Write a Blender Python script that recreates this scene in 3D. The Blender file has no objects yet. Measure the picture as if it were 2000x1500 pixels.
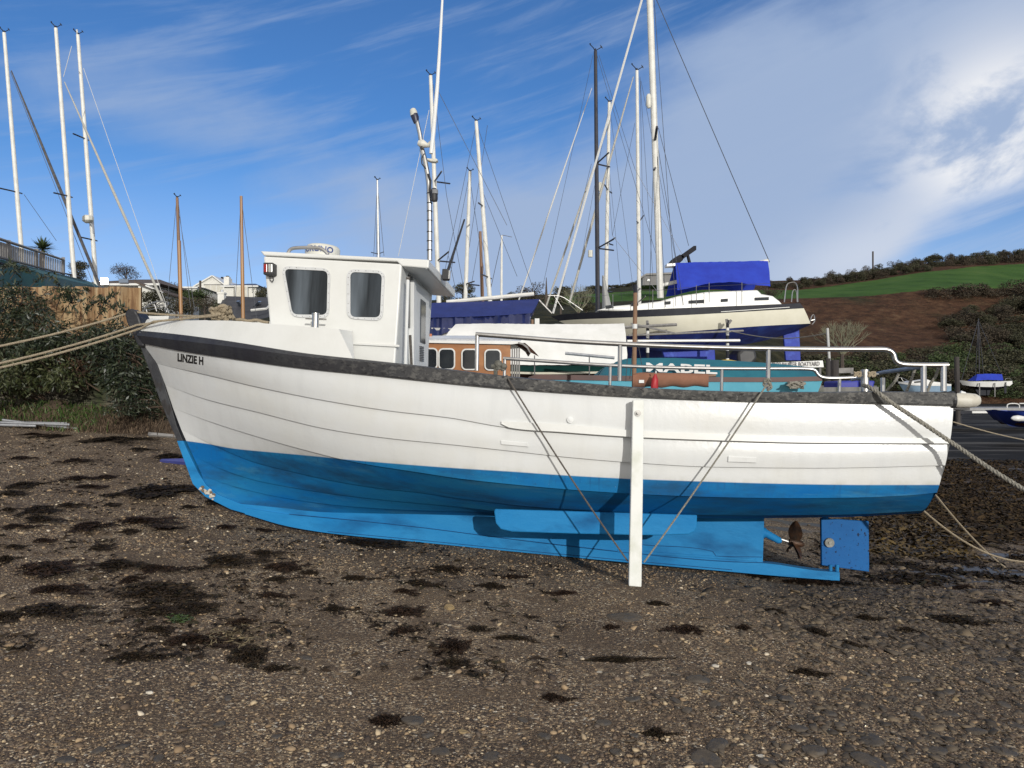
import bpy, math, random
import numpy as np
from mathutils import Vector, Matrix
random.seed(7)
R = math.radians
SC = bpy.context.scene
COL = SC.collection
EYE = 1.65            # camera height above the shingle it stands on
F = 1500.0            # focal length in photo pixels (2000 px wide)

def P(px, py, Y):
    """point at depth Y seen at photo pixel (px, py)"""
    return Vector(((px-1000)/F*Y, Y, EYE+(750-py)/F*Y))
def S(npx, Y):
    return npx/F*Y

# ------------------------------------------------------------ materials
MATS = {}
def nodes(m):
    m.use_nodes = True
    return m.node_tree.nodes, m.node_tree.links
def mat(name, c1, c2=None, scale=6.0, rough=0.6, metal=0.0, bump=0.0, bscale=None, lo=0.35, hi=0.65,
        stretch=None, detail=6.0, spec=0.5, c3=None, scale3=1.5, lo3=0.5, hi3=0.7, coat=0.0, vary=None):
    if name in MATS: return MATS[name]
    m = bpy.data.materials.new(name); MATS[name] = m
    N, L = nodes(m)
    b = N['Principled BSDF']
    b.inputs['Roughness'].default_value = rough
    b.inputs['Metallic'].default_value = metal
    b.inputs['Specular IOR Level'].default_value = spec
    b.inputs['Coat Weight'].default_value = coat
    b.inputs['Base Color'].default_value = (*c1, 1)
    tc = N.new('ShaderNodeTexCoord'); mp = N.new('ShaderNodeMapping')
    L.new(tc.outputs['Object'], mp.inputs['Vector'])
    if stretch: mp.inputs['Scale'].default_value = stretch
    col = None
    if c2:
        n = N.new('ShaderNodeTexNoise'); n.inputs['Scale'].default_value = scale; n.inputs['Detail'].default_value = detail
        n.inputs['Roughness'].default_value = 0.62
        L.new(mp.outputs['Vector'], n.inputs['Vector'])
        r = N.new('ShaderNodeMapRange'); r.inputs[1].default_value = lo; r.inputs[2].default_value = hi
        L.new(n.outputs['Fac'], r.inputs[0])
        mx = N.new('ShaderNodeMix'); mx.data_type = 'RGBA'
        mx.inputs[6].default_value = (*c1, 1); mx.inputs[7].default_value = (*c2, 1)
        L.new(r.outputs[0], mx.inputs[0]); col = mx.outputs[2]
        if c3:
            n3 = N.new('ShaderNodeTexNoise'); n3.inputs['Scale'].default_value = scale3; n3.inputs['Detail'].default_value = 5
            L.new(mp.outputs['Vector'], n3.inputs['Vector'])
            r3 = N.new('ShaderNodeMapRange'); r3.inputs[1].default_value = lo3; r3.inputs[2].default_value = hi3
            L.new(n3.outputs['Fac'], r3.inputs[0])
            m3 = N.new('ShaderNodeMix'); m3.data_type = 'RGBA'; m3.inputs[7].default_value = (*c3, 1)
            L.new(col, m3.inputs[6]); L.new(r3.outputs[0], m3.inputs[0]); col = m3.outputs[2]
    if vary:      # per-leaf / per-stone shade stored on the mesh
        a = N.new('ShaderNodeAttribute'); a.attribute_name = 'vary'
        ramp = N.new('ShaderNodeValToRGB'); el = ramp.color_ramp.elements
        el[0].color = (*vary[0], 1); el[1].color = (*vary[-1], 1)
        for i, c in enumerate(vary[1:-1]):
            e = el.new((i+1)/(len(vary)-1)); e.color = (*c, 1)
        L.new(a.outputs['Fac'], ramp.inputs[0]); col = ramp.outputs[0]
    if col is not None: L.new(col, b.inputs['Base Color'])
    if bump:
        nb = N.new('ShaderNodeTexNoise'); nb.inputs['Scale'].default_value = bscale or scale*3; nb.inputs['Detail'].default_value = 6
        L.new(mp.outputs['Vector'], nb.inputs['Vector'])
        bp = N.new('ShaderNodeBump'); bp.inputs['Strength'].default_value = bump; bp.inputs['Distance'].default_value = 0.02
        L.new(nb.outputs['Fac'], bp.inputs['Height']); L.new(bp.outputs['Normal'], b.inputs['Normal'])
    return m

# ------------------------------------------------------------ objects
WM = {}    # world matrix of every root / part by name
def tag(o, label=None, cat=None, group=None, kind=None):
    if label: o['label'] = label
    if cat: o['category'] = cat
    if group: o['group'] = group
    if kind: o['kind'] = kind
    return o
def root(name, loc, label, cat, group=None, rot=None):
    o = bpy.data.objects.new(name, None); COL.objects.link(o)
    M = Matrix.Translation(Vector(loc))
    if rot is not None: M = M @ rot.to_4x4()
    o.matrix_world = M; o.empty_display_size = 0.2
    WM[o.name] = M
    return tag(o, label, cat, group)
def copy_tree(o, parent=None):
    c = o.copy(); COL.objects.link(c); c.parent = parent
    for ch in list(o.children): copy_tree(ch, c)
    return c

class MB:
    def __init__(s): s.v = []; s.f = []; s.m = []; s.attr = []
    def add(s, verts, faces, mi=0, attr=None):
        o = len(s.v)
        s.v += [Vector(v) for v in verts]; s.f += [tuple(i+o for i in f) for f in faces]; s.m += [mi]*len(faces)
        s.attr += list(attr) if attr is not None else [0.0]*len(verts)
        return s
    def box(s, c, size, rot=None, mi=0, taper=1.0):
        c = Vector(c); hx, hy, hz = size[0]/2, size[1]/2, size[2]/2
        vs = []
        for z in (-1, 1):
            t = taper if z > 0 else 1
            for x, y in ((-1,-1),(1,-1),(1,1),(-1,1)):
                v = Vector((x*hx*t, y*hy*t, z*hz)); vs.append(c+(rot @ v if rot is not None else v))
        return s.add(vs, [(0,3,2,1),(4,5,6,7),(0,1,5,4),(1,2,6,5),(2,3,7,6),(3,0,4,7)], mi)
    def tube(s, pts, r, n=8, mi=0, closed=False, cap=True):
        pts = [Vector(p) for p in pts]; k = len(pts)
        rs = list(r) if isinstance(r, (list, tuple)) else [r]*k
        vs = []; up = None
        for i, p in enumerate(pts):
            a = pts[(i-1) % k] if closed or i > 0 else p
            b = pts[(i+1) % k] if closed or i < k-1 else p
            d = (b-a)
            d = d.normalized() if d.length > 1e-9 else Vector((0,0,1))
            if up is None:
                up = Vector((0,0,1)) if abs(d.z) < .9 else Vector((0,1,0))
            u = up - d*up.dot(d)
            if u.length < 1e-6: u = d.orthogonal()
            u.normalize(); w = d.cross(u); up = u
            for j in range(n):
                t = 2*math.pi*j/n
                vs.append(p + (u*math.cos(t)+w*math.sin(t))*rs[i])
        fs = []
        for i in range(k if closed else k-1):
            for j in range(n):
                a = i*n+j; b = i*n+(j+1) % n; c = ((i+1) % k)*n+(j+1) % n; d = ((i+1) % k)*n+j
                fs.append((a, b, c, d))
        if cap and not closed:
            fs.append(tuple(range(n))[::-1]); fs.append(tuple((k-1)*n+j for j in range(n)))
        return s.add(vs, fs, mi)
    def prism(s, poly, off, mi=0):
        """polygon (world points) extruded by vector off"""
        n = len(poly); off = Vector(off)
        vs = [Vector(p) for p in poly]+[Vector(p)+off for p in poly]
        fs = [tuple(range(n)), tuple(range(2*n-1, n-1, -1))]
        fs += [(i, i+n, (i+1) % n+n, (i+1) % n) for i in range(n)]
        return s.add(vs, fs, mi)
    def grid(s, rows, mi=0, attr=None, flip=False):
        h = len(rows); w = len(rows[0])
        vs = [p for r in rows for p in r]; fs = []
        for i in range(h-1):
            for j in range(w-1):
                q = (i*w+j, i*w+j+1, (i+1)*w+j+1, (i+1)*w+j)
                fs.append(q[::-1] if flip else q)
        return s.add(vs, fs, mi, [a for r in attr for a in r] if attr else None)
    def ball(s, c, r, mi=0, seg=12, rings=8, rot=None):
        c = Vector(c); r = (r, r, r) if not isinstance(r, (tuple, list)) else r
        vs = [];
        for i in range(rings+1):
            t = math.pi*i/rings
            for j in range(seg):
                p = 2*math.pi*j/seg
                v = Vector((r[0]*math.sin(t)*math.cos(p), r[1]*math.sin(t)*math.sin(p), r[2]*math.cos(t)))
                vs.append(c+(rot @ v if rot is not None else v))
        fs = []
        for i in range(rings):
            for j in range(seg):
                fs.append((i*seg+j, (i+1)*seg+j, (i+1)*seg+(j+1) % seg, i*seg+(j+1) % seg))
        return s.add(vs, fs, mi)
    def build(s, name, mats, parent=None, smooth=False, attrname=None, angle=35, bevel=0.0):
        M = WM[parent.name] if parent is not None else Matrix.Identity(4)
        inv = M.inverted()
        me = bpy.data.meshes.new(name)
        me.from_pydata([inv @ v for v in s.v], [], s.f)
        for m in (mats if isinstance(mats, (list, tuple)) else [mats]): me.materials.append(m)
        me.polygons.foreach_set('material_index', s.m)
        if attrname:
            a = me.attributes.new(attrname, 'FLOAT', 'POINT'); a.data.foreach_set('value', s.attr)
        if smooth:
            me.polygons.foreach_set('use_smooth', [True]*len(me.polygons))
            if angle: me.set_sharp_from_angle(angle=R(angle))
        me.validate(); me.update()
        o = bpy.data.objects.new(name, me); COL.objects.link(o)
        if bevel:
            bv = o.modifiers.new('edge', 'BEVEL'); bv.width = bevel; bv.segments = 2; bv.limit_method = 'ANGLE'; bv.angle_limit = R(40)
        if parent is not None:
            o.parent = parent; WM[o.name] = M
        return o
    def thing(s, name, mats, label, cat, group=None, kind=None, base=None, **k):
        """one-mesh top-level thing, origin moved to its base"""
        if base is None:
            lo = Vector([min(v[i] for v in s.v) for i in range(3)]); hi = Vector([max(v[i] for v in s.v) for i in range(3)])
            base = Vector(((lo.x+hi.x)/2, (lo.y+hi.y)/2, lo.z))
        base = Vector(base)
        for v in s.v: v -= base
        o = s.build(name, mats, **k); o.location = base
        s.v = [v+base for v in s.v]
        return tag(o, label, cat, group, kind)

def interp(pts, x):
    """monotone cubic (pchip) through (x, y) pairs"""
    xs = np.array([p[0] for p in pts], float); ys = np.array([p[1] for p in pts], float)
    x = np.asarray(x, float)
    if len(xs) == 2: return np.interp(x, xs, ys)
    h = np.diff(xs); d = np.diff(ys)/h; m = np.zeros(len(xs))
    for i in range(1, len(xs)-1):
        if d[i-1]*d[i] > 0:
            w1 = 2*h[i]+h[i-1]; w2 = h[i]+2*h[i-1]
            m[i] = (w1+w2)/(w1/d[i-1]+w2/d[i])
    m[0] = d[0]; m[-1] = d[-1]
    k = np.clip(np.searchsorted(xs, x)-1, 0, len(xs)-2)
    t = (x-xs[k])/h[k]
    lo = x < xs[0]; hi = x > xs[-1]
    tt = np.clip(t, 0, 1)
    y = (2*tt**3-3*tt**2+1)*ys[k]+(tt**3-2*tt**2+tt)*h[k]*m[k]+(-2*tt**3+3*tt**2)*ys[k+1]+(tt**3-tt**2)*h[k]*m[k+1]
    y = np.where(lo, ys[0]+(x-xs[0])*m[0], np.where(hi, ys[-1]+(x-xs[-1])*m[-1], y))
    return y

def resample(pts, n):
    """n points along a pixel polyline, smooth in x when x is increasing"""
    xs = [p[0] for p in pts]
    if all(b > a for a, b in zip(xs, xs[1:])):
        X = np.linspace(xs[0], xs[-1], n); return list(zip(X, interp(pts, X)))
    d = [0]
    for a, b in zip(pts, pts[1:]): d.append(d[-1]+math.hypot(b[0]-a[0], b[1]-a[1]))
    T = np.linspace(0, d[-1], n)
    return list(zip(np.interp(T, d, [p[0] for p in pts]), np.interp(T, d, [p[1] for p in pts])))

def np_mesh(name, co, faces4, mats, vary=None, smooth=False, mi=None):
    """fast mesh from numpy: co (n,3), faces (m,k)"""
    me = bpy.data.meshes.new(name); n = len(co); m, k = faces4.shape
    me.vertices.add(n); me.vertices.foreach_set('co', np.asarray(co, np.float32).ravel())
    me.loops.add(m*k); me.loops.foreach_set('vertex_index', faces4.astype(np.int32).ravel())
    me.polygons.add(m); me.polygons.foreach_set('loop_start', np.arange(0, m*k, k, dtype=np.int32))
    for mt in (mats if isinstance(mats, (list, tuple)) else [mats]): me.materials.append(mt)
    if mi is not None: me.polygons.foreach_set('material_index', mi.astype(np.int32))
    if vary is not None:
        a = me.attributes.new('vary', 'FLOAT', 'POINT'); a.data.foreach_set('value', np.asarray(vary, np.float32))
    if smooth: me.polygons.foreach_set('use_smooth', np.ones(m, bool))
    me.update(calc_edges=True); me.validate()
    return me
def obj_of(me, name, parent=None, loc=None):
    o = bpy.data.objects.new(name, me); COL.objects.link(o)
    if parent is not None: o.parent = parent; WM[o.name] = WM.get(parent.name, Matrix.Identity(4))
    if loc is not None: o.location = loc
    return o

def leaf_quads(rng, centers, length, width, droop=0.3, outward=None, fold=0.0):
    """pointed diamond leaves at the centres; returns co, faces, vary"""
    n = len(centers)
    d = rng.normal(size=(n, 3))
    if outward is not None: d = d*0.8+outward
    d[:, 2] -= droop
    d /= np.linalg.norm(d, axis=1)[:, None]
    u = np.cross(d, rng.normal(size=(n, 3))); u /= np.linalg.norm(u, axis=1)[:, None]
    L = length*(0.6+0.8*rng.random(n))[:, None]; W = width*(0.6+0.8*rng.random(n))[:, None]
    a = centers-d*L*.5; b = centers+u*W*.5-d*L*.05; c = centers+d*L*.5; e = centers-u*W*.5-d*L*.05
    co = np.stack([a, b, c, e], 1).reshape(-1, 3)
    f = np.arange(n*4).reshape(n, 4)
    return co, f, rng.random(n)

def in_blobs(rng, n, blobs, shell=0.55):
    """n points in ellipsoids [(cx,cy,cz,rx,ry,rz)], denser towards the shell"""
    B = np.array(blobs, float); w = (B[:, 3]*B[:, 4]*B[:, 5])**(2/3); w /= w.sum()
    k = rng.choice(len(B), n, p=w)
    d = rng.normal(size=(n, 3)); d /= np.linalg.norm(d, axis=1)[:, None]
    r = (shell**3+(1-shell**3)*rng.random(n))**(1/3)*(0.85+0.3*rng.random(n))
    return B[k, :3]+d*r[:, None]*B[k, 3:], d
# ============================================================ the fishing boat
YAW, TRIM, HEEL = 5.5, 3.0, 4.0
BO = P(250, 650, 8.45)
BR = Matrix.Rotation(R(-YAW), 3, 'Z') @ Matrix.Rotation(R(TRIM), 3, 'Y') @ Matrix.Rotation(R(-HEEL), 3, 'X')
BRi = BR.transposed(); BCAM = BRi @ (Vector((0, 0, EYE))-BO)
def ray(px, py): return BRi @ Vector(((px-1000)/F, 1, (750-py)/F))
def un(px, py, yb):            # boat-frame point on the plane athwart = yb
    d = ray(px, py); return BCAM+d*((yb-BCAM.y)/d.y)
def unx(px, py, xb):           # ... on the plane fore-aft = xb
    d = ray(px, py); return BCAM+d*((xb-BCAM.x)/d.x)
def W(v): return BO+BR @ Vector(v)
def wn(px, py, yb): return W(un(px, py, yb))
def bpix(v):
    w = W(v)-Vector((0, 0, EYE)); return 1000+F*w.x/w.y, 750-F*w.z/w.y

def breadth(x, xs, L, B, xm, p, tap):
    if x <= xs: return 0.045
    if x < xm: return 0.045+(B-0.045)*(1-(1-(x-xs)/(xm-xs))**p)
    return B*(1-tap*((x-xm)/(L-xm))**2)
LB = 8.08
def side_curve(px_pts, B, xm, p, tap, n, off=0.0, start=None):
    """near-side hull curve seen along these pixels, as boat-frame points"""
    xs = un(px_pts[0][0], px_pts[0][1], -0.045).x if start is None else start
    out = []
    for px, py in resample(px_pts, n):
        c = 0.3
        for _ in range(60):
            q = un(px, py, -c); c = c*.4+.6*(breadth(q.x, xs, LB, B, xm, p, tap)+off)
        out.append(un(px, py, -c))
    return out

G_TOP = [(262,645),(300,648),(350,653),(440,665),(600,690),(720,703),(840,716),(1000,735),(1100,744),(1250,756),(1400,763),(1500,765),(1600,765),(1700,764),(1862,765)]
G_BOT = [(276,670),(310,677),(350,685),(440,699),(600,721),(720,733),(900,752),(1000,761),(1250,777),(1400,783),(1500,786),(1600,787),(1700,789),(1862,793)]
S1 = [(305,710),(350,720),(400,731),(500,755),(640,783),(760,802),(880,816),(985,834),(1100,845),(1230,854),(1400,861),(1600,866),(1855,867)]
S2 = [(323,752),(400,779),(500,804),(640,838),(760,856),(880,868),(1000,881),(1110,893),(1230,903),(1400,912),(1600,914),(1846,909)]
S3 = [(338,797),(400,820),(500,852),(600,880),(695,903),(820,923),(900,935),(1000,946),(1111,956),(1230,964),(1340,969),(1450,972),(1538,973),(1660,972),(1780,967),(1830,962)]
S4 = [(354,839),(427,874),(495,902),(570,921),(645,938),(745,954),(820,962),(900,974),(960,981),(1020,988),(1100,994),(1190,999),(1340,1005),(1480,1006),(1640,1005),(1740,1001),(1806,997)]
S5 = [(377,890),(427,914),(495,937),(570,952),(645,964),(745,976),(820,983),(900,990),(958,997)]
S6 = [(392,922),(414,935),(495,960),(570,975),(670,988),(820,997),(900,999),(958,1001)]
S7 = [(402,948),(420,963),(445,977),(520,991),(595,999),(695,1002),(820,1004),(900,1006),(1000,1008),(1240,1011),(1480,1012),(1640,1010),(1795,1003)]
WLP = [(353,860),(400,868),(440,876),(520,884),(600,891),(700,900),(800,908),(900,915),(1000,921),(1100,928),(1230,935),(1400,941),(1500,944),(1600,946),(1700,947),(1836,947)]
NB = 110
cT = side_curve(G_TOP, 1.34, 4.2, 2.5, .07, NB, .02)
cG = side_curve(G_BOT, 1.33, 4.2, 2.4, .07, NB)
c1 = side_curve(S1, 1.32, 4.2, 2.2, .07, NB)
c2 = side_curve(S2, 1.28, 4.3, 2.0, .07, NB)
c3 = side_curve(S3, 1.20, 4.4, 1.75, .07, NB)
c4 = side_curve(S4, .80, 4.4, 1.6, .05, NB)
c7 = side_curve(S7, .10, 4.4, 1.2, 0, NB)
def upto(curve, x): return Vector((x, np.interp(x, [q.x for q in curve], [q.y for q in curve]), np.interp(x, [q.x for q in curve], [q.z for q in curve])))
def inner(S_, B, p, f):
    """strakes that the chine hides aft: seen forward, faired in behind"""
    fw = side_curve(S_, B, 4.4, p, 0, 60); x1 = fw[-1].x; x0 = fw[0].x
    xe = c4[-1].x*(1-f)+c7[-1].x*f
    out = []
    for x in np.linspace(x0, xe, NB):
        a = upto(c4, x); b = upto(c7, x); m = a*(1-f)+b*f
        if x <= x1: q = upto(fw, x)
        else:
            t = min(1, (x-x1)/1.2); t = t*t*(3-2*t)
            q = fw[-1]-(upto(c4, x1)*(1-f)+upto(c7, x1)*f)
            q = m+q*(1-t)
        out.append(Vector((x, q.y, q.z)))
    return out
c5 = inner(S5, .54, 1.5, .38)
c6 = inner(S6, .30, 1.4, .70)
cW = side_curve(WLP, 1.22, 4.3, 1.9, .07, NB)
def zwl(x): return float(np.interp(x, [q.x for q in cW], [q.z for q in cW]))

# ---- materials of the boat
def paint_two(name, up, low, attrname='wl'):
    """white topsides over blue antifouling: the painted waterline is stored on the hull"""
    m = bpy.data.materials.new(name); N, L = nodes(m); b = N['Principled BSDF']
    a = N.new('ShaderNodeAttribute'); a.attribute_name = attrname
    tc = N.new('ShaderNodeTexCoord')
    def noise(sc, detail=5, st=None):
        n = N.new('ShaderNodeTexNoise'); n.inputs['Scale'].default_value = sc; n.inputs['Detail'].default_value = detail; n.inputs['Roughness'].default_value = .65
        if st:
            mp = N.new('ShaderNodeMapping'); mp.inputs['Scale'].default_value = st; L.new(tc.outputs['Object'], mp.inputs[0]); L.new(mp.outputs[0], n.inputs['Vector'])
        else: L.new(tc.outputs['Object'], n.inputs['Vector'])
        return n.outputs['Fac']
    def rng_(x, lo, hi):
        r = N.new('ShaderNodeMapRange'); r.inputs[1].default_value = lo; r.inputs[2].default_value = hi; L.new(x, r.inputs[0]); return r.outputs[0]
    def mix(f, a_, b_):
        x = N.new('ShaderNodeMix'); x.data_type = 'RGBA'
        for s_, v in ((6, a_), (7, b_)):
            if isinstance(v, tuple): x.inputs[s_].default_value = (*v, 1)
            else: L.new(v, x.inputs[s_])
        if isinstance(f, float): x.inputs[0].default_value = f
        else: L.new(f, x.inputs[0])
        return x.outputs[2]
    def mul(x, k):
        q = N.new('ShaderNodeMath'); q.operation = 'MULTIPLY'; L.new(x, q.inputs[0])
        if isinstance(k, float): q.inputs[1].default_value = k
        else: L.new(k, q.inputs[1])
        return q.outputs[0]
    # white: faint run-off streaks and grime
    w = mix(mul(rng_(noise(5, 6, (1.2, 1, .12)), .5, .8), .5), up, tuple(c*.82 for c in up))
    w = mix(mul(rng_(noise(1.3, 4), .45, .75), .35), w, (up[0]*.93, up[1]*.88, up[2]*.76))
    w = mix(mul(rng_(noise(60, 3), .68, .76), .25), w, (.35, .27, .17))
    # blue: weathered patches, scrubbed pale areas, dark weed smears, vertical drips just under the line
    bl = mix(rng_(noise(1.1, 6, (.55, 1, 1.6)), .40, .62), low, (low[0]*1.6+.008, low[1]*1.40, low[2]*1.0))
    bl = mix(mul(rng_(noise(3.2, 7, (.35, 1, 1.3)), .45, .66), .9), bl, (.016, .075, .165))
    bl = mix(mul(rng_(noise(2.3, 7, (.3, 1, 1.9)), .56, .74), .75), bl, (.075, .25, .37))
    bl = mix(mul(rng_(noise(22, 6), .62, .72), .55), bl, (.02, .07, .16))
    bl = mix(mul(rng_(noise(70, 2), .72, .78), .5), bl, (.30, .38, .42))
    drip = mul(rng_(noise(9, 4, (3.2, 1, .16)), .55, .68), rng_(a.outputs['Fac'], -.16, -.02))
    bl = mix(mul(drip, .55), bl, (.016, .085, .22))
    band = rng_(a.outputs['Fac'], -.004, .004)
    scum = mul(rng_(a.outputs['Fac'], .05, .0), rng_(noise(4, 6, (1.5, 1, .5)), .42, .68))
    w = mix(mul(scum, .45), w, (.40, .40, .30))
    L.new(mix(band, bl, w), b.inputs['Base Color'])
    ro = N.new('ShaderNodeMapRange'); ro.inputs[3].default_value = .62; ro.inputs[4].default_value = .27; L.new(band, ro.inputs[0]); L.new(ro.outputs[0], b.inputs['Roughness'])
    so_ = N.new('ShaderNodeMapRange'); so_.inputs[3].default_value = .12; so_.inputs[4].default_value = .45; L.new(band, so_.inputs[0]); L.new(so_.outputs[0], b.inputs['Specular IOR Level'])
    bp = N.new('ShaderNodeBump'); bp.inputs['Strength'].default_value = .10; bp.inputs['Distance'].default_value = .02
    L.new(noise(14, 5), bp.inputs['Height']); L.new(bp.outputs[0], b.inputs['Normal'])
    return m
WHITE = (.66, .672, .668); BLUE = (.005, .128, .38)
m_hull = paint_two('hull_paint', WHITE, BLUE)
m_blue = mat('antifoul', (.012, .180, .44), (.028, .235, .51), 1.6, .6, bump=.15, bscale=30, c3=(.010, .10, .26), scale3=3.4, lo3=.50, hi3=.74, stretch=(.6, 1, 1.5), spec=.12)
m_blue_d = mat('rudder_blue', (.006, .10, .32), (.008, .12, .36), 3, .6, bump=.1, bscale=25, c3=(.004, .022, .07), scale3=30, lo3=.63, hi3=.68, spec=.2)
m_white = mat('cabin_white', (.68, .685, .66), (.60, .60, .565), 1.6, .4, lo=.45, hi=.8, bump=.04, bscale=20)
m_white2 = mat('trim_white', (.72, .73, .72), (.6, .61, .6), 5, .35, lo=.5, hi=.8)
m_black = mat('strake_black', (.012, .012, .016), (.03, .03, .032), 7, .45, bump=.25, bscale=30, stretch=(.4, 1, 1.4))
def worn_black():
    m = mat('worn_strake', (.03, .03, .034), None, rough=.55)
    N, L = nodes(m); b = N['Principled BSDF']; tc = N.new('ShaderNodeTexCoord')
    sx = N.new('ShaderNodeSeparateXYZ'); L.new(tc.outputs['Object'], sx.inputs[0])
    gr = N.new('ShaderNodeMapRange'); gr.inputs[1].default_value = 1.5; gr.inputs[2].default_value = 5.5; L.new(sx.outputs[0], gr.inputs[0])
    def no(sc, st):
        mp = N.new('ShaderNodeMapping'); mp.inputs['Scale'].default_value = st; L.new(tc.outputs['Object'], mp.inputs[0])
        n = N.new('ShaderNodeTexNoise'); n.inputs['Scale'].default_value = sc; n.inputs['Detail'].default_value = 8; n.inputs['Roughness'].default_value = .7; L.new(mp.outputs[0], n.inputs['Vector']); return n.outputs['Fac']
    n1 = no(20, (.8, 1, 1.2)); n2 = no(34, (.6, 1, 1.3)); n3 = no(2.2, (1, 1, .2))
    def mx(f, a, c):
        x = N.new('ShaderNodeMix'); x.data_type = 'RGBA'
        for s_, v in ((6, a), (7, c)):
            if isinstance(v, tuple): x.inputs[s_].default_value = (*v, 1)
            else: L.new(v, x.inputs[s_])
        L.new(f, x.inputs[0]); return x.outputs[2]
    def mr(x, lo, hi, t=1.0):
        r = N.new('ShaderNodeMapRange'); r.inputs[1].default_value = lo; r.inputs[2].default_value = hi; r.inputs[4].default_value = t; L.new(x, r.inputs[0]); return r.outputs[0]
    base = mx(gr.outputs[0], (.016, .016, .024), (.085, .084, .080))
    base = mx(mr(n3, .42, .62, .8), base, (.04, .042, .046))
    m1_ = N.new('ShaderNodeMath'); m1_.operation = 'MULTIPLY'; L.new(mr(n1, .50, .58, .8), m1_.inputs[0]); L.new(mr(gr.outputs[0], .12, .8), m1_.inputs[1])
    base = mx(m1_.outputs[0], base, (.17, .165, .152))
    base = mx(mr(n2, .55, .62, .9), base, (.014, .014, .016))
    n4 = no(9, (2.5, 1, .35))
    mm = N.new('ShaderNodeMath'); mm.operation = 'MULTIPLY'; L.new(mr(n4, .66, .69, .8), mm.inputs[0]); L.new(mr(gr.outputs[0], .3, .9), mm.inputs[1])
    base = mx(mm.outputs[0], base, (.5, .5, .47))
    L.new(base, b.inputs['Base Color'])
    bp = N.new('ShaderNodeBump'); bp.inputs['Strength'].default_value = .35; bp.inputs['Distance'].default_value = .01; L.new(n1, bp.inputs['Height']); L.new(bp.outputs[0], b.inputs['Normal'])
    return m
m_worn = worn_black()
m_stem = mat('stem_paint', (.018, .019, .023), (.055, .057, .061), 4, .6, lo=.42, hi=.62, bump=.4, bscale=25, stretch=(1, 1, .6), c3=(.018, .016, .016), scale3=9, lo3=.5, hi3=.56)
m_steel = mat('steel', (.52, .51, .49), (.38, .37, .35), 9, .34, 1.0, lo=.4, hi=.75, bump=.03)
m_steel_d = mat('dull_steel', (.36, .35, .33), (.22, .21, .2), 14, .4, .9)
m_galv = mat('galvanised', (.42, .43, .45), (.3, .31, .33), 20, .5, .6)
m_glass = mat('misted_glass', (.012, .016, .020), (.040, .049, .058), 3.0, .10, spec=.35, stretch=(3.5, 1, .35), lo=.38, hi=.7, c3=(.13, .155, .18), scale3=1.1, lo3=.47, hi3=.70)
m_glass2 = mat('dark_glass', (.012, .014, .016), (.03, .034, .036), 3, .06, spec=.6)
m_rubber = mat('black_rubber', (.018, .018, .02), (.03, .03, .032), 10, .55)
m_rope = mat('rope', (.40, .335, .235), (.27, .22, .15), 60, .85, bump=.6, bscale=160)
m_rope_g = mat('grey_rope', (.34, .32, .27), (.2, .19, .16), 60, .85, bump=.6, bscale=160)
m_rope_d = mat('dark_rope', (.16, .14, .12), (.09, .08, .07), 60, .85, bump=.6, bscale=160)
m_bronze = mat('prop_bronze', (.12, .058, .03), (.045, .032, .024), 9, .5, .5, bump=.4, bscale=40, c3=(.20, .10, .045), scale3=5, lo3=.55, hi3=.7)
m_zinc = mat('zinc', (.36, .36, .33), (.2, .2, .18), 12, .7, .3, bump=.5, bscale=40)
m_red = mat('red_lens', (.30, .012, .012), (.22, .01, .01), 6, .2)
m_cream = mat('cream_plastic', (.66, .65, .58), (.55, .54, .47), 8, .45)
m_fender = mat('scuffed_fender', (.66, .645, .58), (.5, .47, .39), 5, .5, c3=(.24, .21, .17), scale3=11, lo3=.6, hi3=.7, bump=.15, bscale=14)

boat = root('fishing_boat', W((0, 0, -1.2)), 'white and blue wooden fishing boat with small wheelhouse standing on the shingle', 'fishing boat', rot=BR)
WM[boat.name] = Matrix.Translation(BO) @ BR.to_4x4(); boat.matrix_world = WM[boat.name]
# ---- hull: clinker strakes, each lapping over the one below
curves = [cG, c1, c2, c3, c4, c5, c6, c7]
mb = MB()
LAP = .026
for side in (1, -1):
    def pt(q, dy=0.0): return W((q.x, (q.y+dy)*side, q.z))
    for k in range(len(curves)-1):
        a, b = curves[k], curves[k+1]
        ins = LAP if k > 0 else 0
        rows = []; att = []
        for t in (0, .25, .5, .75, 1):
            row = []; ar = []
            for i in range(NB):
                q = a[i].lerp(b[i], t)
                bulge = .012*math.sin(math.pi*t)*min(1, i/12)
                fr = min(1, i/6)
                dy = ins*(1-t)*fr-bulge*(1 if k < 4 else 0)
                dy = min(dy, -q.y-.03)
                row.append(pt(q, dy)); ar.append(q.z-zwl(q.x))
            rows.append(row); att.append(ar)
        mb.grid(rows, 0, att, flip=(side < 0))
        if k < len(curves)-2:      # underside of the lap
            r0 = rows[-1]; r1 = [pt(b[i], min(LAP*min(1, i/6), -b[i].y-.03)) for i in range(NB)]
            mb.grid([r0, r1], 0, [att[-1], att[-1]], flip=(side < 0))
# transom
ring_n = [c[-1] for c in curves]
rows = [[W((q.x, q.y*t, q.z)) for t in (1, .5, 0, -.5, -1)] for q in ring_n]
mb.grid(rows, 0, [[q.z-zwl(q.x)]*5 for q in ring_n], flip=True)
hull = mb.build('hull', m_hull, boat, smooth=True, attrname='wl', angle=25)

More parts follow.
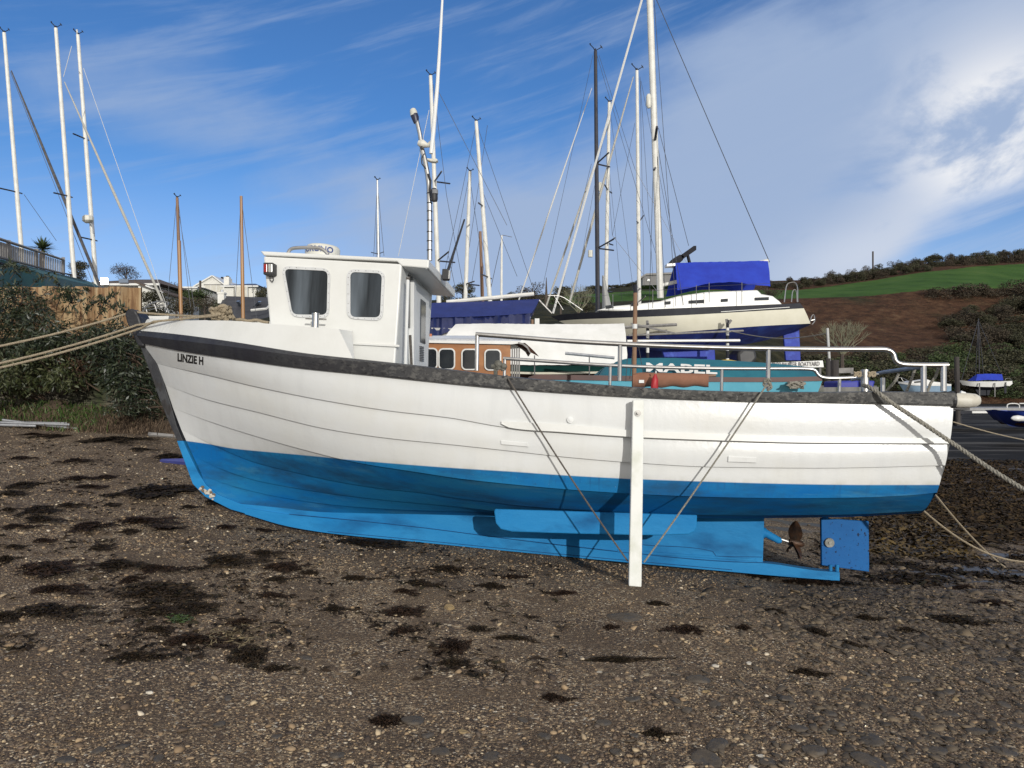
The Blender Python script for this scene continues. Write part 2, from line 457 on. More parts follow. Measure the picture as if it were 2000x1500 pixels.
# ---- long rubbing piece along the topsides (a slim plank over strake one)
from mathutils.bvhtree import BVHTree
HULL_BVH = BVHTree.FromPolygons([tuple(v) for v in mb.v], mb.f)
def hull_at(px, py):
    """hull surface point under a pixel, in the boat frame"""
    o = Vector((0, 0, EYE)); h = HULL_BVH.ray_cast(o, Vector(((px-1000)/F, 1, (750-py)/F)).normalized())[0]
    return BRi @ (h-BO) if h is not None else un(px, py, -1.2)
RT = [(980,823),(1100,829),(1230,840),(1400,847),(1600,853),(1852,856)]
def topside(px, py):
    c = 1.2
    for _ in range(40):
        q = un(px, py, -c); a_, b2_ = upto(cG, q.x), upto(c1, q.x); t = (a_.z-q.z)/(a_.z-b2_.z); c = .5*c-.5*(a_.y+(b2_.y-a_.y)*t)
    q = un(px, py, -c); q.y -= .012; return q
mb = MB(); rows = [[], [], [], []]
for (px, py), (px2, py2) in zip(resample(RT, 60), resample([(980,829),(985,834),(1100,845),(1230,854),(1400,861),(1600,866),(1852,867)], 60)):
    a = topside(px, py); b = topside(px2, py2-1)
    rows[0].append(W((a.x, a.y+.01, a.z))); rows[1].append(W((a.x, a.y-.018, a.z)))
    rows[2].append(W((b.x, b.y-.022, b.z))); rows[3].append(W((b.x, b.y+.012, b.z)))
mb.grid(rows)
mb.build('rubbing_strip', m_white, boat)
# skin fittings and name plates
def plate(pxs, name, m, out=.012, smooth=False):
    pp = [hull_at(*p) for p in pxs]; b = MB()
    b.prism([W((q.x, q.y-out, q.z)) for q in pp], BR @ Vector((0, out*2, 0))); return b.build(name, m, boat, bevel=.004)
plate([(978,860),(1030,865),(1032,873),(979,868)], 'hull_plate', m_white2, .014)
plate([(1422,891),(1477,894),(1476,904),(1421,902)], 'hull_plate', m_white2, .014)
q = hull_at(1114, 820); b = MB()
b.tube([W((q.x, q.y-.02, q.z)), W((q.x, q.y+.03, q.z))], .028, 14)
b.tube([W((q.x, q.y-.028, q.z)), W((q.x, q.y+.03, q.z))], .013, 10)
b.build('skin_fitting', m_white2, boat, smooth=True)

# ---- black rubbing strake and bulwark cap
def strake(side):
    b = MB(); rows = [[] for _ in range(7)]
    for i in range(NB):
        t, g = cT[i], cG[i]; s = i/(NB-1)
        fr = max(.10, .42-.9*s)          # chamfered top, wide forward
        f0 = min(1, i/8)
        mid = t.lerp(g, fr)
        prof = [(t.x, t.y+.085*f0, t.z-.01), (t.x, t.y+.02*f0, t.z), (mid.x, mid.y-.035, mid.z), (g.x, g.y-.040, g.z+.012), (g.x, g.y-.03, g.z), (g.x, g.y+.03, g.z-.004), (t.x, t.y+.085*f0, t.z-.28 if s > .45 else t.z-.04)]
        if f0 < 1: prof = [(x, min(y, -.02), z) for x, y, z in prof]
        for k, (x, y, z) in enumerate(prof): rows[k].append(W((x, y*side, z)))
    b.grid(rows, flip=(side > 0))
    e = [r[-1] for r in rows]; b.add(e, [tuple(range(7)) if side > 0 else tuple(range(6, -1, -1))])
    return b.build('rubbing_strake', m_worn, boat, smooth=True, angle=25)
strake(1); strake(-1)
# aft bulwark across the transom
tn = cT[-1]; gn = cG[-1]; b = MB()
rr = []
for t in np.linspace(1, -1, 9):
    rr.append([W((tn.x+.03, tn.y*t, tn.z)), W((tn.x+.03, gn.y*t, gn.z)), W((tn.x-.07, gn.y*t, gn.z-.02)), W((tn.x-.07, tn.y*t, tn.z-.002)), W((tn.x+.03, tn.y*t, tn.z))])
b.grid(rr); b.build('transom_cap', m_worn, boat)
# decks
b = MB(); r1 = []; r2 = []
for i in range(2, NB):
    q = cG[i]; yi = min(q.y+.05+.14*max(0, 1-i/45), -.01); r1.append(W((q.x, yi, q.z-.10))); r2.append(W((q.x, -yi, q.z-.10)))
b.grid([r1, r2]); b.build('deck', mat('deck_paint', (.30, .33, .35), (.2, .22, .24), 6, .7), boat)

# ---- stem post, keel, shoe, bilge keel, rudder
def slab(pxs, yb, t, name, m, parent=boat, bevel=.006, yb2=None):
    pp = [un(x, y, yb) for x, y in pxs]; b = MB()
    b.prism([W(q) for q in pp], BR @ Vector((0, t, 0))); return b.build(name, m, parent, bevel=bevel)
slab([(243,614),(247,605),(255,602),(264,606),(271,618),(278,640),(287,662),(279,678),(268,676),(257,650),(247,630)], -.12, .24, 'stem_head', m_black, bevel=.02)
slab([(256,634),(262,652),(277,666),(290,664),(300,690),(315,735),(333,790),(345,832),(357,861),(346,861),(330,826),(312,782),(296,736),(280,694),(268,662),(255,638)], -.064, .128, 'stem_post', m_stem)
KE = [(345,861),(357,861),(372,893),(388,925),(402,947),(425,966),(470,984),(600,997),(760,1001),(900,1002),(1100,1006),(1300,1008),(1493,1008),(1490,1103),(1430,1115),(1230,1097),(1000,1076),(820,1058),(640,1040),(562,1028),(520,1015),(450,995),(400,970),(376,945)]
slab(KE, -.07, .14, 'keel', m_blue)
kt = [(478,992),(565,1005),(700,1018),(820,1031),(1000,1054),(1206,1078),(1430,1098),(1490,1100),(1600,1115),(1640,1118)]
kb = [(478,1004),(562,1028),(640,1041),(820,1059),(1000,1077),(1230,1099),(1430,1117),(1520,1125),(1610,1132),(1640,1134)]
b = MB(); rw = [[], [], [], [], []]
for (ax, ay), (bx, by) in zip(resample(kt, 70), resample(kb, 70)):
    a = un(ax, ay, -.085); c = un(bx, by, -.085)
    for k, v in enumerate(((a.x, -.085, a.z), (c.x, -.085, c.z), (c.x, .085, c.z), (a.x, .085, a.z), (a.x, -.085, a.z))): rw[k].append(W(v))
b.grid(rw, flip=True); b.add([r[-1] for r in rw[:4]], [(0, 1, 2, 3)]); b.add([r[0] for r in rw[:4]], [(3, 2, 1, 0)])
b.build('keel_shoe', m_blue, boat)
slab([(1206,1073),(1480,1092),(1480,1097),(1206,1079)], -.077, .154, 'keel_band', m_blue)
m_seam = mat('seam_blue', (.006, .06, .17), (.01, .09, .24), 12, .7)
def seam(pts, yb, name='keel_seam'):
    b_ = MB(); b_.tube([wn(x, y, yb) for x, y in resample(pts, 40)], .0035, 4); b_.build(name, m_seam, boat)
seam([(565,1004),(700,1017),(820,1030),(1000,1053),(1206,1077)], -.0855)
seam([(1208,1078),(1430,1097),(1490,1099)], -.0855); seam([(1255,1064),(1396,1078),(1398,1086),(1488,1088)], -.071)
seam([(640,1038),(820,1055),(1000,1073),(1230,1095),(1430,1113)], -.0855)
# rusty growth where the forefoot rests
b = MB(); rng = np.random.default_rng(3)
for _ in range(34):
    t = rng.random()**.8; px = 391+t*26+rng.normal()*1.5; py = 952+t*18+rng.normal()*2.5
    q = un(px, py, -.082); r = .006+.012*rng.random(); b.ball(W(q), (r*1.3, r*.6, r), 0 if rng.random() < .55 else 1, 6, 4)
b.build('barnacles', [mat('barnacle_white', (.6, .58, .52), (.4, .36, .3), 40, .9), mat('barnacle_brown', (.20, .15, .10), (.1, .08, .06), 40, .9)], boat)
slab([(965,1000),(966,994),(1362,1006),(1361,1030),(1356,1039),(1345,1044),(1280,1046),(1130,1043),(1000,1039),(978,1034),(968,1022)], -.86, .05, 'bilge_keel', m_blue, bevel=.012)
rud = slab([(1604,1012),(1697,1018),(1698,1117),(1605,1104)], -.025, .05, 'rudder', m_blue_d, bevel=.006)
q = un(1620, 1060, -.04); b = MB()
b.tube([W(q+Vector((0, -.012, 0))), W(q+Vector((0, .03, 0)))], [.045, .05], 16)
b.tube([W(q+Vector((0, -.02, 0))), W(q+Vector((0, .02, 0)))], .016, 8)
b.build('anode', m_zinc, rud, smooth=True)
b = MB()
for px in (1622, 1635):
    b.tube([wn(px, 1103, -.03), wn(px, 1122, -.03)], .018, 10)
b.tube([wn(1622, 1128, -.05), wn(1636, 1128, -.05)], .03, 10)
b.build('heel_bearing', m_blue, boat, smooth=True)
b = MB(); b.tube([wn(1612, 1012, 0), wn(1612, 975, 0)], .03, 10); b.build('rudder_stock', m_blue_d, boat, smooth=True)
# propeller and shaft
b = MB()
b.tube([wn(1488, 1040, 0), wn(1494, 1041, 0), wn(1494.5, 1041, 0), wn(1522, 1056, 0), wn(1526, 1057, 0)], [.055, .055, .04, .034, .02], 12)
b.build('stern_tube', m_blue, boat, smooth=True)
b = MB(); b.tube([wn(1520, 1052, 0), wn(1545, 1060, 0)], .014, 8); b.build('propeller_shaft', m_steel, boat, smooth=True)
hub = un(1551, 1060, 0); ax = Vector((1, 0, -.12)).normalized()
b = MB(); b.tube([W(hub-ax*.05), W(hub), W(hub+ax*.07), W(hub+ax*.1)], [.034, .042, .034, .012], 12)
prop = b.build('propeller', m_bronze, boat, smooth=True)
for k in range(3):
    b = MB(); th = R(96+120*k); rad = Vector((0, math.cos(th), math.sin(th))); tan = ax.cross(rad)
    g1 = []; g2 = []
    for i in range(9):
        t = i/8; r = .03+.19*t; w = .075*math.sin(math.pi*min(1, .18+.80*t))**.7; tw = R(58-30*t)
        row = []; row2 = []
        for s_ in np.linspace(-1, 1, 5):
            dirn = tan*math.cos(tw)+ax*math.sin(tw); nn = tan*-math.sin(tw)+ax*math.cos(tw)
            p = hub+rad*r+dirn*(w*s_)+nn*(.012*s_*s_)
            row.append(W(p+nn*.005)); row2.append(W(p-nn*.005))
        g1.append(row); g2.append(row2)
    b.grid(g1); b.grid(g2, flip=True)
    for q_ in ((0, 0), (-1, -1)): pass
    b.build('blade', m_bronze, prop, smooth=True, angle=60)

# ---- raised foredeck bulwark (white coaming)
CT = [(279,638),(290,622),(310,624),(360,626),(432,626),(534,633),(600,638),(662,643)]
xs0 = un(279, 638, -.045).x
ct = side_curve(CT, 1.20, 4.2, 2.5, .07, 50, 0)
def coaming(side):
    b = MB(); x_end = un(695, 702, -1.18).x
    rows = [[], [], [], []]
    for i, q in enumerate(ct):
        t = i/(len(ct)-1)
        x_low = max(ct[0].x+.05, 0)+(x_end-max(ct[0].x+.05, 0))*t
        base = upto(cT, x_low); ins = .07*min(1, t*6)
        lo = Vector((base.x, min(base.y+ins, -.03), base.z-.02))
        thick = .05*min(1, t*5)
        rows[0].append(W((lo.x, lo.y*side, lo.z))); rows[1].append(W((q.x, q.y*side, q.z)))
        rows[2].append(W((q.x, (min(q.y+thick, -.01))*side, q.z+.004))); rows[3].append(W((q.x, (min(q.y+thick, -.01))*side, q.z-.06)))
    b.grid(rows, flip=(side < 0))
    # sloping after end, running in to the wheelhouse side
    a0 = rows[0][-1]; a1 = rows[1][-1]
    i1 = W((un(687, 646, -.80).x, -.79*side, un(687, 646, -.80).z)); i0 = W((un(690, 700, -.80).x, -.79*side, un(690, 700, -.80).z-.05))
    b.add([a0, a1, i1, i0], [(0, 1, 2, 3)] if side > 0 else [(3, 2, 1, 0)])
    return b.build('foredeck_coaming', m_white, boat)
coaming(1); coaming(-1)
b = MB(); n_ = [W((q.x, min(q.y+.04, -.01), q.z-.03)) for q in ct]; f_ = [W((q.x, -min(q.y+.04, -.01), q.z-.03)) for q in ct]
qe = un(687, 646, -.8)
n_.append(W((qe.x, -.8, qe.z))); f_.append(W((qe.x, .8, qe.z)))
b.grid([n_, f_]); b.build('foredeck', m_white, boat)

# ---- wheelhouse
HW = .76
A_ = un(514, 500, -HW); B_ = un(536, 650, -HW); C_ = un(780, 720, -HW); D_ = un(785, 515, -HW)
B_ = Vector((B_.x, -HW, C_.z+.05))
aft_x = D_.x
wall_poly = [A_, B_, Vector((aft_x, -HW, C_.z)), Vector((aft_x, -HW, D_.z))]
b = MB(); b.prism([W(q) for q in wall_poly], BR @ Vector((0, 2*HW, 0)))
wh = b.build('wheelhouse', m_white, boat, bevel=.018)
# lower step moulding along the side
s0, s1 = un(688, 669, -HW), un(781, 674, -HW)
b = MB(); b.prism([W((s0.x, -HW-.022, s0.z)), W((s1.x, -HW-.022, s1.z)), W((s1.x, -HW-.022, s1.z-.022)), W((s0.x, -HW-.022, s0.z-.022))], BR @ Vector((0, .03, 0)))
b.build('side_moulding', m_white, wh, bevel=.004)
# roof with the after overhang
rt = [un(510, 490, -HW-.007), un(838, 507, -HW-.007)]
fz = .085
b = MB(); zA, zB = rt[0].z, rt[1].z
prof = [(rt[0].x-.01, zA), (rt[1].x, zB), (rt[1].x, zB-fz), (aft_x+.005, zB-fz+.012), (aft_x-.05, zB-.03), (rt[0].x+.03, zA-.045)]
b.prism([W((x, -HW-.007, z)) for x, z in prof], BR @ Vector((0, 2*HW+.014, 0)))
roof = b.build('roof', m_white, wh, bevel=.012)
# overhang soffit seam
z1 = zB-fz
b = MB(); b.box(W((aft_x+.24, 0, z1-.001)), (.008, 1.5, .006), BR); b.build('soffit_batten', m_white2, wh)
def ring_window(pxs_out, pxs_in, parent, frame_name='window', rivets=True):
    def rounded(pxs, rr, n=6):
        out = []; k = len(pxs)
        for i in range(k):
            p0 = Vector(pxs[i-1]); p1 = Vector(pxs[i]); p2 = Vector(pxs[(i+1) % k])
            a = p1+(p0-p1).normalized()*rr; c = p1+(p2-p1).normalized()*rr
            for j in range(n+1):
                t = j/n; out.append((a*(1-t)+p1*t)*(1-t)+(p1*(1-t)+c*t)*t)
        return out
    o = rounded(pxs_out, 17); i_ = rounded(pxs_in, 11)
    yo = -HW-.014
    b = MB(); P0 = [W(un(p[0], p[1], yo)) for p in o]; P1 = [W(un(p[0], p[1], yo)) for p in i_]
    dn = BR @ Vector((0, .02, 0)); n = len(P0)
    vs = P0+P1+[p+dn for p in P0]+[p+dn for p in P1]
    fs = []
    for j in range(n):
        k = (j+1) % n
        fs += [(j, k, n+k, n+j), (2*n+j, 2*n+k, k, j), (n+j, n+k, 3*n+k, 3*n+j)]
    b.add(vs, fs)
    if rivets:
        for j in range(0, n, 2):
            c = (P0[j]*.55+P1[j]*.45)+BR @ Vector((0, -.001, 0)); b.ball(c, (.004, .003, .004), 1, 6, 4)
        for (ea, eb) in ((0, 1), (1, 2), (2, 3), (3, 0)):
            for t in (.3, .5, .7):
                pa = Vector(pxs_out[ea]).lerp(Vector(pxs_out[eb]), t); pb = Vector(pxs_in[ea]).lerp(Vector(pxs_in[eb]), t)
                c = W(un(*(pa.lerp(pb, .4)), yo-.001)); b.ball(c, (.004, .003, .004), 1, 6, 4)
    fr = b.build(frame_name, [mat('window_alloy', (.60, .61, .61), (.52, .53, .53), 14, .45), m_steel_d], parent)
    b = MB(); b.add([W(un(p[0], p[1], -HW-.004)) for p in i_], [tuple(range(len(i_)))[::-1]])
    b.build('pane', m_glass, fr)
    return fr
ring_window([(549,519),(645,524),(642,622),(568,619)], [(555,525),(640,529),(638,615),(571,614)], wh)
ring_window([(677,525),(752,528),(747,627),(677,622)], [(684,531),(746,534),(742,620),(684,619)], wh)
# after face: opening, door, vent
def aft_slab(pxs, name, m, parent=wh, t=.03, out=.0):
    b = MB(); b.prism([W(unx(x, y, aft_x+t+out)) for x, y in pxs], BR @ Vector((-t, 0, 0))); return b.build(name, m, parent)
m_shadow_in = mat('cabin_inside', (.10, .105, .11), (.05, .05, .055), 4, .6)
aft_slab([(799,536),(806,541),(805,640),(799,640)], 'after_window', m_glass2, t=.012)
door = aft_slab([(812,552),(838,573),(836,740),(812,735)], 'door', m_white2, t=.035)
aft_slab([(823,584),(832,591),(831,672),(822,668)], 'door_pane', m_glass, door, t=.01, out=.035)
b = MB()
for r_ in range(9):
    y0 = 676+r_*3.4
    b.prism([W(unx(x, y, aft_x+.046)) for x, y in ((821, y0), (828.5, y0+1.2), (828.5, y0+2.9), (821, y0+1.7))], BR @ Vector((-.01, 0, 0)))
b.build('vent_louvre', mat('louvre_dark', (.08, .08, .085), None), door)
aft_slab([(809,548),(813,552),(812,735),(808,735)], 'door_jamb', m_white2, t=.05)
# boat hook lashed by the after corner
b = MB(); b.tube([W(unx(797, 541, aft_x+.07)), W(unx(792, 712, aft_x+.07))], .016, 8); b.build('pole', m_white2, wh, smooth=True)
b = MB(); b.tube([W(unx(797, 541, aft_x+.07)), W(unx(797, 547, aft_x+.07))], .019, 8); b.tube([W(unx(801, 655, aft_x+.06)), W(unx(804, 720, aft_x+.06))], .014, 8); b.build('pole_end', m_rope_d, wh, smooth=True)
# grab rail and radar on the roof
gx = [(562,495),(566,488),(575,484.5),(600,483.5),(624,485),(633,489),(641,497)]
b = MB(); b.tube([W(un(x, y, -.55)) for x, y in resample(gx, 24)], .018, 8); b.build('grab_rail', m_steel, wh, smooth=True)
c0 = un(630, 500, .05); rtop = un(630, 481, .05).z; r0 = un(664, 490, .05).x-c0.x
b = MB()
zr = [(-.05, 1.0), (rtop-c0.z-.03, .96), (rtop-c0.z-.008, .88), (rtop-c0.z+.005, .6), (rtop-c0.z+.009, .02)]
rows = [[W((c0.x+r0*k*math.cos(t), .05+r0*k*math.sin(t), c0.z+z)) for t in np.linspace(0, 2*math.pi, 33)] for z, k in zr]
b.grid(rows, flip=True); radar = b.build('radar_dome', m_cream, wh, smooth=True, angle=50)
def text_mesh(txt, bold=0.0, extrude=0.0):
    cu = bpy.data.curves.new('lettering', 'FONT'); cu.body = txt; cu.offset = bold; cu.extrude = extrude; cu.resolution_u = 3
    o = bpy.data.objects.new('lettering', cu); COL.objects.link(o)
    dg = bpy.context.evaluated_depsgraph_get(); me = bpy.data.meshes.new_from_object(o.evaluated_get(dg))
    vs = [v.co.copy() for v in me.vertices]; fs = [tuple(p.vertices) for p in me.polygons]
    bpy.data.objects.remove(o); bpy.data.meshes.remove(me)
    w = max(v.x for v in vs); x0 = min(v.x for v in vs); h = max(v.y for v in vs)
    return [((v.x-x0)/(w-x0), v.y/h) for v in vs], fs
uv, fs = text_mesh('FURUNO', .02)
b = MB(); vv = []
for u, v in uv:
    t = R(-148+u*112); z = c0.z-.005+v*(rtop-c0.z-.032)*.80+.015
    vv.append(W((c0.x+(r0*.985+.004)*math.cos(t), .05+(r0*.985+.004)*math.sin(t), z)))
b.add(vv, fs); b.build('lettering', mat('letter_blue', (.03, .06, .22), None, rough=.4), radar)
# the name on the bow
uv, fs = text_mesh('LINZIE H', .042)
b = MB(); vv = []
for u, v in uv:
    px = 347+u*50.5; py = 705+u*7.5-v*15.2+(.0 if u < .1 else 0)
    q = hull_at(px, py); vv.append(W((q.x, q.y-.004, q.z)))
b.add(vv, fs); b.build('name_lettering', mat('letter_black', (.012, .012, .014), None, rough=.4), boat)
# port light with its wires
b = MB(); q0 = un(531, 528, -HW)
def lx(px, py, out): 
    v = un(px, py, -HW); return Vector((v.x, -HW-out, v.z))
nl = MB(); nl.prism([W(lx(x, y, .10)) for x, y in ((522,517),(541,517),(541,539),(536,542),(522,540))], BR @ Vector((0, .105, 0)))
nav = nl.build('navigation_light', m_rubber, wh, bevel=.008)
b = MB(); b.prism([W(lx(x, y, .106)) for x, y in ((523,520),(530,520),(530,536),(523,536))], BR @ Vector((0, .05, 0))); b.build('red_lens', m_red, nav, bevel=.006)
b = MB(); b.prism([W(lx(x, y, .106)) for x, y in ((532,520),(540,520),(540,536),(532,536))], BR @ Vector((0, .05, 0))); b.build('clear_lens', mat('clear_lens', (.5, .5, .46), (.3, .3, .28), 20, .15), nav, bevel=.006)
b = MB()
for pts in ([(530,541),(529,547),(534,552),(536,548)], [(534,541),(537,546),(535,550)]):
    b.tube([W(lx(x, y, .03)) for x, y in resample(pts, 10)], .004, 5)
b.build('wire', m_rubber, nav, smooth=True)
# exhaust pipe standing on the coaming
yx = -.98
b = MB(); b.tube([W(un(616, 645, yx)), W(un(616.5, 613, yx))], .033, 16); b.tube([W(un(616.5, 615, yx)), W(un(616.5, 612, yx))], .036, 16)
ex = b.build('exhaust_pipe', m_steel, boat, smooth=True)
b = MB(); b.box(W(un(617, 623, yx+.06)), (.20, .02, .014), BR); b.build('pipe_bracket', m_steel_d, ex)
# aerial mast on the after edge of the roof
ym = -.62
am = [(839,508),(839,400),(838,362),(834,335),(828,305),(822,283)]
def tubepx(pts, yb, r, n=8): 
    b_ = MB(); b_.tube([W(un(x, y, yb)) for x, y in pts], r, n); return b_
mast = tubepx([(839,509),(839,440),(838.5,400),(838,365),(835,340),(829,310),(824,292)], ym, .026, 10).build('aerial_mast', m_steel, boat, smooth=True)
b = MB()
for y in (377, 396, 412, 430, 452, 470, 488): b.tube([W(un(839 if y > 380 else 838.5, y, ym)), W(un(839 if y > 380 else 838.5, y+2, ym))], .0285, 10)
b.tube([W(un(x, y, ym-.03)) for x, y in ((836,340),(841,352),(840,372),(842,392))], .012, 6)
b.tube([W(un(x, y, ym-.03)) for x, y in resample([(829,300),(823,308),(824,320),(831,329)], 10)], .006, 5)
b.build('cable', m_rubber, mast, smooth=True)
b = tubepx([(825,296),(820,262),(814,236)], ym, .022, 10); b.build('upper_pole', m_steel, mast, smooth=True)
b = tubepx([(813,240),(811,230),(809,224)], ym, [.026, .038, .038], 12); b.build('aerial_base', mat('navy_plastic', (.02, .022, .05), None, rough=.4), mast, smooth=True)
b = tubepx([(809,226),(807.5,219),(806,214),(805,212)], ym, [.038, .037, .03, .012], 12); b.build('aerial_cap', m_cream, mast, smooth=True)
b = tubepx([(817,279),(825,281),(835,284),(843,281)], ym, [.026, .045, .022, .036], 10); b.build('bracket', m_cream, mast, smooth=True)
b = MB(); b.prism([W(un(x, y, ym)) for x, y in ((833,308),(840,309),(853,309),(855,313),(850,316),(841,315),(833,312))], BR @ Vector((0, .06, 0))); b.build('bracket', m_cream, mast, bevel=.01)
b = tubepx([(827,290),(822,292)], ym, .034, 8); b.build('clamp', m_rubber, mast)
whip = tubepx([(842,300),(846,262),(854,170),(859,90),(865,-20),(870,-110)], ym-.04, [.020, .022, .019, .016, .011, .007], 8).build('whip_aerial', m_white2, mast, smooth=True)
lan = tubepx([(848,393),(848,389),(848,372),(848,368)], ym-.05, [.03, .036, .034, .02], 12).build('lantern', m_rubber, mast, smooth=True)
b = tubepx([(849,379),(849,371)], ym-.055, .034, 12); b.build('lens', mat('lantern_lens', (.25, .26, .27), (.15, .15, .16), 12, .1), lan, smooth=True)
# work light and leaning whip on the after fascia
q = unx(871, 537, rt[1].x+.05); b = MB(); b.box(W((rt[1].x+.05, q.y, q.z)), (.07, .09, .11), BR); wl_ = b.build('work_light', m_rubber, boat, bevel=.006)
b = MB(); b.box(W((rt[1].x+.088, q.y, q.z)), (.01, .07, .085), BR); b.build('lens', mat('frosted_lens', (.6, .6, .57), None, rough=.3), wl_)
b = MB(); b.tube([W(unx(874, 531, rt[1].x+.05)), W(unx(907, 429, rt[1].x+.05))], [.016, .01], 6); b.build('black_whip', m_rubber, wl_, smooth=True)

# ---- handrails
def rail(pts, yb, r, name='handrail', n=90):
    b = MB(); b.tube([W(un(x, y, yb)) for x, y in pts], r, 12); return b.build(name, m_steel, boat, smooth=True)
def smooth_px(pts, it=3):
    for _ in range(it):
        out = [pts[0]]
        for a, c in zip(pts, pts[1:]): out += [(a[0]*.75+c[0]*.25, a[1]*.75+c[1]*.25), (a[0]*.25+c[0]*.75, a[1]*.25+c[1]*.75)]
        pts = out+[pts[-1]]
    return pts
near = smooth_px([(929,653),(1000,658),(1100,666),(1210,672),(1350,678),(1500,681),(1600,682),(1700,682),(1733,682),(1746,690),(1748,705),(1760,712),(1790,713),(1852,713)])
hr = rail(near, -1.27, .021)
for px, y0, y1 in ((932,655,724),(1211,673,744),(1501,682,760),(1804,714,766),(1843,714,764)):
    b = MB(); b.tube([W(un(px, y0, -1.27)), W(un(px-1 if px < 1600 else px, y1, -1.27))], .019 if px < 1600 else .024, 10); b.build('stanchion', m_steel, hr, smooth=True)
far = smooth_px([(983,700),(1060,705),(1190,714),(1300,718),(1410,720),(1520,720),(1580,720),(1593,723),(1598,733),(1608,738),(1630,739),(1680,737)])
hr2 = rail(far, 1.15, .021)
for px, y0, y1 in ((986,702,735),(1192,716,760),(1410,722,770),(1640,741,770)):
    b = MB(); b.tube([W(un(px, y0, 1.15)), W(un(px-1, y1, 1.15))], .019, 10); b.build('stanchion', m_steel, hr2, smooth=True)
# stern rail across, with its ropes
qa = un(1806, 716, -1.2); qb = un(1664, 742, .95)
b = MB(); b.tube([W(qa), W((qa.x*.5+qb.x*.5, (qa.y+qb.y)/2, (qa.z+qb.z)/2+.02)), W(qb)], .018, 10); hr3 = b.build('stern_rail', mat('blue_grey_pipe', (.22, .26, .33), (.16, .19, .24), 9, .4, .3), boat, smooth=True)
b = MB(); b.tube([W(un(1724, 738, -.7)), W(un(1724, 765, -.7))], .022, 10); b.build('stanchion', m_steel, hr3, smooth=True)
b = MB(); b.tube([W(un(1689.5, 722, -1.18)), W(un(1689.5, 775, -1.18))], .033, 16); boll = b.build('mooring_post', m_steel, boat, smooth=True)
b = MB(); b.tube([W(un(1662, 730, -1.18)), W(un(1716, 731, -1.18))], .008, 8); b.build('cross_pin', m_steel, boll, smooth=True)
# deck-edge pump fitting and cleat
b = MB(); 
for (x0, y0, x1, y1, r) in ((973,705,973,722,.03),(960,716,984,714,.022),(968,720,968,732,.018),(980,711,983,724,.02)): b.tube([W(un(x0, y0, -1.2)), W(un(x1, y1, -1.2))], r, 8)
b.ball(W(un(973, 712, -1.2)), .04, 0, 10, 6); b.ball(W(un(984, 716, -1.2)), .03, 0, 10, 6)
b.build('deck_pump', mat('corroded_bronze', (.10, .10, .085), (.17, .165, .14), 20, .7, .3, bump=.5, bscale=50), boat, smooth=True)
# corner fender on the quarter
fx = [un(1858, 781, -1.22), un(1872, 782, -1.22), un(1890, 782, -1.22), un(1905, 782, -1.22), un(1912, 782, -1.22), un(1915, 782, -1.22)]
b = MB(); b.tube([W(q) for q in fx], [.055, .062, .062, .055, .038, .012], 16); fen = b.build('quarter_fender', m_fender, boat, smooth=True)
b = MB(); b.tube([W(un(1856, 781, -1.22)), W(un(1862, 781, -1.22))], .074, 16); b.box(W(un(1868, 797, -1.15)), (.16, .12, .03), BR); b.build('fender_mount', m_rubber, fen)
b = MB(); b.tube([W(un(1876, 766, -1.22)), W(un(1885, 769, -1.22))], .014, 8); b.build('fender_bolt', m_white2, fen)

# ---- beaching leg, with its bolt
yl = -1.46
LEGF = un(1240, 1146, yl)
b = MB(); b.prism([W(un(x, y, yl)) for x, y in ((1236,781),(1258,781),(1253,1147),(1228,1145))], BR @ Vector((0, .095, 0)))
leg = b.build('beaching_leg', mat('leg_white', (.76, .77, .74), (.66, .68, .62), 5, .4, lo=.45, hi=.75, bump=.05, c3=(.5, .52, .42), scale3=3, lo3=.6, hi3=.8), boat, bevel=.008)
q = un(1246, 807, yl); b = MB()
b.tube([W(q+Vector((0, -.012, 0))), W(q+Vector((0, .01, 0)))], .026, 14); b.tube([W(q+Vector((0, -.035, 0))), W(q+Vector((0, .01, 0)))], .012, 6)
b.build('bolt', m_steel_d, leg)
b = MB(); b.box(W(un(1243, 815, -1.38)), (.07, .14, .09), BR); b.build('leg_packer', m_white2, leg)
LEG_W = W(LEGF)

# ============================================================ ropes of the boat
def rope_mb(pts, r, n=7, twist=True, sub=40):
    """laid rope: three strands twisted round the line"""
    pts = [Vector(p) for p in pts]
    d = [0]
    for a, c in zip(pts, pts[1:]): d.append(d[-1]+(c-a).length)
    if not twist:
        b_ = MB(); b_.tube(pts, r, n); return b_
    tot = d[-1]; k = int(max(20, tot/(r*.75))); k = min(k, 700)
    T = np.linspace(0, tot, k); X = [np.interp(T, d, [p[i] for p in pts]) for i in range(3)]
    cen = [Vector((X[0][i], X[1][i], X[2][i])) for i in range(k)]
    b_ = MB(); pitch = r*4.6
    for s_ in range(3):
        line = []
        for i, c in enumerate(cen):
            t = (cen[min(i+1, k-1)]-cen[max(i-1, 0)]).normalized()
            u = t.cross(Vector((0, .3, 1))).normalized(); v = t.cross(u)
            a = 2*math.pi*(T[i]/pitch+s_/3); line.append(c+(u*math.cos(a)+v*math.sin(a))*r*.5)
        b_.tube(line, r*.55, 5)
    return b_
def sag(a, c, h, n=24):
    a, c = Vector(a), Vector(c)
    return [a.lerp(c, t)-Vector((0, 0, h*4*t*(1-t))) for t in np.linspace(0, 1, n)]
def leg_pt(px, py, dy=0): return wn(px, py, yl+.06+dy)
g1 = wn(990, 733, -1.36); rope_mb([g1]+sag(wn(994, 742, -1.42), leg_pt(1226, 1096), .03), .0078).thing('leg_guy_rope', m_rope_d, 'dark rope running aft from the pump fitting down to the white leg', 'rope', 'guy ropes of the leg')
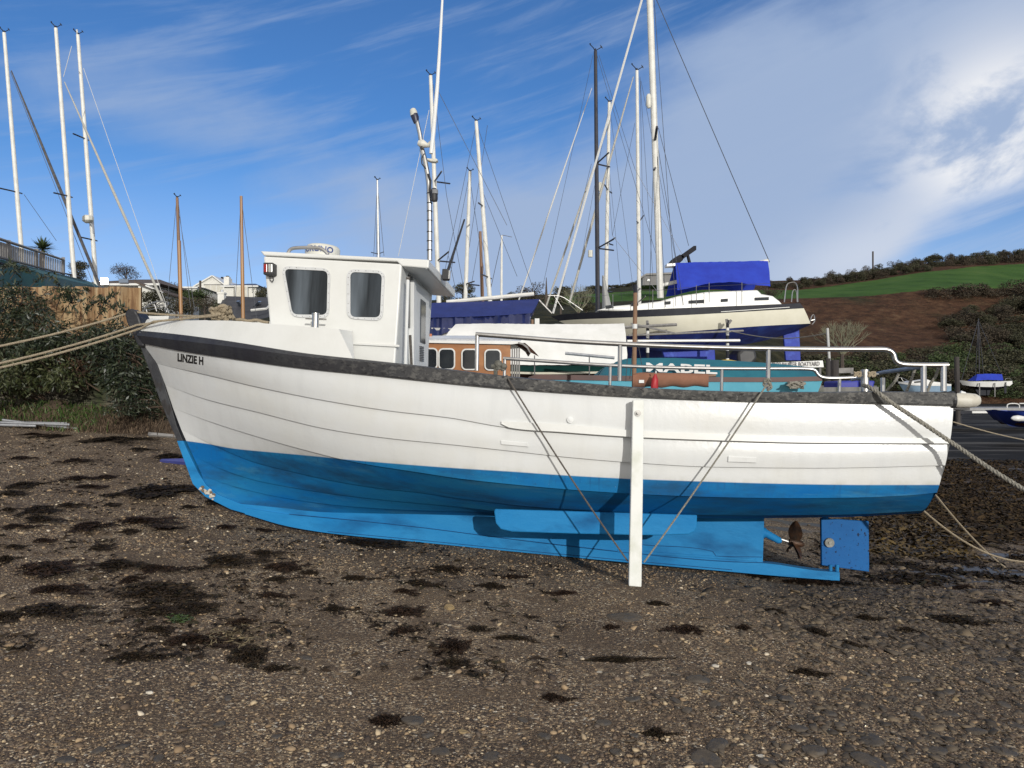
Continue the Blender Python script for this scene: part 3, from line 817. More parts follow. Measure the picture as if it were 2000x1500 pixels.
rope_mb(sag(wn(1497, 752, -1.40), leg_pt(1258, 1098), .02), .0078).thing('leg_guy_rope', m_rope_g, 'grey rope sloping forward from the after stanchion down to the white leg', 'rope', 'guy ropes of the leg')
b = MB(); 
kn = [(1492,745),(1500,738),(1506,748),(1496,756),(1490,750),(1500,744),(1508,756),(1500,762)]
b2 = rope_mb([wn(x, y, -1.33-.02*(i % 2)) for i, (x, y) in enumerate(smooth_px(kn, 2))], .013)
b2.thing('rope_knot', m_rope_g, 'knot of grey rope around the foot of a steel stanchion', 'rope')
# bow lines to the left
pb = [wn(258, 632, -.1), wn(320, 612, -.12), wn(413, 616, -.5)]
rope_mb(sag(wn(430, 619, -.45), wn(262, 609, -.07), .01, 8)+sag(wn(250, 612, -.05), P(-60, 687, 7.6), .03)+[P(-60, 687, 7.6).lerp(Vector((-8.4, 5.5, EYE-1.05)), t) for t in (.25, .5, .75, 1)], .0125).thing('bow_line', m_rope, 'highest of the three tan mooring lines led past the stem head', 'rope', 'mooring lines at the bow')
rope_mb(sag(wn(420, 614, -.55), wn(266, 635, -.13), .0, 8)+sag(wn(262, 637, -.13), P(-60, 722, 7.4), .03)+[P(-60, 722, 7.4).lerp(Vector((-8.1, 5.2, EYE-1.05)), t) for t in (.25, .5, .75, 1)], .0125).thing('bow_line', m_rope, 'middle one of the three tan mooring lines at the bow', 'rope', 'mooring lines at the bow')
rope_mb(sag(wn(424, 616, -.6), wn(300, 628, -.40), .0, 8)+sag(wn(276, 641, -.18), P(-60, 731, 7.2), .03)+[P(-60, 731, 7.2).lerp(Vector((-7.9, 5.0, EYE-1.05)), t) for t in (.25, .5, .75, 1)], .0125).thing('bow_line', m_rope, 'lowest of the three tan mooring lines at the bow', 'rope', 'mooring lines at the bow')
# coil on the foredeck
rg = random.Random(5); pts = []
for i in range(70):
    a = i*.62; pts.append((432+22*math.sin(a)*(.6+.4*math.sin(i*.37))+rg.uniform(-3, 3), 612+11*math.cos(a*1.17)+rg.uniform(-2, 2)))
b = rope_mb([wn(x, y, -.45+.12*math.sin(i*.9)) for i, (x, y) in enumerate(smooth_px(pts, 2))], .020, twist=False, n=7)
arc = [(428,600),(434,597),(440,598),(447,608),(452,616),(457,623)]
for q in (rope_mb([wn(x, y, -.5) for x, y in smooth_px(arc, 2)], .022, twist=False),
          rope_mb([wn(x, y, -.4) for x, y in smooth_px([(455,626),(470,623),(485,628),(500,624),(515,629),(525,630)], 2)], .016, twist=False)):
    b.add(q.v, q.f)
b.thing('rope_coil', m_rope, 'tangled heap of tan rope lying on the foredeck', 'rope')
# stern lines
rope_mb([wn(1686, 752, -1.2), wn(1700, 757, -1.32), wn(1722, 772, -1.38)]+[wn(1740, 786, -1.385), wn(1800, 825, -1.40), wn(1864, 868, -1.43)]+sag(wn(1872, 873, -1.44), P(2080, 1000, 5.7), .02)+[P(2080, 1000, 5.7).lerp(Vector((5.75, 5.35, EYE-1.93)), t) for t in (.25, .5, .75, 1)], .019).thing('stern_line', m_rope_g, 'thick laid rope from the steel mooring post across the quarter', 'rope', 'mooring lines at the stern')
e1 = P(1968, 1112, 8.9); e2 = P(2060, 1090, 8.6)
rope_mb(sag(wn(1826, 966, -.9), e1, .05), .0105).thing('stern_line', m_rope, 'pale rope dropping from the transom corner to the weed', 'rope', 'mooring lines at the stern')
rope_mb(sag(wn(1803, 997, -.6), e2, .20), .0105).thing('stern_line', m_rope, 'slack pale rope curving from under the transom over the weed', 'rope', 'mooring lines at the stern')
rope_mb(sag(wn(1862, 824, .6), P(2080, 868, 13), .05)+[P(2080, 868, 13).lerp(Vector((17, 21, EYE-2.4)), t) for t in (.25, .5, .75, 1)], .008).thing('stern_line', m_rope, 'thin taut line leading away from behind the transom', 'rope', 'mooring lines at the stern')
for i, pts in enumerate(([(1755,730),(1750,742),(1741,753),(1731,764)], [(1789,715),(1783,733),(1776,752),(1770,766)], [(1833,718),(1828,735),(1818,748),(1811,766)])):
    rope_mb([wn(x, y, -.7-.25*i) for x, y in resample(pts, 14)], .013).thing('rail_rope', m_rope_g, ['grey rope end hanging from the stern rail nearest the steel post', 'doubled grey rope hanging from the middle of the stern rail', 'grey rope hanging between the two last stanchions'][i], 'rope', 'ropes on the stern rail')
for cx in (1675, 1703):
    b = MB()
    pts = [(cx+7*math.sin(i*.9), 731+5*math.cos(i*1.3)) for i in range(14)]
    q = rope_mb([wn(x, y, -1.22) for x, y in smooth_px(pts, 2)], .009, twist=False); b.add(q.v, q.f)
    b.thing('pin_lashing', m_rope, 'pale rope wound on the cross pin %s the steel post' % ('forward of' if cx < 1690 else 'aft of'), 'rope', 'rope turns on the cross pin')
# ============================================================ camera, light, sky
cam = bpy.data.cameras.new('camera'); co = bpy.data.objects.new('camera', cam); COL.objects.link(co)
cam.sensor_width = 36; cam.lens = 27; cam.clip_start = .05; cam.clip_end = 2000
co.location = (0, 0, EYE); co.rotation_euler = (R(90), 0, 0); SC.camera = co
SUN_EL, SUN_AZ = 14.0, 17.0       # low sun behind the camera's right shoulder
sd = Vector((math.sin(R(SUN_AZ))*math.cos(R(SUN_EL)), -math.cos(R(SUN_AZ))*math.cos(R(SUN_EL)), math.sin(R(SUN_EL))))
sun = bpy.data.lights.new('sun', 'SUN'); so = bpy.data.objects.new('sun', sun); COL.objects.link(so)
sun.energy = 2.9; sun.angle = R(.5); sun.color = (1, .965, .90)
so.rotation_euler = sd.to_track_quat('Z', 'Y').to_euler(); so.location = sd*30
w = bpy.data.worlds.new('World'); SC.world = w; w.use_nodes = True
N, L = w.node_tree.nodes, w.node_tree.links; bg = N['Background']
sky = N.new('ShaderNodeTexSky'); sky.sky_type = 'NISHITA'; sky.sun_disc = False
sky.sun_elevation = R(SUN_EL); sky.sun_rotation = R(180-SUN_AZ); sky.air_density = 1.0; sky.dust_density = .25; sky.ozone_density = 4.0
def mth(op, a, b=None, c=None, clamp=False):
    n = N.new('ShaderNodeMath'); n.operation = op; n.use_clamp = clamp
    for i, v in enumerate((a, b, c)):
        if v is None: continue
        if isinstance(v, (int, float)): n.inputs[i].default_value = v
        else: L.new(v, n.inputs[i])
    return n.outputs[0]
def sm(x, lo, hi, t0=0.0, t1=1.0):
    r = N.new('ShaderNodeMapRange'); r.interpolation_type = 'SMOOTHSTEP'
    r.inputs[1].default_value = lo; r.inputs[2].default_value = hi; r.inputs[3].default_value = t0; r.inputs[4].default_value = t1
    L.new(x, r.inputs[0]); return r.outputs[0]
geo = N.new('ShaderNodeTexCoord'); sep = N.new('ShaderNodeSeparateXYZ'); L.new(geo.outputs['Generated'], sep.inputs[0])
X, Y_, Z = sep.outputs
az = mth('ARCTAN2', X, Y_)             # compass bearing from straight ahead
el = mth('ARCSINE', Z)
def wnoise(kx, kz, rot, scale, detail=7, rough=.55, dist=0.0, off=(0, 0)):
    cb = N.new('ShaderNodeCombineXYZ'); L.new(az, cb.inputs[0]); L.new(el, cb.inputs[1])
    mp = N.new('ShaderNodeMapping'); mp.inputs['Rotation'].default_value = (0, 0, R(rot)); mp.inputs['Location'].default_value = (*off, 0)
    L.new(cb.outputs[0], mp.inputs[0])
    m2 = N.new('ShaderNodeMapping'); m2.inputs['Scale'].default_value = (kx, kz, 1); L.new(mp.outputs[0], m2.inputs[0])
    n = N.new('ShaderNodeTexNoise'); n.inputs['Scale'].default_value = scale; n.inputs['Detail'].default_value = detail; n.inputs['Roughness'].default_value = rough; n.inputs['Distortion'].default_value = dist
    L.new(m2.outputs[0], n.inputs['Vector']); return n.outputs['Fac']
def blob(a0, e0, ra, re, rot=0.0):
    """soft patch of sky at bearing a0, height e0 (degrees)"""
    da = mth('SUBTRACT', az, R(a0)); de = mth('SUBTRACT', el, R(e0)); c, s_ = math.cos(R(rot)), math.sin(R(rot))
    u = mth('ADD', mth('MULTIPLY', da, c), mth('MULTIPLY', de, s_)); v = mth('SUBTRACT', mth('MULTIPLY', de, c), mth('MULTIPLY', da, s_))
    d = mth('ADD', mth('POWER', mth('ABSOLUTE', mth('DIVIDE', u, R(ra))), 2.0), mth('POWER', mth('ABSOLUTE', mth('DIVIDE', v, R(re))), 2.0))
    return mth('POWER', 2.718, mth('MULTIPLY', d, -1.0))
def addm(*a):
    r = a[0]
    for q in a[1:]: r = mth('ADD', r, q)
    return r
veil_n = wnoise(.8, 4.2, -14, 3.2, 6, .5, .4)
puff_n = wnoise(1, 1.6, -12, 6.0, 8, .58, .3, (2.1, .4))
wisp_n = wnoise(.7, 6.5, -17, 5.0, 8, .6, .3, (.7, 1.3))
# where the cloud lies
g1_ = addm(mth('MULTIPLY', blob(-4, 11, 12, 5, 4), .78), mth('MULTIPLY', blob(15, 14, 12, 9, 20), .80), mth('MULTIPLY', blob(22, 21, 12, 6, 15), .55),
           mth('MULTIPLY', blob(33, 16.5, 6, 7, 0), .95), mth('MULTIPLY', blob(22, 9, 9, 3.5, 14), .75), mth('MULTIPLY', blob(-25, 18, 13, 4.5, -8), .50), mth('MULTIPLY', blob(-5, 23, 10, 2.2, 14), .34), mth('MULTIPLY', blob(4, 7, 30, 3, 0), .25))
hole = addm(mth('MULTIPLY', blob(32, 9.2, 6, 2.6, 14), .8), mth('MULTIPLY', blob(-28, 12, 9, 5, 0), .2))
den = mth('SUBTRACT', addm(g1_, mth('MULTIPLY', mth('SUBTRACT', veil_n, .5), .9), mth('MULTIPLY', mth('SUBTRACT', puff_n, .5), .55)), hole)
cloud = sm(den, .16, .86, 0, .92)
wisp = mth('MULTIPLY', sm(wisp_n, .45, .74, 0, .40), sm(el, R(-2), R(14)))
cloud = mth('ADD', cloud, mth('MULTIPLY', wisp, mth('SUBTRACT', 1.0, cloud)), clamp=True)
bright = mth('ADD', mth('MULTIPLY', blob(32.5, 15.6, 5.2, 4.8, 25), 1.4), mth('MULTIPLY', blob(24, 8.5, 6, 2.6, 16), .40), clamp=True)
bright = mth('MULTIPLY', bright, sm(puff_n, .36, .54))
def mixc(f, a, b_):
    x = N.new('ShaderNodeMix'); x.data_type = 'RGBA'
    for s_, v in ((6, a), (7, b_)):
        if isinstance(v, tuple): x.inputs[s_].default_value = (*v, 1)
        else: L.new(v, x.inputs[s_])
    L.new(f, x.inputs[0]); return x.outputs[2]
tint = N.new('ShaderNodeMix'); tint.data_type = 'RGBA'; tint.blend_type = 'MULTIPLY'; tint.inputs[0].default_value = 1
L.new(sky.outputs[0], tint.inputs[6]); L.new(mixc(sm(el, R(0), R(17)), (.95, 1.0, 1.40), (.66, .93, 1.22)), tint.inputs[7])
cl = mixc(bright, (3.5, 4.5, 6.4), (9.0, 9.0, 9.1))
back = mth('MULTIPLY', sm(mth('MULTIPLY', Y_, -1.0), .05, .6), sm(puff_n, .3, .6, .6, .95))  # added warm cloud behind the camera, out of view, to neutralise the blue fill
haze_ = mth('MULTIPLY', sm(el, R(17), R(0)), .68)
base_ = mixc(haze_, tint.outputs[2], (4.6, 6.1, 8.3))
fin = mixc(cloud, base_, cl)
back = mth('ADD', back, mth('MULTIPLY', sm(Z, .55, .85), .65), clamp=True)  # same added cloud overhead, unseen, there only for its warm light
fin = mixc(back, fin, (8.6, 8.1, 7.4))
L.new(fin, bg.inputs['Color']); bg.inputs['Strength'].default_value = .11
SC.view_settings.view_transform = 'Standard'; SC.view_settings.look = 'None'; SC.view_settings.exposure = -0.08; SC.view_settings.gamma = 1
SC.cycles.max_bounces = 5; SC.cycles.diffuse_bounces = 2; SC.cycles.glossy_bounces = 2; SC.cycles.transmission_bounces = 2; SC.cycles.transparent_max_bounces = 4

# ============================================================ ground
CP = []       # world (x, y, z) the shingle passes through
def gp(px, py, Y): CP.append(tuple(P(px, py, Y)))
for x, y, z in ((-3, 0, -1.55), (0, 0, -1.62), (3, 0, -1.66), (-2.1, 3.2, -1.60), (0, 3.2, -1.64), (2.1, 3.2, -1.68), (-8, 3, -1.15), (9, 3, -1.9), (-14, 0, -.9), (14, 0, -2.0),
                (5, 6, -1.93), (-2.4, 8.3, -1.56), (1.25, 7.9, -1.86), (3.3, 7.8, -2.01), (-3.45, 8.5, -1.29), (-4.5, 7.5, -1.22), (-6, 5.6, -1.15),
                (-8.3, 12.4, -.66), (-5.6, 12.2, -.86), (-11, 12.4, -.55), (-2, 12, -1.15), (2, 12, -1.7), (5.5, 9.2, -2.12), (8.3, 13.8, -2.30), (13, 20, -2.38), (14, 27, -2.52), (6, 20, -2.25), (22, 27, -2.5),
                (0, 20, -1.9), (-10, 20, -.5), (20, 10, -2.3), (-20, 12, -.4), (30, 60, -3.2), (60, 60, -3.2), (10, 60, -3.2), (40, 90, -2.6), (60, 92, -2.5), (25, 90, -2.8), (-10, 45, -1.6)):
    CP.append((x, y, EYE+z))
LEG_G = (LEG_W.x, LEG_W.y, LEG_W.z+.004); CP.append(LEG_G)
_c = np.array(CP); _xy = _c[:, :2]
def _phi(r): return r
_A = _phi(np.linalg.norm(_xy[:, None]-_xy[None], axis=2))+np.eye(len(_c))*.02
_Pm = np.hstack([np.ones((len(_c), 1)), _xy]); _K = np.block([[_A, _Pm], [_Pm.T, np.zeros((3, 3))]])
_wt = np.linalg.solve(_K, np.concatenate([_c[:, 2], np.zeros(3)]))
def ground_z(x, y):
    q = np.stack([np.atleast_1d(x), np.atleast_1d(y)], -1).astype(float)
    d = np.linalg.norm(q[..., None, :]-_xy, axis=-1)
    z = d @ _wt[:len(_c)]+_wt[-3]+q @ _wt[-2:]
    # small unevenness of the beach
    z = z+.018*np.sin(q[..., 0]*2.1+1.3*np.sin(q[..., 1]*1.4))*np.sin(q[..., 1]*1.9+.7)+.008*np.sin(q[..., 0]*6.3+q[..., 1]*2.2)*np.sin(q[..., 1]*5.1-q[..., 0])
    return z
def gz(x, y): return float(ground_z(x, y)[0])
def on_ground(px, py, y0=2.0, y1=60.0):
    """where the line of sight through a pixel meets the beach"""
    ys = np.geomspace(y0, y1, 600); xs = (px-1000)/F*ys; zs = EYE+(750-py)/F*ys
    k = np.argmax(zs < ground_z(xs, ys)); y = ys[k]; return Vector((float(xs[k]), float(y), gz(xs[k], y)))
ys = np.concatenate([np.linspace(-6, 2, 14), np.linspace(2.2, 14, 190), np.geomspace(14.2, 100, 60)])
us = np.linspace(-1, 1, 200)
gx_ = us[None, :]*(14+ys[:, None].clip(0)*.95); gy_ = np.repeat(ys[:, None], len(us), 1)
gz_ = ground_z(gx_, gy_)
co_ = np.stack([gx_, gy_, gz_], -1).reshape(-1, 3); h_, w_ = gx_.shape
idx = np.arange(h_*w_).reshape(h_, w_); fc = np.stack([idx[:-1, :-1], idx[:-1, 1:], idx[1:, 1:], idx[1:, :-1]], -1).reshape(-1, 4)
# ---- shingle material
gm = bpy.data.materials.new('shingle'); N, L = nodes(gm); b_ = N['Principled BSDF']
tc = N.new('ShaderNodeTexCoord')
def gno(sc, det=6, ro=.6, st=None):
    n = N.new('ShaderNodeTexNoise'); n.inputs['Scale'].default_value = sc; n.inputs['Detail'].default_value = det; n.inputs['Roughness'].default_value = ro
    if st:
        mp = N.new('ShaderNodeMapping'); mp.inputs['Scale'].default_value = st; L.new(tc.outputs['Object'], mp.inputs[0]); L.new(mp.outputs[0], n.inputs['Vector'])
    else: L.new(tc.outputs['Object'], n.inputs['Vector'])
    return n.outputs['Fac']
def gvo(sc, feat='F1', out='Color'):
    v = N.new('ShaderNodeTexVoronoi'); v.inputs['Scale'].default_value = sc; v.feature = feat; L.new(tc.outputs['Object'], v.inputs['Vector']); return v.outputs[out]
def gramp(x, stops):
    r = N.new('ShaderNodeValToRGB'); el_ = r.color_ramp.elements
    el_[0].position, el_[0].color = stops[0][0], (*stops[0][1], 1); el_[1].position, el_[1].color = stops[-1][0], (*stops[-1][1], 1)
    for p_, c in stops[1:-1]: e = el_.new(p_); e.color = (*c, 1)
    L.new(x, r.inputs[0]); return r.outputs[0]
def grey(c):
    s_ = N.new('ShaderNodeSeparateColor'); L.new(c, s_.inputs[0]); return s_.outputs[0]
ST = [(0, (.035, .024, .018)), (.3, (.075, .052, .036)), (.55, (.135, .093, .06)), (.74, (.27, .19, .115)), (.88, (.38, .29, .18)), (.96, (.52, .43, .30)), (1, (.7, .64, .52))]
peb = gramp(grey(gvo(85)), ST); peb2 = gramp(grey(gvo(38)), ST)
c_ = mixc(sm(gno(1.3), .52, .66), peb, peb2)
grit = gramp(gno(160, 4), [(.3, (.026, .017, .011)), (.55, (.115, .076, .046)), (.70, (.42, .31, .185))])
c_ = mixc(sm(gno(2.3, 5), .42, .62, 0, .75), c_, grit)
damp = sm(gno(.55, 6), .44, .60, 0, .7)
def mulc(c, k):
    x = N.new('ShaderNodeMix'); x.data_type = 'RGBA'; x.blend_type = 'MULTIPLY'; x.inputs[0].default_value = 1; L.new(c, x.inputs[6]); x.inputs[7].default_value = (*k, 1); return x.outputs[2]
sx = N.new('ShaderNodeSeparateXYZ'); L.new(tc.outputs['Object'], sx.inputs[0])
# wet mud towards the creek
wet = mth('ADD', mth('MULTIPLY', sx.outputs[0], .11), mth('ADD', mth('MULTIPLY', sx.outputs[1], .05), mth('MULTIPLY', mth('SUBTRACT', gno(.8, 5), .5), .9)))
wet = sm(wet, .95, 1.7)
c_ = mixc(damp, c_, mulc(c_, (.62, .60, .60)))
c_ = mixc(wet, c_, mulc(c_, (.42, .39, .38)))
wet2 = sm(mth('ADD', mth('MULTIPLY', sx.outputs[0], .11), mth('MULTIPLY', sx.outputs[1], .05)), .78, .95)
pud = mth('MULTIPLY', sm(gno(1.1, 4, .5, (.5, 1.7, 1)), .56, .61), wet2)
c_ = mixc(pud, c_, (.045, .042, .042))
L.new(c_, b_.inputs['Base Color'])
ro_ = mth('SUBTRACT', mth('SUBTRACT', .9, mth('MULTIPLY', wet, .25)), mth('MULTIPLY', pud, .50)); L.new(ro_, b_.inputs['Roughness'])
hh = mth('ADD', mth('MULTIPLY', gvo(85, 'F1', 'Distance'), -.9), mth('ADD', mth('MULTIPLY', gvo(38, 'F1', 'Distance'), -.9), mth('MULTIPLY', gno(26, 6), .8)))
bp = N.new('ShaderNodeBump'); bp.inputs['Distance'].default_value = .016
L.new(mth('SUBTRACT', .9, mth('MULTIPLY', pud, .85)), bp.inputs['Strength']); L.new(hh, bp.inputs['Height']); L.new(bp.outputs[0], b_.inputs['Normal'])
me = np_mesh('beach', co_, fc, gm, smooth=True); tag(obj_of(me, 'beach'), kind='structure')
# ============================================================ creek, far bank, boatyard terrace
WZ = EYE-2.46
m_water = mat('creek_water', (.020, .019, .018), (.15, .145, .14), 1.3, .6, spec=.02, bump=.6, bscale=3.0, stretch=(.10, .55, 1), lo=.50, hi=.70, detail=9)  # pale grey streaks: reflections on the ripples painted into the colour
b = MB(); b.grid([[Vector((x, y, WZ)) for x in np.linspace(8 if y < 40 else -10, 330, 16)] for y in (22, 40, 70, 110)])
tag(b.build('creek', m_water), kind='structure')
HC = {-2200: [(60, 742), (75, 665), (110, 632), (180, 622), (240, 620), (300, 618)],
      -400: [(60, 742), (75, 660), (110, 625), (180, 610), (240, 606), (300, 604)],
      200: [(60, 742), (75, 650), (110, 618), (180, 600), (240, 596), (300, 594)],
      900: [(60, 742), (80, 650), (110, 615), (180, 597), (240, 590), (300, 585)],
      1100: [(60, 742), (85, 640), (120, 608), (190, 592), (240, 578), (300, 572)],
      1250: [(60, 742), (90, 640), (130, 606), (190, 588), (240, 566), (300, 556)],
      1450: [(70, 750), (100, 680), (150, 620), (180, 585), (235, 568), (290, 552)],
      1560: [(98, 775), (120, 690), (150, 625), (172, 582), (235, 565), (275, 548)],
      1700: [(98, 776), (120, 700), (150, 632), (170, 577), (240, 548), (275, 531)],
      1800: [(98, 777), (120, 705), (150, 640), (170, 567), (240, 532), (275, 516)],
      1900: [(98, 777), (120, 705), (150, 635), (170, 564), (245, 520), (275, 506)],
      2050: [(98, 778), (120, 700), (150, 630), (172, 561), (250, 509), (280, 497)],
      2500: [(98, 778), (120, 690), (150, 620), (175, 550), (250, 480), (285, 465)],
      4200: [(98, 778), (120, 690), (150, 620), (175, 560), (250, 500), (285, 490)]}
hk = sorted(HC); cols = np.concatenate([np.linspace(-2200, -420, 30), np.linspace(-400, 2500, 180), np.linspace(2540, 4200, 30)]); NR = 6; sub = 10
def hill_row(px, r):
    """(distance, pixel height) of the hill at row r (fractional) on the bearing px"""
    rows_ = [(np.interp(px, hk, [HC[k][i][0] for k in hk]), np.interp(px, hk, [HC[k][i][1] for k in hk])) for i in range(NR)]
    r = min(max(r, 0), NR-1-1e-6); i = int(r); t = r-i
    return rows_[i][0]*(1-t)+rows_[i+1][0]*t, rows_[i][1]*(1-t)+rows_[i+1][1]*t
hv = []; fa = []; rs = np.linspace(-.35, NR-.2, NR*sub)
for r in rs:
    for px in cols:
        if r < 0:
            y, py = hill_row(px, 0); p = P(px, py, y); p = Vector((p.x*(1+r*.12), p.y*(1+r*.12), p.z+r*6))
        elif r > NR-1:
            y, py = hill_row(px, NR-1); p = P(px, py, y); k = r-(NR-1); p = Vector((p.x*(1+.3*k), p.y*(1+.3*k), p.z-4*k))
        else:
            y, py = hill_row(px, r); p = P(px, py, y)
            p.z += .35*math.sin(p.x*.11+p.y*.07)*math.sin(p.y*.13)*min(1, r)
        hv.append(p)
        f = 0.0
        if px > 1150: f = max(0, min(1, (r-2.96)/.06))*max(0, min(1, (4.0-r)/.06))
        elif px > 1000: f = (px-1000)/150*max(0, min(1, (r-2.9)/.1))*max(0, min(1, (4.0-r)/.1))
        fa.append(f)
nW = len(cols); idx = np.arange(len(rs)*nW).reshape(len(rs), nW)
fc = np.stack([idx[:-1, :-1], idx[:-1, 1:], idx[1:, 1:], idx[1:, :-1]], -1).reshape(-1, 4)
hm = bpy.data.materials.new('hillside'); N, L = nodes(hm); b_ = N['Principled BSDF']; b_.inputs['Roughness'].default_value = .95; b_.inputs['Specular IOR Level'].default_value = .1
tc = N.new('ShaderNodeTexCoord')
at = N.new('ShaderNodeAttribute'); at.attribute_name = 'vary'
grs = gramp(gno(.16, 8, .65, (1, .35, 1)), [(.3, (.03, .068, .014)), (.5, (.05, .108, .022)), (.7, (.075, .13, .032))])
brk = gramp(gno(.35, 9, .72, (1, 1, 2)), [(.28, (.02, .013, .009)), (.42, (.05, .027, .017)), (.55, (.085, .044, .026)), (.66, (.12, .072, .042)), (.78, (.22, .17, .10))])
brk = mixc(sm(gno(1.6, 6, .7, (1, 1, 3)), .56, .70, 0, .6), brk, (.20, .15, .085))
brk = mixc(sm(gno(.9, 7, .75, (1, .7, 3)), .52, .66, 0, .8), brk, (.028, .018, .012))
scr = gramp(gno(.30, 9, .7), [(.3, (.012, .014, .008)), (.5, (.03, .03, .016)), (.65, (.06, .055, .03))])
sx = N.new('ShaderNodeSeparateXYZ'); L.new(tc.outputs['Object'], sx.inputs[0])
rightside = sm(sx.outputs[0], 40, 60)
brown = mixc(mth('MULTIPLY', rightside, sm(gno(.05, 4), .33, .5)), scr, brk)
fe = sm(mth('ADD', at.outputs['Fac'], mth('MULTIPLY', mth('SUBTRACT', gno(.5, 5), .5), .8)), .4, .6)
L.new(mixc(fe, brown, grs), b_.inputs['Base Color'])
bp = N.new('ShaderNodeBump'); bp.inputs['Distance'].default_value = .6; bp.inputs['Strength'].default_value = .8
L.new(mth('MULTIPLY', gno(.9, 8, .7), mth('SUBTRACT', 1.0, mth('MULTIPLY', fe, .8))), bp.inputs['Height']); L.new(bp.outputs[0], b_.inputs['Normal'])
me = np_mesh('hill', np.array(hv), fc, hm, fa, smooth=True); tag(obj_of(me, 'hill'), kind='structure')
# boatyard terrace with its sea wall
YZ = EYE-.12
m_yard = mat('yard_gravel', (.20, .185, .16), (.13, .12, .10), 3, .9, bump=.4, bscale=30)
m_conc = mat('sea_wall_concrete', (.26, .25, .225), (.16, .155, .14), 1.5, .9, bump=.4, bscale=12, c3=(.07, .08, .05), scale3=2, lo3=.5, hi3=.65)
edge = [(-60, 13.4), (-6.5, 13.4), (-4.2, 14.6), (5.7, 15.0), (8.5, 17.8), (11.3, 24), (15.2, 32), (20.5, 45), (27.5, 62)]
b = MB(); top = [Vector((x, y, YZ-.003*y)) for x, y in edge]+[Vector((30, 75, YZ)), Vector((-60, 75, YZ))]
b.add(top, [tuple(range(len(top)))]); tag(b.build('boatyard_ground', m_yard), kind='structure')
b = MB()
for (x0, y0), (x1, y1) in zip(edge[1:], edge[2:]):
    b.prism([Vector((x0, y0, YZ+.05)), Vector((x1, y1, YZ+.05)), Vector((x1, y1, YZ-3.6)), Vector((x0, y0, YZ-3.6))], Vector((-(y1-y0), x1-x0, 0)).normalized()*.35)
b.thing('sea_wall', m_conc, 'grey concrete sea wall along the edge of the boatyard behind the boats', 'wall')

# ============================================================ background boats
def loft(rows, Y0, N_=48, mi=0, peak=.5, mbld=None, noise=0.0, seed=1, aft_full=.8, cap=True):
    """hull or cover from side-view pixel rows: (pixels, half beam, bow power); mirrored about the depth Y0.
    bow at the left of the picture when aft_full > 0"""
    b_ = mbld or MB(); rg_ = np.random.default_rng(seed)
    near = []; far_ = []
    for pts, B, p in rows:
        rn = []; rf = []
        for i, (px, py) in enumerate(resample(pts, N_)):
            s_ = i/(N_-1)
            if p is None: hb = B
            elif s_ < peak: hb = .03+(B-.03)*(1-(1-s_/peak)**p)
            else: hb = B*(1-(1-aft_full)*((s_-peak)/(1-peak))**2)
            q = P(px, py, Y0-hb)
            if noise and B > .05: q = q+Vector((0, noise*(rg_.random()-.5)*2, noise*.6*(rg_.random()-.5)))
            rn.append(q); rf.append(Vector((q.x, 2*Y0-q.y, q.z)))
        near.append(rn); far_.append(rf)
    b_.grid(near, mi); b_.grid(far_, mi, flip=True)
    if cap:
        for e in (0, -1):
            col = [r[e] for r in near]+[r[e] for r in reversed(far_)]
            b_.add(col, [tuple(range(len(col))) if e == 0 else tuple(range(len(col)-1, -1, -1))], mi)
    return b_
def deck_of(sheer, Y0, B, p, peak=.5, aft_full=.8, N_=40, dz=.0):
    b_ = MB(); rn = []; rf = []
    for i, (px, py) in enumerate(resample(sheer, N_)):
        s_ = i/(N_-1); hb = .03+(B-.03)*(1-(1-s_/peak)**p) if s_ < peak else B*(1-(1-aft_full)*((s_-peak)/(1-peak))**2)
        q = P(px, py, Y0-hb); q.z += dz; q.y += .02; rn.append(q); rf.append(Vector((q.x, 2*Y0-q.y, q.z)))
    return b_.grid([rn, rf])
def line(b_, p0, p1, Y0, r, Y1=None, n=5, mi=0):
    return b_.tube([P(*p0, Y0), P(*p1, Y0 if Y1 is None else Y1)], r, n, mi)
def one(name, m, parent, p0, p1, Y0, r, Y1=None, n=6):
    return line(MB(), p0, p1, Y0, r, Y1, n).build(name, m, parent, smooth=True)
def prism_px(pxs, Ya, Yb, name, m, parent, bevel=0.0, smooth=False):
    b_ = MB(); b_.prism([P(x, y, Ya) for x, y in pxs], Vector((0, Yb-Ya, 0))); return b_.build(name, m, parent, bevel=bevel)
m_mast = mat('mast_alloy', (.62, .62, .60), (.5, .5, .48), 6, .4, .25)
m_mast_w = mat('mast_white', (.72, .71, .66), (.6, .59, .54), 4, .5)
m_mast_k = mat('mast_black', (.02, .02, .028), (.035, .033, .04), 5, .35)
m_wood = mat('varnished_spar', (.36, .19, .07), (.24, .12, .045), 3, .45, stretch=(1, 1, .15))
m_wood_d = mat('weathered_spar', (.26, .15, .085), (.17, .095, .055), 3, .6, stretch=(1, 1, .15))
m_wire = mat('rigging_wire', (.10, .105, .12), (.07, .072, .08), 20, .4, .5)
m_line = mat('white_line', (.62, .62, .60), (.5, .5, .48), 30, .8)
m_furl = mat('furled_sail', (.46, .45, .40), (.34, .33, .30), 14, .85, stretch=(1, 1, 2))
m_furl_d = mat('dark_furled_sail', (.045, .045, .055), (.11, .105, .10), 6, .8)
m_gel = mat('white_gelcoat', (.74, .74, .72), (.66, .66, .63), 2, .3)
m_gelc = mat('cream_gelcoat', (.68, .655, .545), (.62, .595, .48), 1.5, .55, bump=.02, spec=.3)
m_navy = mat('navy_canvas', (.008, .020, .13), (.012, .028, .17), 3, .75, bump=.4, bscale=3)
m_royal = mat('royal_canvas', (.010, .03, .36), (.014, .045, .44), 2, .7, bump=.3, bscale=3)
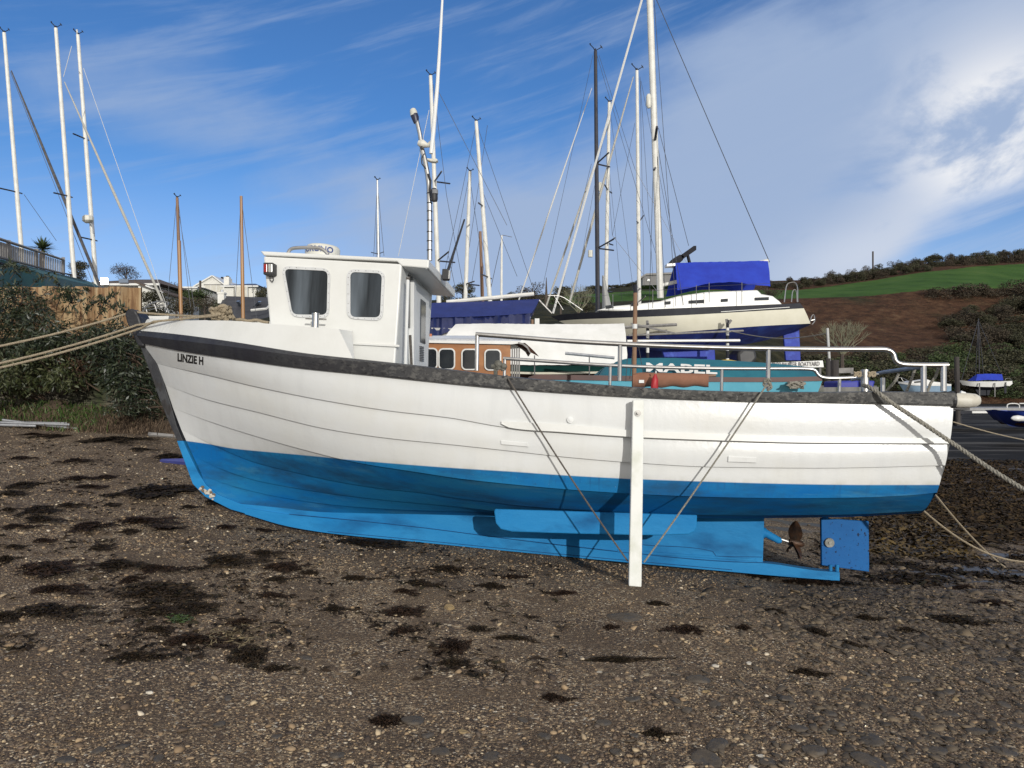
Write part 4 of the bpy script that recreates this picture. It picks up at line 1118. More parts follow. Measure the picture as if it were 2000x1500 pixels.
m_yblue = mat('yacht_antifoul', (.012, .018, .13), (.02, .04, .22), 1.2, .65, bump=.15, bscale=20, c3=(.03, .07, .30), scale3=2.5, lo3=.52, hi3=.68)
m_yblue2 = mat('yacht_antifoul_pale', (.025, .055, .42), (.02, .04, .30), 2.0, .65, c3=(.05, .10, .5), scale3=4, lo3=.55, hi3=.7)
m_blk = mat('black_trim', (.014, .015, .022), (.022, .024, .032), 5, .6, spec=.25)
m_tarp = mat('white_tarp', (.76, .76, .74), (.66, .66, .63), 2, .6, bump=.5, bscale=2.2)
m_teal = mat('teal_canvas', (.008, .115, .165), (.012, .15, .20), 4, .75, bump=.4, bscale=5)
m_tan = mat('tan_canvas', (.27, .125, .075), (.21, .095, .055), 4, .85, bump=.6, bscale=5)
m_maroon = mat('maroon_paint', (.085, .028, .022), (.05, .02, .016), 3, .5)
m_cyan = mat('pale_blue_paint', (.17, .53, .68), (.14, .47, .62), 3, .4)
m_green = mat('dark_green_paint', (.010, .045, .04), (.014, .06, .05), 3, .35)
m_oak = mat('varnished_ply', (.33, .135, .04), (.26, .10, .028), 2, .35, stretch=(1, 1, 3), bump=.05, c3=(.40, .18, .06), scale3=1.6)
m_grey = mat('grey_wood', (.27, .26, .25), (.16, .155, .15), 6, .8)
m_prop = mat('yard_prop', (.28, .17, .10), (.18, .12, .08), 4, .8)

def spars(rt_, base, top, Y, r, m=None, spread=(), stays=(), vane=0, furl=None, name='mast', r_top=None, lines=(), wires=.010, gear=True):
    m = m or m_mast_w
    b_ = MB(); b_.tube([P(*base, Y), P((base[0]*.6+top[0]*.4), base[1]*.6+top[1]*.4, Y), P(*top, Y)], [r, r*.98, r_top or r*.75], 10)
    ms = b_.build(name, m, rt_, smooth=True)
    for (f, dx0, dy0, dx1, dy1) in spread:
        cx, cy = base[0]+(top[0]-base[0])*f, base[1]+(top[1]-base[1])*f
        b2 = MB(); b2.tube([P(cx, cy, Y), P(cx+dx0, cy+dy0, Y-.9)], r*.35, 5); b2.build('spreader', m_mast_k, ms)
        b2 = MB(); b2.tube([P(cx, cy, Y), P(cx+dx1, cy+dy1, Y+.9)], r*.35, 5); b2.build('spreader', m_mast_k, ms)
    for p0, p1 in stays:
        one('stay', m_wire, ms, p0, p1, Y, wires)
    for p0, p1 in lines:
        one('halyard', m_line, ms, p0, p1, Y, wires*1.1)
    if furl:
        (p0, p1, mf, rr) = furl
        b2 = MB(); b2.tube([P(p0[0], p0[1], Y), P(p0[0]*.85+p1[0]*.15, p0[1]*.85+p1[1]*.15, Y), P(p0[0]*.5+p1[0]*.5, p0[1]*.5+p1[1]*.5, Y), P(*p1, Y)], [rr*.35, rr*.6, rr, rr*.9], 7)
        b2.build('furled_sail', mf, ms, smooth=True)
    if vane:
        k = vane; x, y = top; b2 = MB()
        b2.tube([P(x-8*k, y-10*k, Y), P(x-3*k, y-5*k, Y), P(x, y+2, Y)], S(.9, Y), 4)
        b2.tube([P(x, y-1, Y), P(x+9*k, y-6*k, Y)], S(.8, Y), 4)
        b2.prism([P(x+7*k, y-10*k, Y), P(x+10*k, y-7*k, Y), P(x+11*k, y-4*k, Y), P(x+8*k, y-6*k, Y)], Vector((0, .02, 0)))
        b2.ball(P(x-8*k, y-11*k, Y), S(1.6, Y), 0, 6, 4)
        b2.tube([P(x, y+3, Y), P(x, y-4*k, Y)], S(1.6, Y), 5)
        b2.build('wind_vane', m_blk, ms)
    return ms
# ---- the big cream yacht
YB = 29.0
yacht = root('sailing_yacht', P(1330, 735, YB), 'large cream sailing yacht with black sheer stripe and royal blue cockpit tent', 'yacht')
YS = [(1076,618),(1100,614),(1200,608),(1300,603),(1400,599),(1500,595),(1563,592)]
YK = [(1092,627),(1110,625),(1200,621),(1300,617),(1400,612),(1500,606),(1570,602)]
YW = [(1160,660),(1200,657),(1250,655),(1300,651),(1400,643),(1500,636),(1583,632)]
YM = [(1172,664),(1210,668),(1250,670),(1300,668),(1400,660),(1500,648),(1581,635)]
YBt = [(1182,666),(1215,676),(1250,682),(1300,686),(1360,685),(1420,678),(1480,668),(1530,655),(1578,637)]
loft([(YS, 1.65, 2.2), (YK, 1.66, 2.1)], YB).build('sheer_stripe', m_blk, yacht, smooth=True)
loft([(YK, 1.655, 2.1), ([(1124,642)]+[(x, (interp(YK, [x])[0]*.5+interp(YW, [x])[0]*.5)) for x in range(1160, 1561, 50)]+[(1577,617)], 1.62, 2.0), (YW, 1.50, 1.9)], YB, cap=True).build('hull', m_gelc, yacht, smooth=True)
loft([(YW, 1.49, 1.9), (YM, 1.15, 1.7), (YBt, .15, 1.2)], YB).build('underbody', m_yblue, yacht, smooth=True)
deck_of(YS, YB, 1.64, 2.2).build('deck', m_gel, yacht)
one('stripe_line', m_gel, yacht, (1408, 609), (1542, 600), YB-1.62, .012)
prism_px([(1290,676),(1396,678),(1400,760),(1322,762),(1300,705)], YB-.14, YB+.14, 'keel', m_yblue2, yacht, .03)
prism_px([(1530,650),(1561,640),(1564,704),(1535,704)], YB-.07, YB+.07, 'rudder', m_yblue2, yacht, .02)
prism_px([(1165,606),(1195,598),(1240,594),(1290,588),(1325,578),(1380,570),(1480,566),(1488,574),(1510,578),(1523,588),(1530,596),(1400,602),(1240,608)], YB-1.12, YB+1.12, 'coachroof', m_gel, yacht, .06)
for pxs in ([(1182,597),(1197,595),(1199,601),(1184,603)], [(1232,592),(1246,591),(1247,597),(1233,598)], [(1298,589),(1310,588),(1310,594),(1298,595)], [(1345,587),(1375,585),(1375,592),(1345,593)], [(1408,584),(1422,583),(1422,589),(1408,590)], [(1474,581),(1502,580),(1502,586),(1474,587)]):
    prism_px(pxs, YB-1.15, YB-1.11, 'window', m_glass2, yacht, .01)
one('mast', m_mast_w, yacht, (1290, 582), (1267, -60), YB, .125, n=12)
ymast = [o for o in yacht.children if o.name.startswith('mast')][0]
one('forestay_furler', m_line, ymast, (1080, 612), (1262, -30), YB, .045)
one('backstay', m_wire, ymast, (1503, 512), (1278, -10), YB, .014)
for p0, p1, y1 in (((1320, 598), (1276, -20), YB-1.3), ((1300, 600), (1283, 280), YB-1.2), ((1335, 596), (1284, 280), YB-1.2), ((1345, 480), (1286, 250), YB), ((1268, 604), (1278, 250), YB+1.2)):
    one('shroud', m_wire, ymast, p0, p1, y1, .010, YB)
one('spreader', m_mast_k, ymast, (1279, 276), (1283, 248), YB, .05, YB-1.0)
one('spreader', m_mast_k, ymast, (1277, 332), (1280, 328), YB, .045, YB-.4)
b = MB(); b.tube([P(1267, 184, YB-.2), P(1267, 188, YB-.2), P(1267, 206, YB-.2), P(1267.5, 211, YB-.2)], [.06, .10, .10, .06], 10); b.build('radar_reflector', m_cream, ymast, smooth=True)
one('boom', m_mast_w, yacht, (1293, 557), (1500, 509), YB, .07)
b = loft([([(1319,514),(1360,512),(1420,511),(1500,509)], .06, None), ([(1321,540),(1360,537),(1420,532),(1503,530)], .62, None), ([(1323,567),(1345,563),(1390,553),(1430,551),(1470,556),(1482,557),(1505,559)], 1.05, None)], YB, 30, noise=.025, cap=False)
b.build('cockpit_tent', m_royal, yacht, smooth=True, angle=60)
for px, y0, y1 in ((1360,557,596), (1385,552,590), (1449,551,594), (1197,575,604), (1240,572,603), (1275,566,602)): one('stanchion', m_steel_d, yacht, (px, y0), (px, y1), YB-1.45, .014)
b = MB(); line(b, (1115, 583), (1360, 560), YB-1.4, .006); line(b, (1360, 560), (1535, 552), YB-1.45, .006); b.build('guard_wire', m_wire, yacht)
def frame(pts, Y, r, name, m, parent):
    b_ = MB(); b_.tube([P(x, y, Y) for x, y in smooth_px(pts, 2)], r, 6); return b_.build(name, m, parent, smooth=True)
frame([(1532,590),(1535,560),(1540,552),(1558,551),(1558,590)], YB-1.1, .02, 'pushpit_rail', m_steel, yacht)
frame([(1546,590),(1548,566),(1556,566),(1557,590)], YB-.4, .018, 'pushpit_rail', m_steel, yacht)
frame([(1070,577),(1095,577),(1115,590),(1138,606)], YB-.7, .014, 'pulpit_rail', m_steel, yacht)
frame([(1082,577),(1100,605)], YB-.5, .012, 'pulpit_rail', m_steel, yacht)
frame([(1052,585),(1078,612)], YB, .035, 'bowsprit_roller', m_steel_d, yacht)
b = MB(); b.prism([P(1303, 518, YB), P(1316, 504, YB), P(1328, 497, YB), P(1336, 500, YB), P(1334, 508, YB), P(1320, 520, YB)], Vector((0, .5, 0)))
b.prism([P(1330, 498, YB), P(1355, 480, YB), P(1360, 480, YB), P(1360, 488, YB), P(1334, 506, YB)], Vector((0, .35, 0))); b.prism([P(1343, 499, YB), P(1346, 498, YB), P(1350, 513, YB), P(1346, 513, YB)], Vector((0, .2, 0)))
b.build('wind_steering_gear', mat('matt_black', (.02, .02, .024), (.035, .035, .04), 4, .9, spec=.1), yacht)
prism_px([(1303,515),(1319,514),(1319,519),(1303,520)], YB-.2, YB+.3, 'life_sling_box', m_gel, yacht)
frame([(1581,630),(1586,616),(1590,614),(1592,628),(1586,634)], YB, .02, 'boarding_ladder', m_steel, yacht)
frame([(1584,626),(1591,624)], YB, .02, 'ladder_rung', m_steel, yacht)
# shores under the yacht
for i, (px, y0, y1) in enumerate(((1265, 632, 712), (1421, 625, 702))):
    r_ = root('yard_prop', P(px, 740, YB-2), ['white banded shoring post under the bow half of the cream yacht', 'white banded shoring post with forked head under the stern half of the cream yacht'][i], 'boat prop', 'props under the cream yacht')
    b = MB(); nseg = 9
    for k in range(nseg):
        ya = y0+(760-y0)*k/nseg; yb_ = y0+(760-y0)*(k+1)/nseg; line(b, (px, ya), (px, yb_), YB-2, .055, mi=k % 2, n=8)
    b.build('post', [m_blk, m_gel], r_)
    frame([(px-1, y0-6), (px, y0+8)] if i == 0 else [(px-2, y0-2), (px, y0+10), (px+7, y0)], YB-2, .05, 'fork', m_grey, r_)
b = MB(); line(b, (1212, 640), (1322, 634), YB-2.1, .055, n=4); b.thing('scaffold_pole', m_grey, 'grey timber pole lying level against the cream hull', 'pole')
b = MB(); line(b, (1232, 632), (1322, 652), YB-2.15, .035, n=5); b.thing('scaffold_pole', m_grey, 'thin grey brace slanting across the cream hull below the level pole', 'pole')
b = MB(); line(b, (1225, 666), (1445, 665), YB-2.2, .05, n=6); b.thing('scaffold_pole', m_mast, 'bright alloy pole crossing low in front of the yacht underbody', 'pole')
b = MB(); line(b, (1228, 655), (1452, 646), YB-2.3, .035, n=6); b.thing('scaffold_pole', m_grey, 'dark pole lying along the yacht waterline', 'pole')
b = MB(); b.prism([P(x, y, 24) for x, y in ((1402,704),(1422,702),(1446,706),(1444,722),(1402,722))], Vector((0, .6, 0))); b.thing('tarp_bundle', mat('yellow_tarp', (.5, .36, .02), (.4, .28, .015), 4, .6), 'yellow sheet bundled under the cream yacht', 'tarpaulin')
b = MB(); b.prism([P(x, y, 27) for x, y in ((1440,690),(1452,680),(1476,682),(1480,700),(1470,712),(1442,712))], Vector((0, 1.2, 0))); b.thing('machinery', mat('dark_plant', (.02, .02, .024), (.04, .04, .04), 3, .5), 'dark machine standing under the stern of the cream yacht', 'machine', bevel=.1)

# ---- yachts seen chiefly by their masts; low hulls stand behind the nearer boats
def plain_hull(rt_, x0, x1, ytop, ybot, Y, beam, m, bow_left=True, cab=True):
    sh = [(x0, ytop-4), (x0*.5+x1*.5, ytop), (x1, ytop-1)]; dx = (x1-x0)
    bt = [(x0+dx*.16, ybot-3), (x0*.5+x1*.5, ybot), (x1-dx*.05, ybot-6)]
    md = [(x0+dx*.07, (ytop+ybot)/2), (x0*.5+x1*.5, (ytop+ybot)/2+3), (x1-dx*.02, (ytop+ybot)/2)]
    if not bow_left:
        f = lambda L_: [(x0+x1-x, y) for x, y in reversed(L_)]
        rows = [(f(sh), beam, 2.2), (f(md), beam*.93, 2.0), (f(bt), .2, 1.4)]
        b_ = MB()
        for s_ in range(1): loft([(p, B, None) for p, B, q in rows], Y, mbld=b_)
        b_.build('hull', m, rt_, smooth=True)
    else: loft([(sh, beam, 2.2), (md, beam*.93, 2.0), (bt, .2, 1.4)], Y).build('hull', m, rt_, smooth=True)
    if cab: prism_px([(x0+dx*.3, ytop+1), (x0+dx*.34, ytop-8), (x0+dx*.62, ytop-9), (x0+dx*.66, ytop+1)], Y-beam*.6, Y+beam*.6, 'cabin', m_gel, rt_, .04)
    prism_px([(x0+dx*.40, ybot-4), (x0+dx*.62, ybot-4), (x0+dx*.6, 760), (x0+dx*.44, 760)], Y-.12, Y+.12, 'keel', m_yblue, rt_)
def masted(label, base, top, Y, r, hx, hy, m=None, beam=1.3, hm_=None, **k):
    rt_ = root('masted_yacht', P(base[0], 748, Y), label, 'yacht', 'yachts laid up in the yard')
    plain_hull(rt_, hx[0], hx[1], hy[0], hy[1], Y, beam, hm_ or m_gel)
    spars(rt_, base, top, Y, r, m, **k); return rt_
y1 = masted('yacht mast furthest to the west with a dark furled headsail', (54, 640), (8, 64), 32, .09, (-140, 150), (636, 690), m_mast_w, vane=1.0, furl=((22, 138), (212, 600), m_furl_d, .065), spread=((.46, -40, -9, 10, 3),), stays=(((20, 140), (200, 600)), ((47, 380), (110, 470))), lines=())
y2 = masted('tall white yacht mast with pale furled headsail running down to a steel pulpit', (152, 640), (109, 55), 31, .09, (40, 330), (618, 680), m_mast_w, vane=1.1, furl=((126, 160), (324, 604), m_furl, .055), spread=((.44, -28, -6, 8, 3), (.175, -45, -8, 10, 3)), lines=(((140, 90), (124, 150)),))
frame([(278,612),(284,600),(300,590),(320,588),(331,592),(322,606)], 30.3, .03, 'pulpit_rail', m_steel, y2)
frame([(276,602),(300,598),(322,596),(330,590)], 30.5, .018, 'pulpit_rail', m_steel, y2)
frame([(274,608),(300,603),(318,602)], 30.8, .018, 'pulpit_rail', m_steel, y2)
for p0, p1 in (((300,590),(306,608)), ((321,589),(326,610)), ((284,600),(288,612))): one('pulpit_rail', m_steel, y2, p0, p1, 30.4, .016)
y3 = masted('yacht mast with a radar dome low down', (194, 640), (152, 68), 34, .095, (120, 346), (622, 680), m_mast_w, vane=1.0, spread=((.645, -24, -10, 6, 3), (.30, -28, -6, 8, 2)), lines=(((163, 133), (330, 612)),))
b = MB(); b.tube([P(172, 421, 33.6), P(172, 424, 33.6), P(172, 431, 33.6), P(173, 434, 33.6)], [.16, .23, .23, .14], 10); b.build('radar_dome', m_cream, y3, smooth=True)
frame([(174,434),(182,440),(183,456)], 33.7, .05, 'radar_bracket', m_galv, y3)
one('whip_aerial', m_line, y3, (150, 58), (152, 70), 34, .035)
w1 = masted('small boat with a weathered wooden mast and wind vane', (354, 632), (346, 386), 24, .055, (300, 470), (634, 680), m_wood_d, 1.0, vane=.7, stays=(((349, 400), (372, 600)), ((344, 400), (326, 600)), ((350, 420), (386, 640))), wires=.007)
b = MB(); b.tube([P(353.5, 612, 24), P(349.5, 470, 24)], .057, 10); b.build('varnished_length', m_wood, w1, smooth=True)
w2 = masted('small boat with a varnished wooden mast just forward of the wheelhouse', (475, 634), (471, 383), 22, .052, (400, 520), (636, 680), m_wood, 1.0, stays=(((473, 400), (503, 640)), ((470, 400), (458, 620))), wires=.007)
d1 = masted('distant yacht with a thin bare mast and splayed shrouds above the wheelhouse roof', (741, 640), (737, 352), 46, .07, (640, 830), (640, 690), m_mast, 1.4, vane=.6, spread=((.50, -14, -3, 10, -4),), stays=(((737, 356), (730, 500)), ((737, 356), (750, 500)), ((737, 380), (733, 600)), ((738, 380), (746, 600))), wires=.014)
mk1 = masted('tall white mast standing close behind the fishing boat aerials', (859, 640), (841, 148), 24, .075, (700, 905), (640, 690), m_mast_w, vane=1.0, spread=((.58, 14, -20, 30, 4), (.265, 22, -18, 34, 3)), stays=(((846, 165), (872, 380)), ((852, 170), (990, 440)), ((872, 380), (905, 560)), ((876, 500), (895, 590))), lines=(((838, 215), (778, 500)),), wires=.008)
mk2 = masted('shorter white mast beside the raked one, behind the blue cover', (907, 640), (918, 335), 27, .075, (850, 1010), (640, 690), m_mast_w, vane=.7, spread=((.28, 16, -5, 26, 3),), stays=(((917, 340), (872, 575)), ((917, 345), (950, 560)), ((905, 560), (952, 245))), wires=.008)
mk3 = masted('raked white mast with two short spreaders behind the blue cover', (961, 640), (930, 237), 26, .08, (880, 1060), (640, 690), m_mast_w, vane=.9, spread=((.59, -8, -6, 4, 2), (.245, -12, -5, 6, 3)), stays=(((932, 245), (1040, 560)), ((930, 245), (862, 560)), ((945, 380), (1010, 540))), wires=.008)
mk4 = masted('old yacht with a short brown wooden mast', (944, 640), (938, 452), 33, .08, (870, 1030), (640, 690), m_wood_d, stays=(((938, 456), (920, 560)), ((938, 456), (960, 560))), wires=.010)
mk5 = masted('yacht with a slim white pole mast with a bent top', (979, 640), (980, 460), 30, .05, (920, 1060), (640, 690), m_mast_w, stays=(((981, 459), (1000, 463)), ((979, 470), (955, 580))), wires=.012)
mk6 = masted('yacht with a tall black mast', (1168, 650), (1163, 100), 35, .105, (1110, 1330), (640, 676), m_mast_k, vane=1.3, furl=((1156, 172), (1012, 590), m_line, .035),
             spread=((.60, 24, -22, 26, 6), (.30, 32, -18, 32, 4)), stays=(((1166, 108), (1300, 560)), ((1170, 108), (1240, 330)), ((1158, 108), (1060, 560)), ((1240, 330), (1345, 520)), ((1184, 300), (1196, 460)), ((1196, 460), (1300, 590)), ((1155, 320), (1098, 560))), wires=.009)
mk7 = masted('white mast hung with a pale mesh sail right beside the black mast', (1182, 650), (1190, 200), 38, .10, (1120, 1330), (640, 674), m_mast_w, vane=.9, spread=((.62, -6, -10, 8, 6), (.39, 16, -10, 12, 4), (.18, 14, -8, 12, 2)), stays=(((1190, 205), (1240, 590)), ((1186, 290), (1215, 590)), ((1190, 205), (1120, 590))), furl=((1186, 250), (1066, 600), m_furl, .05), wires=.008)
b = MB(); b.tube([P(1172, 356, 37.8), P(1172, 359, 37.8), P(1172, 371, 37.8), P(1172, 374, 37.8)], [.06, .09, .09, .06], 8); b.build('radar_reflector', m_cream, mk7, smooth=True)
b = MB(); rows_ = []
for t in np.linspace(0, 1, 14):
    y = 538+68*t; rows_.append([P(1176+2*s_+(2+16*t)*s_, y, 37.7-.25*math.sin(s_*3.1)*(.3+t)) for s_ in np.linspace(0, 1, 8)])
b.grid(rows_); b.build('mesh_sail', mat('mesh_sail', (.42, .42, .40), (.3, .3, .29), 30, .9), mk7)
mk8 = masted('white mast with twin wind vanes next to the biggest mast', (1249, 650), (1244, 138), 36, .095, (1130, 1400), (640, 672), m_mast_w, vane=1.2, furl=((1237, 150), (1112, 592), m_furl, .062), spread=((.42, -3, -2, 10, -14), (.12, 12, -10, 4, 2)), stays=(((1250, 150), (1275, 540)), ((1250, 150), (1258, 560)), ((1252, 158), (1330, 560)), ((1240, 240), (1196, 460))), wires=.009)
for o_ in (mk6,):
    b = MB(); b.tube([P(1153, 489, 34.6), P(1153, 502, 34.6)], .11, 8); b.build('radar_reflector', m_cream, o_, smooth=True)

# ---- navy-covered boat with a white boom
nv = root('covered_boat', P(940, 748, 21), 'boat under a navy blue ridge cover with a white boom above it', 'boat')
loft([([(842,640),(930,642),(1040,634)], 1.25, None), ([(846,668),(930,676),(1036,668)], 1.0, None), ([(860,690),(930,700),(1030,690)], .2, None)], 21).build('hull', m_gel, nv, smooth=True)
loft([([(800,594),(860,591),(960,588),(1054,584)], .05, None), ([(800,610),(860,608),(960,603),(1046,600)], .75, None), ([(800,622),(860,620),(960,617),(1038,612)], 1.2, None)], 21, 40, noise=.012, cap=True).build('ridge_cover', m_navy, nv, smooth=True, angle=50)
loft([([(800,621),(860,620),(960,617),(1036,612)], 1.16, None), ([(800,650),(850,656),(900,640),(960,636),(1036,632)], 1.28, None)], 21, 46, noise=.06, seed=4, cap=False).build('side_sheet', mat('shiny_navy_sheet', (.012, .018, .07), (.02, .028, .10), 4, .22, bump=1.0, bscale=4), nv, smooth=True)
one('boom', m_mast_w, nv, (872, 590), (1043, 574), 21, .055, n=8)
prism_px([(847,700),(853,700),(853,762),(847,762)], 20.9, 21.1, 'keel_block', m_grey, nv)
for i, (px, w_, m_, lb) in enumerate(((1040, 4, m_prop, 'slim brown timber upright beside the navy covered boat'), (1049, 9, m_gel, 'broad white painted timber upright at the end of the navy covered boat'))):
    b = MB(); b.prism([P(px-w_/2, 624-i*2, 20), P(px+w_/2, 624-i*2, 20), P(px+w_/2, 764, 20), P(px-w_/2, 764, 20)], Vector((0, .12, 0))); b.thing('timber_post', m_, lb, 'post')

# ---- white tarpaulin boat
wt = root('tarpaulin_boat', P(1040, 760, 17.2), 'boat wrapped in a white tarpaulin with a dark green hull showing below', 'boat')
TZ = 17.2
loft([([(890,633),(960,632),(1060,633),(1150,633),(1219,632)], .40, None), ([(876,648),(960,652),(1060,655),(1150,656),(1222,652)], .78, None), ([(866,664),(960,672),(1060,676),(1150,677),(1224,678)], .95, None), ([(862,690),(960,697),(1060,702),(1150,703),(1226,702)], 1.12, None), ([(862,698),(960,709),(1040,713),(1150,712),(1227,708)], 1.14, None)], TZ, 60, noise=.012, seed=9).build('tarpaulin', m_tarp, wt, smooth=True, angle=70)
loft([([(866,700),(960,708),(1060,712),(1150,711),(1222,707)], 1.08, None), ([(870,716),(960,723),(1060,726),(1150,725),(1220,722)], 1.0, None)], TZ, cap=True).build('hull', m_green, wt, smooth=True)
loft([([(870,717),(960,724),(1060,727),(1150,726),(1220,723)], 1.03, None), ([(870,720),(960,728),(1060,731),(1150,730),(1220,727)], 1.02, None)], TZ, cap=True).build('rubbing_strip', m_gelc, wt, smooth=True)
loft([([(872,720),(960,728),(1060,731),(1150,730),(1218,727)], 1.0, None), ([(880,745),(960,752),(1060,755),(1150,754),(1210,750)], .3, None)], TZ, cap=True).build('bottom', m_maroon, wt, smooth=True)

# ---- varnished cabin boat
cb = root('cabin_boat', P(930, 790, 12.6), 'small cabin boat with orange varnished sides and rounded windows', 'boat')
CY = 12.6
prism_px([(806,668),(997,674),(997,800),(806,800)], CY-.75, CY+.75, 'cabin', m_oak, cb)
for x0 in (822, 856, 901, 946):
    def rr_(x0_, x1_, y0_, y1_, r_, n=5):
        o = []
        for cx, cy, a0 in ((x1_-r_, y0_+r_, -90), (x1_-r_, y1_-r_, 0), (x0_+r_, y1_-r_, 90), (x0_+r_, y0_+r_, 180)):
            for j in range(n+1): t = R(a0+90*j/n); o.append((cx+r_*math.cos(t), cy+r_*math.sin(t)))
        return o
    x1 = x0+33; yo = 680+(x0-856)*.02
    w_ = prism_px(rr_(x0, x1, yo, yo+42, 9), CY-.785, CY-.74, 'window', m_mast, cb)
    pn = prism_px(rr_(x0+2.6, x1-2.6, yo+2.6, yo+39.4, 7), CY-.79, CY-.75, 'pane', m_glass2, w_)
b = MB(); prof_ = [(800,664),(836,665),(1016,666),(1016,670.5),(998,672.5),(836,669.5),(800,668)]
b.prism([P(x, y, CY-.80) for x, y in prof_], Vector((0, 1.6, 0))); cr = b.build('roof_edge', m_gel, cb)
rows_ = []
for px in np.linspace(800, 1018, 8):
    rows_.append([P(px, 666, CY-.8)+Vector((0, t*1.6, .13*math.sin(math.pi*t))) for t in np.linspace(0, 1, 12)])
b = MB(); b.grid(rows_); b.build('cambered_roof', m_gel, cr, smooth=True)
one('grab_rail', m_galv, cr, (838, 663), (1000, 664), CY-.7, .012)
# barrel-shaped canopy end over the after door
rows_ = []
for s_ in np.linspace(0, 1, 4):
    base_ = P(1000+18*s_, 672, CY-.8); rows_.append([base_+Vector((.22*(1-math.cos(t*1.57))*s_+.06*s_, t*.5*.2+0.02, .02-.21*t*t*s_)) for t in np.linspace(0, 1, 10)])
b = MB(); b.grid(rows_); b.build('canopy', mat('canopy_brown', (.10, .05, .035), (.07, .035, .025), 4, .6), cb, smooth=True)
prism_px([(1012,668),(1022,670),(1031,677),(1037,689),(1035,690),(1029,680),(1020,673),(1012,671)], CY-.81, CY+.6, 'canopy_rim', m_grey, cb)
for x in (999, 1003.5, 1008, 1012.5): prism_px([(x, 679), (x+3, 679), (x+3, 800), (x, 800)], CY-.72, CY-.69, 'door_slat', m_grey, cb)
loft([([(790,742),(880,750),(1030,752)], .9, None), ([(800,800),(900,812),(1025,815)], .25, None)], CY, cap=True).build('hull', m_gel, cb, smooth=True)
b = MB(); line(b, (841, 652), (840, 666), CY-.3, .025, n=8); b.build('chimney', mat('copper_pipe', (.45, .17, .09), None, rough=.4, metal=.6), cr, smooth=True)
# ---- teal-covered dinghy MABEL
mz = 15.0
mab = root('covered_dinghy', P(1400, 790, mz), 'long open boat under a teal cover lettered MABEL, maroon and pale blue below', 'boat')
tr = [(1168,734),(1176,722),(1182,716),(1188,712),(1196,712),(1205,706),(1230,700),(1300,699),(1400,703),(1500,709),(1590,718)]
loft([(tr, .05, None), ([(1166,736),(1180,728),(1200,723),(1230,716),(1300,714),(1400,717),(1500,721),(1594,728)], .62, None), ([(1164,738),(1200,738),(1260,738),(1300,738),(1400,739),(1500,738),(1598,736)], .88, None)], mz, 60, noise=.008, seed=6).build('boat_cover', m_teal, mab, smooth=True, angle=60)
loft([([(1036,735),(1045,731),(1100,732),(1300,735),(1500,737),(1605,735)], .90, None), ([(1030,741),(1100,742),(1300,745),(1500,746),(1606,744)], .90, None)], mz).build('rubbing_strake', m_maroon, mab, smooth=True)
loft([([(1045,741),(1100,742),(1300,745),(1500,746),(1606,744)], .88, None), ([(1060,770),(1300,776),(1596,770)], .75, None), ([(1090,800),(1300,806),(1585,798)], .15, None)], mz).build('hull', m_cyan, mab, smooth=True)
uv, fs = text_mesh('MABEL', .03); b = MB()
vv = [P(1262+u*139, 725-v*17+u*5, mz-.90+.20*v-.02*u) for u, v in uv]
b.add(vv, fs); b.build('lettering', m_gel, mab)
one('boom', m_galv, mab, (1104, 690), (1200, 699), mz, .03, n=8)
for px in (1044, 1151): one('hoop', m_steel_d, mab, (px, 694), (px, 733), mz-.5, .012)
# ---- day boat with tan sail round its boom, wooden mast
tz = 11.5
dy = root('day_boat', P(1300, 860, tz), 'small day boat with a bare wooden mast and tan sail rolled on its boom', 'boat')
spars(dy, (1238, 770), (1241, 572), tz, .034, m_wood_d, r_top=.032, gear=False)
dm = [o for o in dy.children][0]
b = MB(); line(b, (1240, 633), (1240, 642), tz, .037, n=10); b.build('mast_band', m_gel, dm)
one('mast_cap', m_blk, dm, (1240.5, 556), (1241, 573), tz, .028, n=8)
one('crosstree', m_mast_k, dm, (1241, 572), (1251, 563), tz, .012)
for p0, p1 in (((1240, 640), (1230, 740)), ((1241, 640), (1258, 740)), ((1226, 690), (1222, 745))): one('shroud', m_wire, dm, p0, p1, tz, .005)
bl = []
for t in np.linspace(0, 1, 22):
    px = 1236+148*t; h0 = 727+3*t-4*math.sin(min(1, t*8)*1.57)+4; h1 = 757-2*t+1.5*math.sin(t*21)
    bl.append([P(px, (h0+h1)/2-(h1-h0)/2*math.cos(a), tz-.12-.085*math.sin(a)*(1+.12*math.sin(t*40+a*2))) for a in np.linspace(0, 2*math.pi, 13)])
b = MB(); b.grid(bl, flip=True); b.add([p for p in bl[0][:-1]], [tuple(range(12))]); b.add([p for p in bl[-1][:-1]], [tuple(range(11, -1, -1))]); sl = b.build('rolled_sail', m_tan, dy, smooth=True)
b = MB(); b.prism([P(x, y, tz-.22) for x, y in ((1248,742),(1258,742),(1258,748),(1248,748))], Vector((0, .02, 0))); b.build('sail_label', m_gel, sl)
one('boom', m_wood_d, dy, (1370, 735), (1398, 733), tz-.12, .02)
loft([([(1180,772),(1300,775),(1440,770)], .6, None), ([(1190,800),(1300,810),(1430,800)], .5, None), ([(1200,840),(1300,850),(1420,840)], .1, None)], tz).build('hull', m_cyan, dy, smooth=True)
b = MB(); b.tube([P(1281, 724, tz-.35), P(1281, 729, tz-.35)], .012, 6); b.tube([P(1280, 731, tz-.35), P(1279, 742, tz-.35), P(1278, 760, tz-.35)], [.014, .05, .055], 10, 1); b.thing('buoy', [m_line, mat('red_float', (.42, .02, .025), (.34, .015, .02), 6, .5)], 'red and white pick-up buoy hanging in front of the tan sail', 'buoy', smooth=True)
rr2 = random.Random(8)
